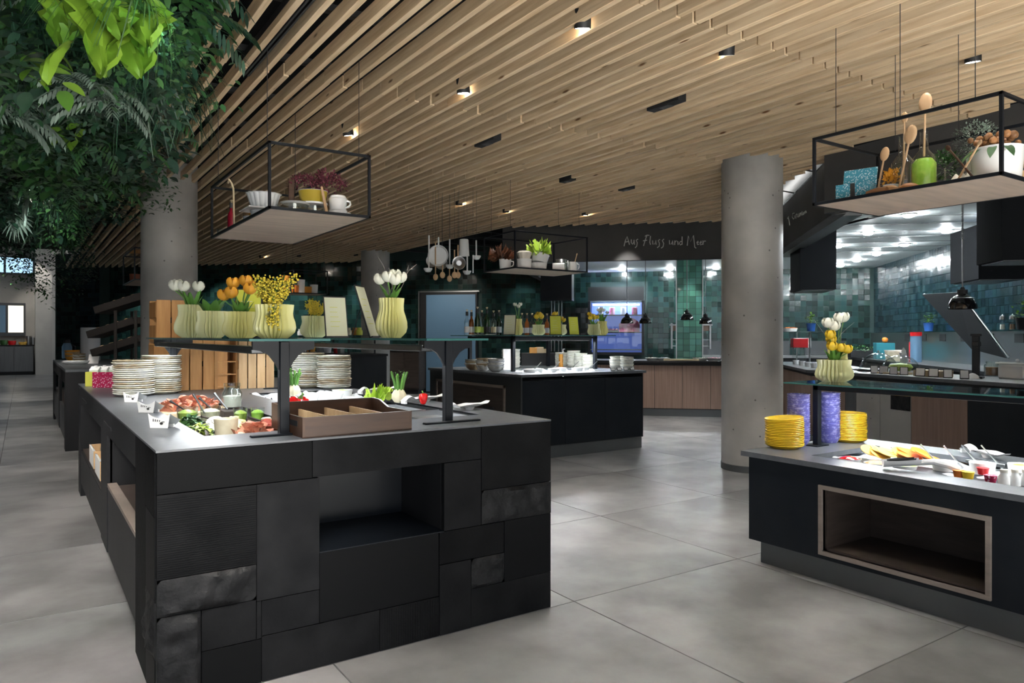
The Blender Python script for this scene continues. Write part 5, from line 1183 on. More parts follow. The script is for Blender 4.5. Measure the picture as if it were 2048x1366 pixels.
for n in range(4): tag(MB().lathe([(0, 0), (.06, 0), (.06, .15), (.05, .16), (0, .16)], 14).build('glass_canister', ['white', 'pink', 'white', 'magenta'][n], None, (*K(fc0 - .33 + .24 * n, 15.82), FZ0 + .02 + 2 * sh)), ['white canister on the top fridge shelf beside the vases', 'pink canister on the top fridge shelf', 'second white canister on the top fridge shelf behind the lamp', 'magenta canister on the top fridge shelf end'][n], 'canister')
# ceiling-hung screen box and kitchen back counters
q, p, z = gp(1115, 600, 14.0); t = thing('extractor_box', 'dark blue-black box hanging on steel rods behind the lettuce rack', 'extractor hood', (*K(q, p), 0), K45)
bx(-.30, .30, -.2, .2, 1.98, 2.69).build('box', 'blackpanel', t)
for a in (-.12, -.06, .02, .08): MB().tube([(a, 0, 1.0), (a, 0, 1.98)], .012, 8).build('steel_rod', 'steel', t)
kb = thing('back_kitchen_unit', 'long dark kitchen work unit in front of the green tiled wall', 'kitchen unit', (*K(1.75, 15.3), 0), K45)
bx(-1.2, 1.75, 0, .7, .86, .9).build('worktop', 'steel', kb); bx(-1.2, 1.75, .03, .7, 0, .86).build('body', 'laminate', kb)
for k in range(3): bx(-.9 + 1.1 * k, -.1 + 1.1 * k, .66, .7, .9, 1.2).build('splashback', 'dsteel', kb)
q, p, z = gp(1382, 660, 14.4); t = thing('steel_shelf', 'steel wall shelf with wooden board partly hidden by the light green pillar', 'shelf', (*K(q, p), 0), K45)
for s in (-.36, .36): bx(s - .015, s + .015, 0, .3, 1.05, 1.55).build('upright', 'steel', t)
bx(-.40, .40, 0, .3, 1.50, 1.53).build('top', 'steel', t); bx(-.38, .38, .02, .28, 1.40, 1.50).build('drawer', 'pinkwood', t)
for z in (1.10, 1.22): bx(-.36, .36, 0, .3, z, z + .012).build('rail', 'steel', t)
# sideboard on the back wall beside the far column
q0, _, _ = gp(779, 700, 15.5); q1, _, _ = gp(838, 700, 15.5)
t = thing('sideboard', 'dark brown panelled sideboard between the far column and the blue door', 'sideboard', (*K((q0 + q1) / 2, 15.5), 0), K45); hw = (q1 - q0) / 2
bx(-hw, hw, 0, .5, .1, .96).build('body', 'nichew', t); bx(-hw, hw, -.02, .5, .96, 1.0).build('top', 'laminate', t); bx(-hw + .03, hw - .03, .03, .5, 0, .1).build('plinth', 'black', t)
for k in (0, 1): bx(-hw + .02 + k * hw, -.01 + k * hw, -.015, 0, .14, .92, .002).build('door', 'nichew', t)
# ---- right-hand kitchen wall: hoods, splashback, shelf
def hoodbox(u, d, w, l, z0, z1, label, mat='blackceil'):
    k = ray(u); t = thing('extractor_hood', label, 'extractor hood', (k[0] * d, k[1] * d, 0), K45)
    bx(0, w, 0, l, z0, z1, .003).build('box', mat, t); bx(.03, w - .03, .03, l - .03, z0 - .01, z0).build('filter', 'dsteel', t); return t
hoodbox(1600, 9.6, .45, .7, 1.91, 2.7, 'black box hood hanging just beside the concrete column')
hoodbox(1957, 8.2, .5, .8, 1.94, 2.56, 'black box hood above the slanted splash plate')
hoodbox(2003, 6.3, .6, .5, 1.96, 2.7, 'black box hood hanging nearest the large heat lamp cord')
k = ray(1848); d = 9.6
pc = [(1848, 588, 9.7), (1948, 698, 8.9), (2018, 716, 8.3), (1920, 584, 9.0)]
V = []
for u, v, d in pc: r = ray(u); V.append(Vector((r[0] * d, r[1] * d, EYE - (v - HZ) / FPX * d)))
t = thing('splash_plate', 'slanted dark grey steel plate below the black hood', 'hood plate', tuple(V[1])); o_ = V[1]
nn = (V[1] - V[0]).cross(V[3] - V[0]).normalized() * .03
MB().add([v - o_ for v in V] + [v - o_ + nn for v in V], [(0,1,2,3),(7,6,5,4),(0,4,5,1),(1,5,6,2),(2,6,7,3),(3,7,4,0)]).build('plate', 'dsteel', t, smooth=False)
e = MB().tube([V[0] - o_, V[1] - o_], .012, 6); e.tube([V[3] - o_, V[2] - o_], .012, 6); e.build('edge_rail', 'steel', t)
q = 4.38; y0 = gq(1735, 700, q)[1]; y1 = gq(2048, 700, q)[1]
kr = thing('side_kitchen_unit', 'steel topped work unit along the blue-green tiled wall', 'kitchen unit', (*K(q, y1 - 1.0), 0), K45); LL = y0 - y1 + 1.3
bx(-.75, .0, 0, LL, .86, .9).build('worktop', 'dsteel', kr); bx(-.70, .0, 0, LL, 0, .86).build('body', 'laminate', kr)
bx(-.04, .0, 0, LL, .9, 1.36).build('splashback', 'steel', kr); bx(-.20, .0, 0, LL, 1.36, 1.375).build('glass_shelf', 'sglass', kr)
for n in range(6): bx(-.05, -.04, .9 + .8 * n, 1.13 + .8 * n, 1.22, 1.33).build('socket', 'black', kr)
def onW(u, off, z): k = ray(u); d = (4.38 - off) * math.sqrt(2) / (k[0] - k[1]); return (k[0] * d, k[1] * d, z)
def herb(loc, s, label, pot='bluepot', leaf='leafb', n=70, h=.16):
    t = thing('potted_herb', label, 'potted plant', loc, 0, None, s)
    MB().lathe([(0, 0), (.05, 0), (.065, .11), (.07, .115), (.06, .115), (.05, .1), (0, .1)], 18).build('pot', pot, t)
    f = MB()
    for k in range(n):
        a, r = U(0, 6.28), U(0, .09); f.leaf((r * math.cos(a), r * math.sin(a), .11 + U(0, h) * (1 - r * 4)), (U(-1, 1), U(-1, 1), U(.0, .8)), U(.03, .05), .028, .3, 3)
    f.build('foliage', leaf, t); return t
herb(onW(1857, .14, 1.376), 1.15, 'basil in a cobalt blue pot on the glass shelf of the blue tiled wall')
herb(onW(2046, .14, 1.376), 1.2, 'tall chives in a black pot on the glass shelf beside the salt shakers', 'black', 'leafb', 60, .22)
for n, u in enumerate((2005, 2025)):
    x, y, z = onW(u, .1, 1.376); t = thing('spice_mill', ['clear salt mill on the glass shelf', 'clear pepper mill on the glass shelf beside the chives'][n], 'mill', (x, y, z)); MB().lathe([(0, 0), (.035, 0), (.03, .08), (.035, .13), (0, .13)], 16).build('glass_body', 'glass', t); MB().lathe([(0, .005), (.028, .006), (.025, .07), (0, .07)], 12).build('filling', ['garlic', 'nut'][n], t); MB().lathe([(.034, .13), (.03, .17), (.012, .18), (0, .2)], 14).build('head', 'steel', t)
x, y, z = onW(1832, .45, .9); t = thing('cup_dispenser', 'tall blue-grey cup tube with a pink lid beside the splashback', 'dispenser', (x, y, z)); MB().lathe([(0, 0), (.08, 0), (.08, .42), (0, .42)], 20).build('tube', 'doorblue', t); MB().lathe([(.083, .40), (.083, .46), (0, .46)], 20).build('lid', 'red', t)
x, y, z = onW(1822, .5, .9); tag(MB().lathe([(0, 0), (.03, 0), (.03, .3), (.0, .34)], 14).build('red_bottle', 'red', None, (x, y, z)), 'slim red bottle beside the cup tube', 'bottle')
x, y, z = onW(1768, .45, .9); tag(bx(-.15, .15, -.1, .1, 0, .28, .004).build('teal_box', 'teal', None, (x, y, z), (0, 0, K45)), 'teal box behind the glass cloches', 'box')
x, y, z = onW(1790, .62, .9); t = thing('food_tub', 'pale yellow lidded tub in front of the teal box', 'tub', (x, y, z)); MB().lathe([(0, 0), (.13, 0), (.15, .16), (0, .16)], 22).build('tub', 'cream', t); MB().lathe([(.155, .155), (.155, .175), (0, .175)], 22).build('lid', 'garlic', t)
x, y, z = onW(1770, .42, 1.18); tag(MB().ball((0, 0, .05), .05, 12, 8).build('orange_fruit', 'orange', None, (x, y, z)), 'orange lying on top of the teal box', 'fruit')
x, y, z = onW(1735, .5, .9)
f = MB()
for k in range(150): f.leaf((U(-.3, .3), U(-.12, .12), U(.1, .2)), (U(-1, 1), U(-1, 1), U(.2, 1)), U(.04, .07), .035, .3, 3)
t = thing('herb_trough', 'black trough of green herbs in front of the kitchen splashback', 'herb trough', (x, y, z), K45); bx(-.32, .32, -.12, .12, 0, .13, .004).build('trough', 'black', t); f.build('foliage', 'leafm', t)
x, y = onC(2035, .62); t = thing('white_crock', 'white rectangular lidded crock on the grill counter', 'crock', (x, y, .9), math.atan2(CD.y, CD.x)); bx(-.13, .13, -.09, .09, 0, .135, .012).build('body', 'white', t); bx(-.145, .145, -.105, .105, .135, .155, .006).build('lid', 'white', t); MB().ball((0, 0, .17), .018, 10, 8).build('knob', 'white', t)
x, y = onC(1985, .85); t = thing('speckled_jar_group', 'speckled glass jar behind the black tong stand', 'jar', (x, y, .9)); t.name = 'spice_jar'; MB().lathe(jarprof, 18).build('glass_body', 'glass', t).scale = (1.6, 1.6, 1.4); MB().lathe([(0, .01), (.06, .01), (.06, .09), (0, .09)], 14).build('filling', 'nut', t)
# ---- pass shelf beside the column
x0, y0 = onC(1585, .1); 
q, p, z = gq(1606, 664, 2.25)
sh_ = thing('pass_shelf', 'glass pass shelf on steel posts beside the concrete column', 'shelf', (*K(q, p), .9), K45)
bx(-.2, .2, -.6, .6, z - .9 - .006, z - .9 + .006).build('glass_shelf', 'sglass', sh_); bx(-.202, -.2, -.6, .6, z - .9 - .005, z - .9 + .005).build('edge', 'eglass', sh_)
for a in (-.5, .5): MB().tube([(0, a, 0), (0, a, z - .906)], .012, 8).build('post', 'steel', sh_)
zz = z + .006
def onS(u): k = ray(u); d = 2.2 * math.sqrt(2) / (k[0] - k[1]); return k[0] * d, k[1] * d
x, y = onS(1580); glassbowl(x, y, zz, .12, .06, 'orange', 'white bowl heaped with orange fruit on the pass shelf', 'bowl', 1.1, 'fruit_bowl', 'white')
x, y = onS(1622); herb((x, y, zz), 1.0, 'basil in a small blue pot on the pass shelf beside the column')
x, y = onS(1595); t = thing('cup_tower', 'clear cup tower with a red block below the pass shelf', 'dispenser', (x - .1, y - .1, .9), K45); bx(-.09, .09, -.09, .09, 0, .22).build('base', 'glass', t); bx(-.11, .11, -.11, .11, .22, .36, .004).build('red_block', 'red', t); bx(-.13, .13, -.1, .11, .22, .37).build('white_back', 'white', t, (.03, .03, 0))
for n, u in enumerate((1592, 1604, 1616, 1628)):
    k = ray(u); d = 1.95 * math.sqrt(2) / (k[0] - k[1]); tag(MB().lathe([(0, 0), (.035, 0), (.045, .06), (.04, .06), (.03, .01), (0, .01)], 16).build('white_cup', 'white', None, (k[0] * d, k[1] * d, .9)), 'white cup in the row at the edge of the side counter', 'cup', 'white cups on the side counter')
# ================================================================ far counters, bread stand
i3 = thing('buffet_island', 'dark grey wood island with jars niche behind the first column, carrying bread trays', 'buffet counter', (.39, 9.6, 0))
bx(0, 1.75, 0, 4.1, .89, .92, .003).build('worktop', 'top', i3); bx(.0, 1.74, .0, .25, 0, .89).build('end_panel', 'laminate', i3); bx(.35, 1.74, .25, 4.1, .1, .89).build('carcass', 'laminate', i3)
bx(.0, .03, .25, 4.1, .76, .89).build('rail', 'laminate', i3); bx(0, .03, 1.6, 2.0, .1, .76).build('upright', 'laminate', i3); bx(0, .03, 3.8, 4.1, 0, .76).build('upright', 'laminate', i3); bx(0.005, .03, .25, 1.6, .1, .45).build('door', 'greywood', i3); bx(.005, .03, 2.0, 3.8, .1, .45).build('door', 'greywood', i3); bx(.03, .35, .25, 4.1, .42, .45).build('shelf', 'nichew', i3); bx(.06, .35, .25, 4.1, 0, .1).build('plinth', 'black', i3)
i4 = thing('buffet_island', 'high black island in front of the far column with small baskets on top', 'buffet counter', (4.79, 12.43, 0))
bx(0, .8, 0, 2.8, .93, .97, .003).build('worktop', 'laminate', i4); bx(.02, .78, .02, 2.78, .1, .93).build('body', 'blackpanel', i4); bx(.06, .74, .06, 2.7, 0, .1).build('plinth', 'dsteel', i4)
for k in range(3): bx(0.0, .02, .1 + .9 * k, .95 + .9 * k, .14, .9, .002).build('door', 'nichew', i4)
for n, (u, mm, r, lb) in enumerate(((606, 'white', .06, 'white bowl pile on the high black island'), (622, 'orangepaint', .07, 'orange bread basket on the high black island'), (640, 'steel', .06, 'steel bowl beside the orange basket'), (655, 'white', .06, 'white dish between steel bowls'), (672, 'red', .04, 'red jam pot near the island corner'), (682, 'steel', .055, 'steel cloche at the island corner'))):
    x, y = gx(u, 4.98); glassbowl(x, y, .97, r * 1.3, .10, ['garlic', 'bread', 'cream', 'garlic', 'red', 'cream'][n], lb, 'bowl', 1.0, 'far_bowl', mm)
shf = thing('bar_shelf', 'black framed shelf with honey jars above the high black island', 'shelf', (4.9, 12.6, .97))
for a, b in ((0, 0), (.5, 0), (0, 2.2), (.5, 2.2)): bx(a - .012, a + .012, b - .012, b + .012, 0, .33).build('post', 'frame', shf)
bx(-.1, .6, -.1, 2.4, .33, .345).build('glass_shelf', 'sglass', shf); bx(-.02, .02, 0, 2.2, .30, .33).build('rail', 'frame', shf)
for n, (u, mm, lb) in enumerate(((600, 'white', 'white stacked cups on the bar shelf'), (697, 'cream', 'small cream jar on the bar shelf'), (710, 'orangepaint', 'amber honey jar with a grey lid on the bar shelf'), (719, 'card_lime', 'lime card box on the bar shelf beside the far column'))):
    x, y = gx(u, 5.1); tag(MB().lathe([(0, 0), (.055, 0), (.06, .05), (.055, .09), (.04, .10), (.04, .14), (0, .14)], 16).build('honey_jar', mm, None, (x, y, 1.315)), lb, 'jar')
t = thing('bread_stand', 'black stand with three tilted trays of bread behind the first column', 'bread stand', (*[ray(255)[i] * 9.9 for i in (0, 1)], .92), VIEW)
TR = [((250, 610), 9.9), ((236, 658), 9.9), ((236, 694), 9.8)]
for n, ((u, v), d) in enumerate(TR):
    r = ray(u); lx = (r[0] * RX + r[1] * RY) * d - (ray(255)[0] * RX + ray(255)[1] * RY) * 9.9; z = EYE - (v - HZ) / FPX * d - .92
    tb = MB()
    for q in ((-.33, .33, -.19, .19, -.05, -.04), (-.33, .33, -.19, -.175, -.05, .045), (-.33, .33, .175, .19, -.05, .045), (-.33, -.315, -.175, .175, -.05, .045), (.315, .33, -.175, .175, -.05, .045)): tb.box(*q)
    tb.build('tray', 'bblack', t, (lx, 0, z + .02), (.0, -.30, .0), smooth=False)
    for k in range(7):
        a = -.22 + .115 * (k // 2) * 1.15; w = r
        p = Vector((lx + a * .95, -.085 + .17 * (k % 2), z + .045 + a * .30)); pw = Vector((ray(255)[0] * 9.9 + p.x * RX - p.y * -FX, ray(255)[1] * 9.9 + p.x * RY + p.y * FY, .92 + p.z))
        o = MB().ball((0, 0, 0), .06, 12, 8, (.85, 1.1, .75)).build('bread_roll', 'bread', None, tuple(pw), (0, -.3, VIEW + U(-.3, .3))); tag(o, ['crusty roll in the highest tilted black tray', 'crusty roll in the middle tilted black tray', 'crusty roll in the lowest tilted black tray'][n], 'bread', ['rolls in the highest tray', 'rolls in the middle tray', 'rolls in the lowest tray'][n])
for a in (-.05, .22):
    for b in (-.21, .21): bx(a - .015, a + .015, b - .012, b + .012, 0, .72).build('upright', 'bblack', t)
r = ray(181); d = 11.2; tag(MB().lathe([(0, 0), (.13, 0), (.135, .01), (.135, .5), (.13, .51), (0, .51)], 32).build('white_urn', 'grey_porc', None, (r[0] * d, r[1] * d, .92)), 'tall pale grey cylinder urn beside the bread trays', 'urn')
r = ray(134); d = 12.3; t = thing('coffee_flask', 'blue-steel coffee flask with black lid on the grey island', 'flask', (r[0] * d, r[1] * d, .92)); MB().lathe([(0, 0), (.07, 0), (.075, .02), (.075, .2), (.05, .26), (0, .26)], 20).build('body', 'doorblue', t); MB().lathe([(.05, .26), (.05, .31), (.03, .33), (0, .33)], 16).build('lid', 'black', t); MB().tube([(.07, 0, .06), (.12, 0, .08), (.12, 0, .2), (.06, 0, .24)], .012, 6).build('handle', 'black', t)
r = ray(145); d = 10.9; bowls(r[0] * d, r[1] * d, .92, 5, .105, .07, .024, ['orangepaint', 'bowlb'], 'orange-brown bowl in the stack on the grey island', 'orange-brown bowls')
r = ray(158); d = 10.4; bowls(r[0] * d, r[1] * d, .92, 5, .085, .05, .02, ['bowlb', 'bowl'], 'small patterned bowl in the stack beside the orange bowls', 'small patterned bowls')
r = ray(152); d = 9.75; stack(max(r[0] * d, .58), r[1] * d, .92, 2, .16, .014, 'white', 'large white platter at the end of the grey island', 'white platters on the grey island', 'platter', .03)
r = ray(186); d = 10.0; tag(bx(-.07, .07, -.004, .004, 0, .13).build('price_card', 'paper', None, (r[0] * d, r[1] * d, .92), (-.25, 0, VIEW)), 'white tent card leaning in front of the lowest bread tray', 'card')
fcab = thing('grey_cabinet_run', 'run of grey wooden cabinets below the far lit window', 'cabinet', (-3.55, 29.25, 0))
bx(0, 3.85, 0, .7, .97, 1.0).build('worktop', 'laminate', fcab); bx(.02, 3.83, .03, .7, .1, .97).build('body', 'greywood', fcab); bx(.02, 3.83, .08, .7, 0, .1).build('plinth', 'black', fcab)
for k in range(7): bx(.03 + .543 * k, .563 + .543 * k, 0, .03, .12, .95, .003).build('door', 'greywood', fcab)
for n, (u, mm, rr, h, lb) in enumerate(((8, 'leafm', .12, .16, 'green salad bowl on the far cabinets'), (24, 'red', .12, .14, 'red bowl on the far cabinets'), (36, 'glass', .10, .22, 'glass bowl on the far cabinets'), (46, 'melon', .13, .10, 'yellow platter on the far cabinets'), (57, 'steel', .10, .3, 'steel urn on the far cabinets'), (66, 'steel', .11, .26, 'steel pot on the far cabinets beside the pier'))):
    r = ray(u); d = 29.6 / r[1]; tag(MB().lathe([(0, 0), (rr * .8, 0), (rr, h * .7), (rr * .95, h), (0, h * .95)], 18).build('far_vessel', mm, None, (r[0] * d, 29.6, 1.0)), lb, 'vessel')
# ================================================================ hanging racks
def rack(x0, x1, y0, y1, zb, h, label, wires=2):
    t = thing('hanging_rack', label, 'hanging rack', (x0, y0, zb)); X, Y = x1 - x0, y1 - y0; b = .016
    for x in (0, X):
        for y in (0, Y): bx(x - b / 2, x + b / 2, y - b / 2, y + b / 2, 0, h, .001).build('upright', 'frame', t)
    for z in (0, h):
        for y in (0, Y): bx(-b / 2, X + b / 2, y - b / 2, y + b / 2, z - b / 2, z + b / 2, .001).build('rail', 'frame', t)
        for x in (0, X): bx(x - b / 2, x + b / 2, -b / 2, Y + b / 2, z - b / 2, z + b / 2, .001).build('rail', 'frame', t)
    bx(b / 2, X - b / 2, b / 2, Y - b / 2, -.007, .008).build('board', 'rackboard', t)
    for x in (.02, X - .02):
        for k in range(wires): y = .12 + (Y - .24) * k / (wires - 1); MB().tube([(x, y, h), (x, y, 3.06 - zb)], .0022, 5).build('wire', 'wire', t)
    return t
ZR = 2.05
def scl(uv): return gz(*uv, ZR)
# rack over the stone island
a = scl((536.4, 416)); c = scl((741.9, 432.8)); d_ = scl((583.8, 486.2))
R1 = (a[0], c[0], (a[1] + c[1]) / 2, d_[1]); H1 = .38
rack(*R1, ZR, H1, 'black framed hanging rack over the stone island with white pots and purple flowers')
TB = ZR + .008
def pot(x, y, z, r, h, mat, label, nm='enamel_pot', handles=0, cat='pot', lip=1.03, rim=None, rot=None, taper=.85):
    t = thing(nm, label, cat, (x, y, z), U(0, 3) if not handles else -.7)
    if rot: t.rotation_euler = rot
    MB().lathe([(0, 0), (r * taper, 0), (r * (taper + .04), .006), (r, h * .96), (r * lip, h), (r * .97, h), (r * (taper - .02), .01), (0, .008)], 30).build('body', mat, t)
    if rim: MB().lathe([(r * 1.0, h * .98), (r * 1.05, h * .99), (r * 1.05, h * 1.01), (r * 1.0, h * 1.01)], 30).build('rim', rim, t)
    for s in range(handles):
        sg = 1 if s == 0 else -1
        MB().tube([(sg * r * .95, 0, h * .8), (sg * r * 1.35, 0, h * .75), (sg * r * 1.4, 0, h * .5), (sg * r * 1.2, 0, h * .3), (sg * r * .88, 0, h * .25)], .007, 7).build('handle', mat, t)
    return t
def flowers(x, y, z, rx, rz, mat, label, n=160, nm='dried_flowers', s=.014):
    t = thing(nm, label, 'flowers', (x, y, z))
    for g in range(5):
        m = MB(); cx, cy = U(-.5, .5) * rx, U(-.5, .5) * rx
        for k in range(n // 5):
            d = Vector((U(-1, 1), U(-1, 1), U(-.1, 1))).normalized(); m.leaf((cx + d.x * rx * .45, cy + d.y * rx * .45, rz * (.35 + .5 * d.z)), (d.x + U(-.5, .5), d.y + U(-.5, .5), d.z + U(-.3, .5)), s * U(1.2, 2.4), s, .1, 2)
            m.ball((cx + d.x * rx * .4, cy + d.y * rx * .4, rz * (.35 + .45 * d.z)), s * .6, 5, 3)
        stuff(m.build('flower_head', mat, t))
    return t
def rk(u, f): # a point in rack 1: pixel column u at a fraction f of its depth
    y = R1[2] + f * (R1[3] - R1[2]); x = gy(u, y)[0]; return min(max(x, R1[0] + .05), R1[1] - .05), y
x, y = rk(512, .42); pot(x + .05, y, TB, .085, .075, 'white', 'white enamel bowl under the fluted cake mould in the first rack'); 
t = thing('cake_mould', 'white fluted bundt mould stacked in the first rack', 'cake mould', (x + .05, y, TB + .085)); MB().lathe([(.03, 0), (.07, 0), (.078, .01), (.105, .10), (.115, .105), (.1, .105), (.07, .012), (.03, .09), (.02, .09)], 64, (0, 0, 0), 16, .08).build('body', 'enamel', t); bx(-.13, .13, -.13, .13, -.008, 0, .003).build('plate', 'white', t)
x, y = rk(470, .86); bottle(R1[0] + .09, y, TB, 'oil', 'redbottle', 'dark red bottle at the far end of the first rack', 'dsteel', 'redbottle', .85)
x, y = rk(455, .97); pot(R1[0] + .08, R1[3] - .07, TB, .06, .05, 'glass', 'small clear glass dish at the rack corner', 'glass_dish', 0, 'dish')
t = thing('wooden_whisk', 'tall pale wooden stirring stick with a curled end in the first rack', 'utensil', (R1[0] + .06, rk(480, .72)[1], TB)); MB().tube([(0, 0, 0), (.0, .01, .20), (.0, .02, .30), (-.01, .03, .34), (-.02, .06, .37), (-.02, .09, .35)], .007, 7).build('stick', 'cutboard', t)
flowers(R1[0] + .14, rk(490, .62)[1], TB + .07, .10, .10, 'petal_o', 'orange dried flowers between the bottle and cake mould', 70); pot(R1[0] + .14, rk(490, .62)[1], TB, .055, .08, 'white', 'small white cup holding orange dried flowers')
x, y = rk(585, .30); pot(x, y, TB, .10, .10, 'glass', 'clear glass bowl at the rack front below the olive pot', 'glass_bowl', 0, 'bowl'); pot(x + .03, y + .02, TB + .11, .10, .012, 'white', 'white enamel lid lying on the clear glass bowl', 'enamel_cover', 0, 'cover')
x, y = rk(620, .30); pot(x + .02, y, TB, .095, .10, 'glass', 'ribbed clear glass bowl beneath the olive enamel pan', 'glass_bowl', 0, 'bowl'); pot(x + .02, y, TB + .13, .095, .075, 'yellowpot', 'olive-yellow enamel pan holding purple flowers', 'enamel_pan', 0, 'pan', 1.02, 'white'); flowers(x + .05, y, TB + .19, .26, .16, 'purple', 'dark purple dried flower heads above the olive pan', 260, s=.013)
tag(MB().lathe([(0, 0), (.098, 0), (.098, .012), (0, .012)], 24).build('tray_plate', 'enamel', None, (x + .02, y, TB + .115)), 'white enamel plate between glass bowl and olive pan', 'plate')
x, y = rk(684, .28); pot(x, y - .02, TB, .062, .085, 'white', 'white enamel mug with a handle at the rack front', 'enamel_mug', 1, 'mug'); pot(x, y - .02, TB + .088, .062, .075, 'white', 'white enamel mug stacked on top of the other mug', 'enamel_mug', 1, 'mug'); tag(MB().lathe([(0, .0), (.05, .02), (.06, 0)], 20).build('mug_cover', 'white', None, (x, y - .02, TB + .165)), 'white domed cover on the stacked mugs', 'cover')
x, y = rk(650, .34); pot(x, y - .03, TB, .045, .075, 'white', 'small white jug between glass bowl and mug', 'small_jug', 1, 'jug')
t = thing('wooden_spatula', 'brown wooden spatula leaning against the olive pan', 'utensil', (rk(655, .2)[0], rk(655, .2)[1], TB + .02)); MB().tube([(0, 0, .0), (-.03, .03, .20)], [.012, .008], 6).build('handle', 'spoonwood', t)
t = thing('wooden_paddle', 'flat brown wooden paddle standing behind the cake mould', 'utensil', (rk(583, .36)[0], rk(583, .36)[1], TB)); bx(-.02, .02, -.005, .005, .1, .30, .003).build('blade', 'traywood', t); bx(-.008, .008, -.005, .005, 0, .1).build('handle', 'traywood', t)
for n in range(3): x, y = rk(552 + 12 * n, .25); tag(MB().lathe([(0, 0), (.02, 0), (.024, .05), (.02, .05), (.017, .004), (0, .004)], 14, (0, 0, 0), 7, .1).build('glass_beaker', 'glass', None, (x, y, TB)), 'small ribbed glass beaker at the front of the first rack', 'glass', 'ribbed glass beakers')
# rack over the low counter
a = scl((1622.3, 407.5)); b = scl((2014.9, 349.5)); d_ = scl((1744, 431.6))
R2 = (a[0] + .03, d_[0], b[1] - 0, a[1]); H2 = .37
rack(R2[0], R2[1], R2[2], R2[3], ZR, H2, 'black framed hanging rack over the low counter with bottles, herbs and tin', 3)
def rr(u, f): x = R2[0] + f * (R2[1] - R2[0]); y = gx(u, x)[1]; return x, min(max(y, R2[2] + .04), R2[3] - .04)
x, y = rr(1712, .22)
t = thing('tin_box', 'open tin box with blue and white scale pattern in the second rack', 'tin', (x, y, TB), -PI / 2 + .25); 
for q in ((-.09, .09, -.06, -.055, 0, .09), (-.09, .09, .055, .06, 0, .09), (-.09, -.085, -.055, .055, 0, .09), (.085, .09, -.055, .055, 0, .09)): bx(*q).build('side', 'tin', t)
bx(-.09, .09, 0, .006, 0, .11, .002).build('lid', 'tin', t, (0, .06, .09), (-.25, 0, 0)); bx(-.012, .012, -.062, -.06, 0, .09).build('clasp', 'dsteel', t)
flowers(x + .07, y - .16, TB + .05, .07, .12, 'petal_o', 'orange chrysanthemum beside the patterned tin', 90, s=.012); pot(x + .07, y - .16, TB, .04, .07, 'white', 'small white cup under the orange chrysanthemum')
def wspoon(x, y, z, tilt, L, label, mat='spoonwood', r=.026, grp=None, rz=0.):
    t = thing('wooden_spoon', label, 'spoon', (x, y, z), rz, grp); t.rotation_euler = (*tilt, rz)
    MB().tube([(0, 0, 0), (0, 0, L)], [.006, .005], 7).build('handle', mat, t); MB().ball((0, 0, L + r * 1.1), r, 12, 8, (.28, 1, 1.5)).build('head', mat, t); return t
x, y = rr(1745, .3); wspoon(x, y - .02, TB, (.2, 0), .22, 'short wooden fork standing behind the tin'); x, y = rr(1795, .25); wspoon(x, y, TB, (.22, 0), .28, 'wooden spoon with a big bowl leaning towards the tin', r=.034)
BG = [(0, 0), (.062, 0), (.064, .01), (.064, .15), (.055, .19), (.022, .235), (.02, .33), (.023, .335), (.0, .335)]
def bigbottle(x, y, label, gm, fill=None):
    t = thing('carboy_bottle', label, 'bottle', (x, y, TB)); MB().lathe(BG, 26).build('glass_body', gm, t)
    if fill: MB().lathe([(0, .006), (.058, .008), (.058, .16), (.04, .185), (0, .19)], 22).build('filling', fill, t)
    return t
x, y = rr(1806, .38); bigbottle(x, y, 'clear long-necked glass bottle holding wooden spoons', 'glass'); wspoon(x, y, TB + .012, (.02, 0), .40, 'long wooden spoon standing in the clear bottle', r=.02); 
x, y = rr(1848, .38); bigbottle(x, y, 'clear bottle filled with bright green in the second rack', 'glass', 'greenbeans'); wspoon(x, y, TB + .2, (.0, .05), .25, 'large wooden spoon rising above the green bottle', r=.036)
x, y = rr(1785, .25); tag(MB().lathe([(0, 0), (.05, 0), (.055, .04), (.03, .055), (0, .055)], 18).build('bread_bun', 'bread', None, (x, y + .02, TB)), 'round brown bun beside the clear bottle', 'bread'); x, y = rr(1818, .22); tag(MB().lathe([(0, 0), (.045, 0), (.05, .03), (.03, .045), (0, .045)], 18).build('bread_bun', 'nut', None, (x, y, TB)), 'dark brown bun in front of the green bottle', 'bread')
x, y = rr(1745, .14); tag(MB().tube([(0, -.05, .02), (0, 0, .022), (0, .06, .018)], [.02, .024, .016], 8).build('ginger_root', 'nut', None, (x, y - .03, TB)), 'ginger root lying in front of the tin', 'vegetable')
def shrub(x, y, z, r, h, mat, label, n=420, s=.02, nm='potted_shrub', potm='white'):
    t = thing(nm, label, 'potted plant', (x, y, z)); MB().lathe([(0, 0), (.045, 0), (.055, .07), (.05, .07), (0, .06)], 18).build('pot', potm, t); f = MB()
    for k in range(n):
        d = Vector((U(-1, 1), U(-1, 1), U(-1, 1))); d = d.normalized() * U(.5, 1); f.leaf((d.x * r, d.y * r, .07 + h * .5 + d.z * h * .5), (d.x + U(-.5, .5), d.y + U(-.5, .5), d.z + U(0, .8)), s * U(.7, 1.3), s * .6, .2, 2)
    f.build('foliage', mat, t); MB().tube([(0, 0, .05), (0, 0, .07 + h * .5)], .006).build('stem', 'twig', t); return t
x, y = rr(1890, .62); shrub(x, y, TB, .09, .18, 'leafm', 'fresh green potted herb between the green bottle and garlic', 420); x, y = rr(1955, .72); shrub(x, y, TB + .12, .12, .20, 'leafg', 'fine-leaved thyme bush standing high behind the nut bowl', 650, .014); tag(pot(x, y, TB, .06, .11, 'white', 'white upturned pot under the thyme bush'), 'white upturned pot under the thyme bush', 'pot')
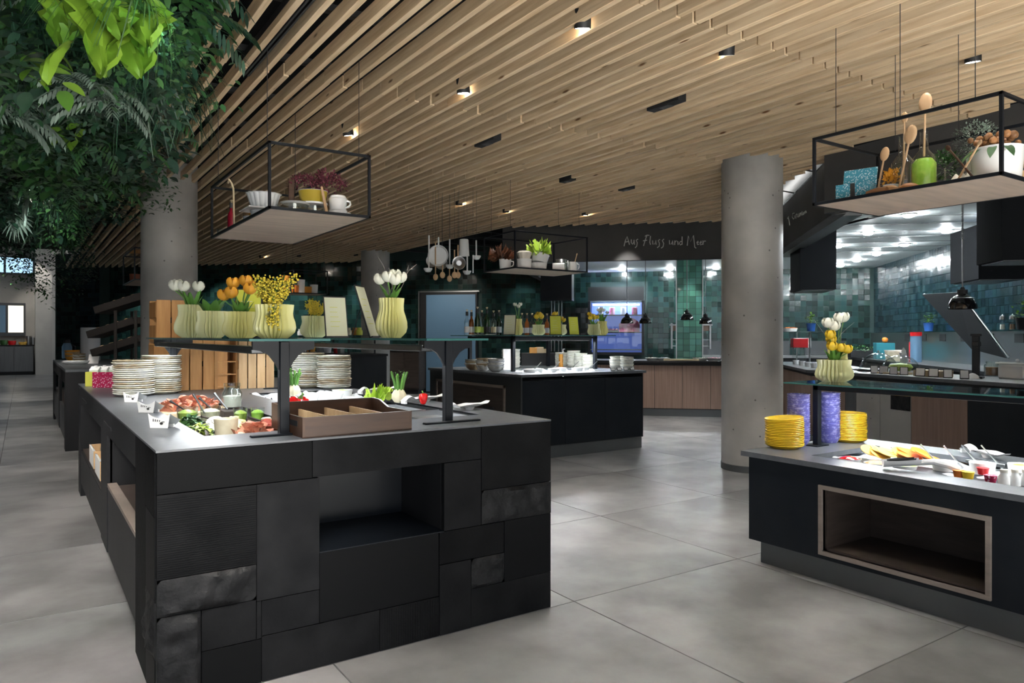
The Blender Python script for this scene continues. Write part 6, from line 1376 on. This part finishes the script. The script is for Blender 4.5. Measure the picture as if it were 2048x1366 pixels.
x, y = rr(1985, .42); pot(x, y - .02, TB, .115, .17, 'white', 'big white enamel bowl of brown bulbs in the second rack', 'enamel_bowl', 0, 'bowl')
t = thing('brown_bulbs', 'heap of brown bulbs and leaves in the big white bowl', 'bulbs', (x, y - .02, TB + .14))
for g in range(4):
    m = MB()
    for k in range(16): m.ball((U(-.09, .09), U(-.09, .09), U(0, .09)), U(.014, .022), 8, 6)
    m.build('bulb_cluster', 'nut', t)
for k in range(8): a = U(2, 5.2); MB().leaf((.09 * math.cos(a), .09 * math.sin(a), .03), (math.cos(a), math.sin(a), -.3), .10, .04, .5, 5).build('leaf', 'leafm', t)
for n, u in enumerate((1912, 1925, 1938)): x, y = rr(u, .25); t = thing('garlic_bulb', 'white garlic bulb at the front of the second rack', 'garlic', (x, y, TB), 0, 'garlic bulbs'); MB().lathe([(0, 0), (.025, .004), (.03, .02), (.018, .038), (.006, .055), (0, .06)], 16, (0, 0, 0), 7, .12).build('bulb', 'garlic', t)
x, y = rr(1905, .18); wspoon(x, y - .02, TB + .01, (.55, 0), .19, 'wooden skewer crossed over the garlic', r=.01); wspoon(x, y - .10, TB + .01, (-.6, 0), .20, 'brown wooden spoon handle crossing the skewer', 'traywood', r=.012)
x, y = rr(2035, .3); crate('wooden_stand', 'small folding wooden stand at the near end of the second rack', (x + .2, R2[2] + .01, TB), .3, .12, .10, .16, 'palewood', 2, hole=False)
# rack over the black island
a = scl((1030, 535)); c = scl((1166, 545)); d_ = scl((1097, 551)); b = scl((972, 543))
R3 = (a[0], c[0], a[1], d_[1]); H3 = .40
rack(*R3, ZR, H3, 'black framed hanging rack over the black island with lettuce in a white pail', 2)
def rm(u, f): y = R3[2] + f * (R3[3] - R3[2]); x = gy(u, y)[0]; return min(max(x, R3[0] + .06), R3[1] - .06), y
def lushtop(x, y, z, r, mat, label, n=16): return lettuce(x, y, z, r, label, mat, n * 3, 'leafy_plant')
x, y = rm(1008, .45); pot(x, y, TB, .07, .11, 'white', 'white jug with a handle holding red-brown leaves', 'enamel_jug', 1, 'jug'); lushtop(x - .05, y, TB + .10, .13, 'leafr', 'red-brown leafy plant in the white jug', 20)
x, y = rm(1040, .35); pot(x + .06, y, TB, .085, .12, 'white', 'white pot with a fluted top beside the red-brown leaves'); t = thing('cake_mould', 'pale pink fluted mould stacked on the white pot', 'cake mould', (x + .06, y, TB + .122)); MB().lathe([(0, 0), (.06, 0), (.085, .07), (.06, .09), (0, .09)], 40, (0, 0, 0), 10, .1).build('body', 'garlic', t)
x, y = rm(1077, .4); pot(x, y, TB, .10, .09, 'white', 'white pail at the bottom of the lettuce stack', 'enamel_pail', 0, 'pail', 1.03, 'grey_porc'); pot(x + .01, y, TB + .095, .10, .10, 'white', 'tilted white pail holding bright lettuce', 'enamel_pail', 0, 'pail', 1.03, 'grey_porc', (.0, .25, 0)); lushtop(x + .02, y, TB + .19, .14, 'leafy', 'bright lime lettuce overflowing the tilted white pail', 24)
x, y = rm(1103, .3); tag(MB().lathe([(0, 0), (.045, 0), (.045, .14), (0, .14)], 20).build('enamel_cylinder', 'white', None, (x, y - .02, TB + .048), (PI / 2, 0, .9)), 'white enamel cylinder lying beside the pail', 'cylinder')
x, y = rm(1122, .5); pot(x, y, TB, .06, .16, 'steel', 'small steel mill with a wooden base behind the mugs', 'steel_mill', 0, 'mill'); x, y = rm(1135, .35); pot(x, y, TB + .0, .05, .14, 'glass', 'tall clear glass near the mug', 'tall_glass', 0, 'glass'); x, y = rm(1147, .3); pot(x, y, TB, .055, .12, 'white', 'white mug with a wooden stick at the rack corner', 'enamel_mug', 1, 'mug'); wspoon(x, y, TB + .01, (0, .3), .2, 'wooden stick standing in the corner mug', r=.012)
# far racks
A = gz(247, 570, ZR); rack(A[0], A[0] + .6, A[1] - 1.3, A[1], ZR, .42, 'black framed hanging rack half hidden by the first concrete column')
t = thing('round_board', 'round yellow chopping board standing in the half hidden rack', 'board', (A[0] + .30, A[1] - .8, TB + .16)); MB().lathe([(0, -.01), (.16, -.01), (.16, .01), (0, .01)], 28).build('board', 'melon', t, (0, 0, 0), (PI / 2, 0, VIEW))
tag(bx(-.3, .3, -.05, .05, 0, .05, .004).build('wooden_beam', 'orangewood', None, (A[0] + .28, A[1] - .75, TB + .40), (0, 0, VIEW)), 'honey wooden beam lying on top of the half hidden rack', 'beam')
pot(A[0] + .12, A[1] - .25, TB, .07, .14, 'terracotta', 'small jar of red preserves at the edge of the half hidden rack', 'preserve_jar', 0, 'jar')
B_ = gz(560, 590, ZR); C_ = gz(640, 588, ZR)
RR = (B_[0], C_[0] + .1, C_[1] - .1, C_[1] + .5); rack(*RR, ZR, .40, 'far black framed hanging rack with orange and white pots near the tiled wall')
for n, (u, mm, lb) in enumerate(((572, 'orangepaint', 'orange patterned tin in the far rack'), (590, 'orange', 'orange pot in the far rack beside the white jug'), (602, 'white', 'tall white jug in the far rack'), (616, 'orangepaint', 'small orange bowl in the far rack'), (628, 'white', 'white fluted pot at the end of the far rack'))):
    x, y = gy(u, RR[2] + .2); pot(x, y, TB, .07, [.3, .14, .24, .12, .16][n], mm, lb, 'rack_pot')
# ================================================================ utensils hanging from the ceiling
UT = [(856, 470, 545, 'ladle', 'enamel'), (871, 485, 560, 'spoon', 'spoonwood'), (885, 500, 556, 'spoon', 'spoonwood'), (899, 480, 563, 'spoon', 'spoonwood'), (909, 500, 556, 'spoon', 'spoonwood'), (916, 490, 556, 'spoon', 'spoonwood'), (900, 478, 538, 'ladle', 'enamel'), (934, 505, 550, 'ladle', 'enamel'), (946, 510, 546, 'stick', 'enamel'), (953, 480, 520, 'ladle', 'enamel'), (866, 500, 535, 'sieve', 'steel'), (884, 515, 540, 'sieve', 'steel'), (918, 515, 540, 'sieve', 'steel'), (877, 495, 525, 'pan', 'enamel'), (928, 478, 512, 'jug', 'enamel')]
for n, (u, v0, v1, kd, mm) in enumerate(UT):
    d = 8.5 + .12 * ((n * 5) % 4); r = ray(u); z1 = EYE - (v0 - HZ) / FPX * d; z0 = EYE - (v1 - HZ) / FPX * d; L = z1 - z0
    lab = {'ladle': 'white enamel ladle', 'spoon': 'wooden cooking spoon', 'stick': 'thin white enamel skimmer handle', 'sieve': 'round steel sieve', 'pan': 'white enamel pan', 'jug': 'white enamel measuring jug'}[kd] + ' hanging head down in the utensil cluster'
    t = thing('hanging_' + {'pan': 'pan', 'jug': 'jug', 'sieve': 'sieve', 'ladle': 'ladle', 'spoon': 'spoon', 'stick': 'skimmer'}[kd], lab, 'utensil', (r[0] * d, r[1] * d, z0), VIEW + U(-.4, .4), 'hanging ' + kd + 's')
    MB().tube([(0, 0, L), (0, 0, 3.05 - z0)], .0018, 4).build('string', 'wire', t)
    if kd == 'spoon': MB().tube([(0, 0, .05), (0, 0, L)], [.007, .008], 7).build('handle', mm, t); MB().ball((0, 0, .035), .032, 12, 8, (1, .3, 1.25)).build('head', mm, t)
    elif kd == 'ladle': MB().tube([(0, .03, .03), (0, .03, L)], .009, 7).build('handle', mm, t); MB().lathe([(0, 0), (.03, .006), (.05, .035), (.052, .05), (.047, .05), (.026, .012), (0, .008)], 20).build('bowl', mm, t)
    elif kd == 'sieve': MB().lathe([(0, 0), (.05, .01), (.075, .03), (.078, .03), (.05, .006)], 24).build('mesh_bowl', mm, t, (0, 0, .08), (PI / 2, 0, 0)); MB().tube([(0, 0, .15), (0, 0, max(L, .22))], .006, 6).build('handle', mm, t)
    elif kd == 'pan': MB().lathe([(0, 0), (.11, 0), (.125, .05), (.12, .05), (.1, .006), (0, .006)], 28).build('pan', mm, t, (0, .02, .08), (PI / 2, 0, 0)); MB().tube([(0, 0, .18), (0, 0, .3)], .01, 6).build('handle', mm, t)
    elif kd == 'jug': MB().lathe([(0, .2), (.05, .2), (.055, .19), (.065, .0), (.06, .0), (.05, .18), (0, .19)], 22).build('body', mm, t)
    else: MB().tube([(0, 0, 0), (0, 0, L)], .007, 6).build('handle', mm, t)
# ================================================================ chalk lettering
S2 = .2269
def letters(strokes, s, u0, v0, fn, r, name, parent):
    m = MB()
    for st_ in strokes: m.tube([fn(u0 + a * s, v0 + b * s) for a, b in st_], r, 5)
    return m.build(name, 'chalk', parent)
AF = [[(388,275),(400,225),(415,190),(428,230),(436,262)], [(395,240),(432,232)], [(452,215),(452,245),(462,258),(475,240),(476,218),(480,262)], [(512,212),(495,222),(505,245),(500,275),(485,290)],
      [(560,272),(575,220),(590,180)], [(555,228),(592,222)], [(572,188),(590,178),(612,180)], [(622,185),(615,240),(622,262)], [(640,225),(642,258),(660,255),(668,222),(672,262)], [(705,215),(690,225),(700,250),(698,275),(680,288)], [(740,212),(725,225),(738,250),(732,280),(715,292)],
      [(788,222),(790,258),(808,255),(815,225),(820,264)], [(835,264),(836,225),(836,245),(850,226),(862,232),(865,264)], [(900,190),(900,262)], [(900,235),(885,232),(876,250),(885,264),(900,255)],
      [(945,270),(955,185),(975,235),(1000,180),(1012,285),(1025,292)], [(1030,248),(1045,240),(1042,228),(1030,240),(1036,262),(1052,256)], [(1058,248),(1072,240),(1068,228),(1058,242),(1064,264),(1080,255)], [(1085,262),(1084,225),(1086,245),(1098,228),(1110,232)]]
letters(AF, S2, 1160, 430, lambda u, v: gp(u, v, 11.278), .0075, 'chalk_lettering', fa)
GR = [[(108,432),(116,455),(122,495)], [(104,440),(112,425)], [(160,395),(146,398),(142,430),(152,445),(164,430),(160,418)], [(172,440),(174,408),(182,402)], [(188,405),(188,428),(197,425),(200,398),(202,424)], [(208,420),(210,395),(217,412),(219,388)], [(224,415),(224,380)], [(230,408),(238,398),(234,390),(230,402),(238,408)], [(243,402),(244,384),(250,396),(254,378),(259,392)]]
letters(GR, S3, 1550, 330, lambda u, v: gq(u, v, 1.658), .006, 'chalk_lettering', fb)
# ================================================================ hanging plants
def spray_mesh(kind, seed):
    random.seed(seed); m = MB()
    if kind == 'pinnate':                                            # long arching fronds of narrow leaflets
        for k in range(3):
            a = U(0, 6.28); d = Vector((math.cos(a), math.sin(a), U(.0, .5))); p = Vector((0, 0, 0)); L = U(.3, .48)
            for j in range(12):
                p = p + d.normalized() * L / 12; d.z -= .12; side = d.cross(Vector((0, 0, 1))).normalized()
                for s in (-1, 1): m.leaf(p, side * s + d * .6 + Vector((0, 0, -.2)), .13 * (1 - .4 * j / 12), .022, .25, 3)
    elif kind == 'ovate':
        for k in range(16):
            a = U(0, 6.28); z = U(-.35, .08); r = U(.02, .16)
            m.leaf((r * math.cos(a), r * math.sin(a), z), (math.cos(a), math.sin(a), U(-.6, .3)), U(.07, .12), U(.045, .07), .35, 5)
    elif kind == 'small':
        for k in range(44):
            a = U(0, 6.28); z = U(-.42, .05); r = U(.0, .13)
            m.leaf((r * math.cos(a), r * math.sin(a), z), (math.cos(a), math.sin(a), U(-.9, .5)), U(.03, .055), U(.02, .03), .3, 3)
    elif kind == 'grass':
        for k in range(26):
            a = U(0, 6.28); d = Vector((math.cos(a) * .6, math.sin(a) * .6, .6)); p = Vector((0, 0, 0)); L = U(.35, .65); vs = []; n = 8
            side = d.cross(Vector((0, 0, 1))).normalized() * U(.004, .008)
            for j in range(n + 1):
                w = side * (1 - j / n * .8); vs += [p - w, p + w]; d.z -= .35; p = p + d.normalized() * L / n
            m.add(vs, [(2 * j, 2 * j + 1, 2 * j + 3, 2 * j + 2) for j in range(n)])
    elif kind == 'fan':
        for k in range(13):
            a = -1.5 + 3.0 * k / 12; m.leaf((0, 0, 0), (math.sin(a), -.25, -math.cos(a) * .85), U(.26, .34), .042, .12, 5, .5)
        m.tube([(0, 0, 0), (0, .1, .2), (0, .18, .32)], .006, 5)
    elif kind == 'stag':
        a = U(-.5, .5); L = U(.34, .5); W = U(.14, .2)
        def fn(s, t):
            w = W * (math.sin(PI * min(1, .12 + .85 * t)) ** .7) * (1 + .22 * math.sin(t * 23) ) * (s - .5) * 2
            return (w * .8, .05 * math.sin(t * 5) - .12 * t + .03 * math.sin(s * 12 + t * 7), -L * t + .05 * math.sin(PI * t) + .025 * math.cos(s * 14))
        m.surf(fn, 10, 12)
    return m
SPR = {}
for kd, mats in (('pinnate', ('leafd', 'leafg', 'leafm')), ('ovate', ('leafd', 'leafm', 'leafb')), ('small', ('leafd', 'leafm')), ('grass', ('leafm', 'leafd')), ('fan', ('leafg', 'leafd')), ('stag', ('leafb',))):
    for mm in mats: SPR[kd, mm] = [spray_mesh(kd, 100 + 13 * i + len(kd) * 7).mesh(kd + '_spray', mm) for i in range(4)]
random.seed(21)
PLN = {'pinnate': 'arching fern', 'ovate': 'broad-leaved ivy', 'small': 'small-leaved creeper', 'grass': 'grassy spider plant', 'fan': 'fan palm', 'stag': 'staghorn fern'}
TONE = {'leafd': 'dark green', 'leafg': 'silver-green', 'leafm': 'mid green', 'leafb': 'bright green'}
LEAF1 = MB().leaf((0, 0, 0), (0, 1, .1), .11, .06, .35, 6).mesh('leaf', 'leafb')
def plant(u, v, d, kind, mm, n, spread=.3, sc=1., where='among the plants hanging from the black ceiling'):
    r = ray(u); loc = (r[0] * d, r[1] * d, EYE - (v - HZ) / FPX * d)
    t = thing('hanging_' + PLN[kind].replace(' ', '_').replace('-', '_'), TONE[mm] + ' ' + PLN[kind] + ' ' + where, 'hanging plant', loc, 0, TONE[mm] + ' ' + PLN[kind] + 's' if 'among' in where else None)
    for k in range(n):
        if kind == 'ovate' and mm == 'leafb':
            for j in range(12):
                a = U(0, 6.28); rr_ = U(.02, .10); inst(LEAF1, 'leaf', t, (rr_ * math.cos(a), rr_ * math.sin(a), U(-.16, .08)), (U(-.7, .3), U(-.3, .3), a), sc * U(.8, 1.2))
            continue
        o = inst(SPR[kind, mm][k % 4], 'leaf_spray' if kind != 'stag' else 'frond', t, (U(-spread, spread), U(-spread, spread), U(-.6, .6) * spread), (U(-.35, .35), U(-.35, .35), U(0, 6.28) if kind not in ('fan', 'stag') else VIEW + U(-1, 1)), sc * U(.8, 1.2))
        if kind not in ('stag', 'fan'): o['kind'] = 'stuff'
    return t
# dark carrier net the plants are tied to
net = thing('plant_carrier', 'black carrier boards hidden behind the hanging plants', 'carrier', (-.6, 8.5, 2.9))
for y in range(6): bx(-2.4, 1.25, -4.6 + 1.5 * y, -4.5 + 1.5 * y, .15, .45).build('board', 'blackceil', net)
bx(1.28, 1.31, -4.8, 5.4, .0, .45).build('edge_board', 'blackceil', net)
# far-in masses first, then the showy ones
def dz_(v, h): return h * FPX / (HZ - v)
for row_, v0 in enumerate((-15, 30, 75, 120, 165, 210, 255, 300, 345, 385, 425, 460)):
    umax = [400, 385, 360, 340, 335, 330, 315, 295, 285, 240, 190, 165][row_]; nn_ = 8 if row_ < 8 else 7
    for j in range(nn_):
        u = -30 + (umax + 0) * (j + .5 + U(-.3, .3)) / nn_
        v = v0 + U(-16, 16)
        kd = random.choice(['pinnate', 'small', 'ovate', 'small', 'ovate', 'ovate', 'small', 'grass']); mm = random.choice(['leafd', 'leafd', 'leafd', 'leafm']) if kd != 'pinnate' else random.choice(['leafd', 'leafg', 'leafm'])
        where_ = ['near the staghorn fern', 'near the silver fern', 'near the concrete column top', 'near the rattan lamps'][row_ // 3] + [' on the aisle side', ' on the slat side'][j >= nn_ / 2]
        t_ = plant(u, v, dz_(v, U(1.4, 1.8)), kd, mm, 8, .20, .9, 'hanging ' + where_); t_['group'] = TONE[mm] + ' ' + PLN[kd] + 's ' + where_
for u, v, d in ((15, 500, 12.0), (55, 515, 12.3), (95, 535, 11.6), (140, 520, 12), (165, 495, 11.5), (120, 480, 11), (75, 480, 11), (30, 470, 11)): plant(u, v, d, 'small', random.choice(['leafm', 'leafd']), 5, .25, 1.1)
plant(165, 15, 2.75, 'stag', 'leafb', 5, .13, .52, 'with big wavy lobes at the top of the plant wall')
plant(245, 15, 2.7, 'stag', 'leafb', 4, .09, .62, 'with long hanging lobes beside the first slat')
plant(298, 0, 2.75, 'stag', 'leafb', 2, .05, .55, 'with narrow lobes closest to the first slat')
plant(235, -10, 2.65, 'grass', 'leafm', 3, .08, .6, 'trailing over the staghorn fern lobes')
plant(100, 130, 2.95, 'ovate', 'leafb', 1, .03, .9, 'with a few bright leaves above the silver fern')
plant(140, 240, 4.3, 'ovate', 'leafb', 1, .05, .9, 'with a few bright leaves below the silver fern')
plant(190, 160, 3.4, 'pinnate', 'leafg', 6, .12, .62, 'fanning out in the middle of the plant wall')
plant(30, 215, 4.0, 'pinnate', 'leafg', 2, .12, .7, 'at the outer edge of the plant wall')
plant(60, 400, 7.4, 'fan', 'leafg', 1, .02, 1.05, 'hanging beside the rattan lamp shade')
plant(15, 420, 7.8, 'fan', 'leafg', 2, .15, 1.0, 'hanging below the rattan lamp shade')
plant(150, 455, 9.5, 'fan', 'leafd', 3, .2, 1.0, 'hanging towards the far pilaster')
plant(155, 310, 6.0, 'pinnate', 'leafm', 3, .2, .9, 'hanging in front of the concrete column')
for u, v, d in ((265, 250, 6.0), (300, 255, 6.4), (285, 320, 6.9), (250, 350, 7.4), (220, 390, 8.2), (190, 330, 7)): plant(u, v, d, random.choice(['small', 'ovate']), random.choice(['leafd', 'leafm']), 6, .2, .9)
# rattan lamp shades among the plants
for n, (u, v, d, r, h) in enumerate(((70, 330, 8.0, .55, .28), (118, 408, 8.6, .32, .16))):
    k = ray(u); t = thing('rattan_lamp', ['wide dark rattan lamp shade half hidden by hanging plants', 'smaller dark rattan lamp shade below the wide one'][n], 'pendant lamp', (k[0] * d, k[1] * d, EYE - (v - HZ) / FPX * d - h / 2))
    for s in range(9): MB().lathe([(r * (1 + .0) , 0), (r + .008, .006), (r, .012), (r - .006, .006), (r, 0)], 30, (0, 0, s * h / 9)).build('rattan_ring', 'wicker', t)
    rods = MB()
    for s in range(36): a = s * PI / 18; rods.tube([(r * math.cos(a), r * math.sin(a), 0), (r * math.cos(a), r * math.sin(a), h)], .006, 4)
    rods.build('rattan_rods', 'wicker', t); MB().tube([(0, 0, h), (0, 0, 3.36 - t.location.z)], .004, 5).build('cable', 'black', t); bx(-r, r, -.008, .008, h - .02, h).build('cross_bar', 'black', t)
    MB().ball((0, 0, h * .4), .05, 10, 8).build('bulb', 'lamp', t)
    spot('rattan_lamp_light', (t.location.x, t.location.y, t.location.z - .02), (t.location.x, t.location.y + 1.5, 0), 45, 1.5, .7, (1, .93, .82), .08)
# lamps aimed at the plants
spot('plant_lamp', (*[ray(560)[i] * 2.2 for i in (0, 1)], 2.9), (*[ray(220)[i] * 2.75 for i in (0, 1)], 2.5), 12, .8, .6, (1, 1, .9), .05)
spot('plant_lamp', (*[ray(330)[i] * 3.0 for i in (0, 1)], 2.6), (*[ray(150)[i] * 4.8 for i in (0, 1)], 2.9), 22, .9, .7, (.95, 1, 1), .05)
spot('plant_lamp', (*[ray(120)[i] * 7.0 for i in (0, 1)], 2.3), (*[ray(50)[i] * 8.5 for i in (0, 1)], 2.75), 35, .8, .7, (.9, 1, 1), .05)
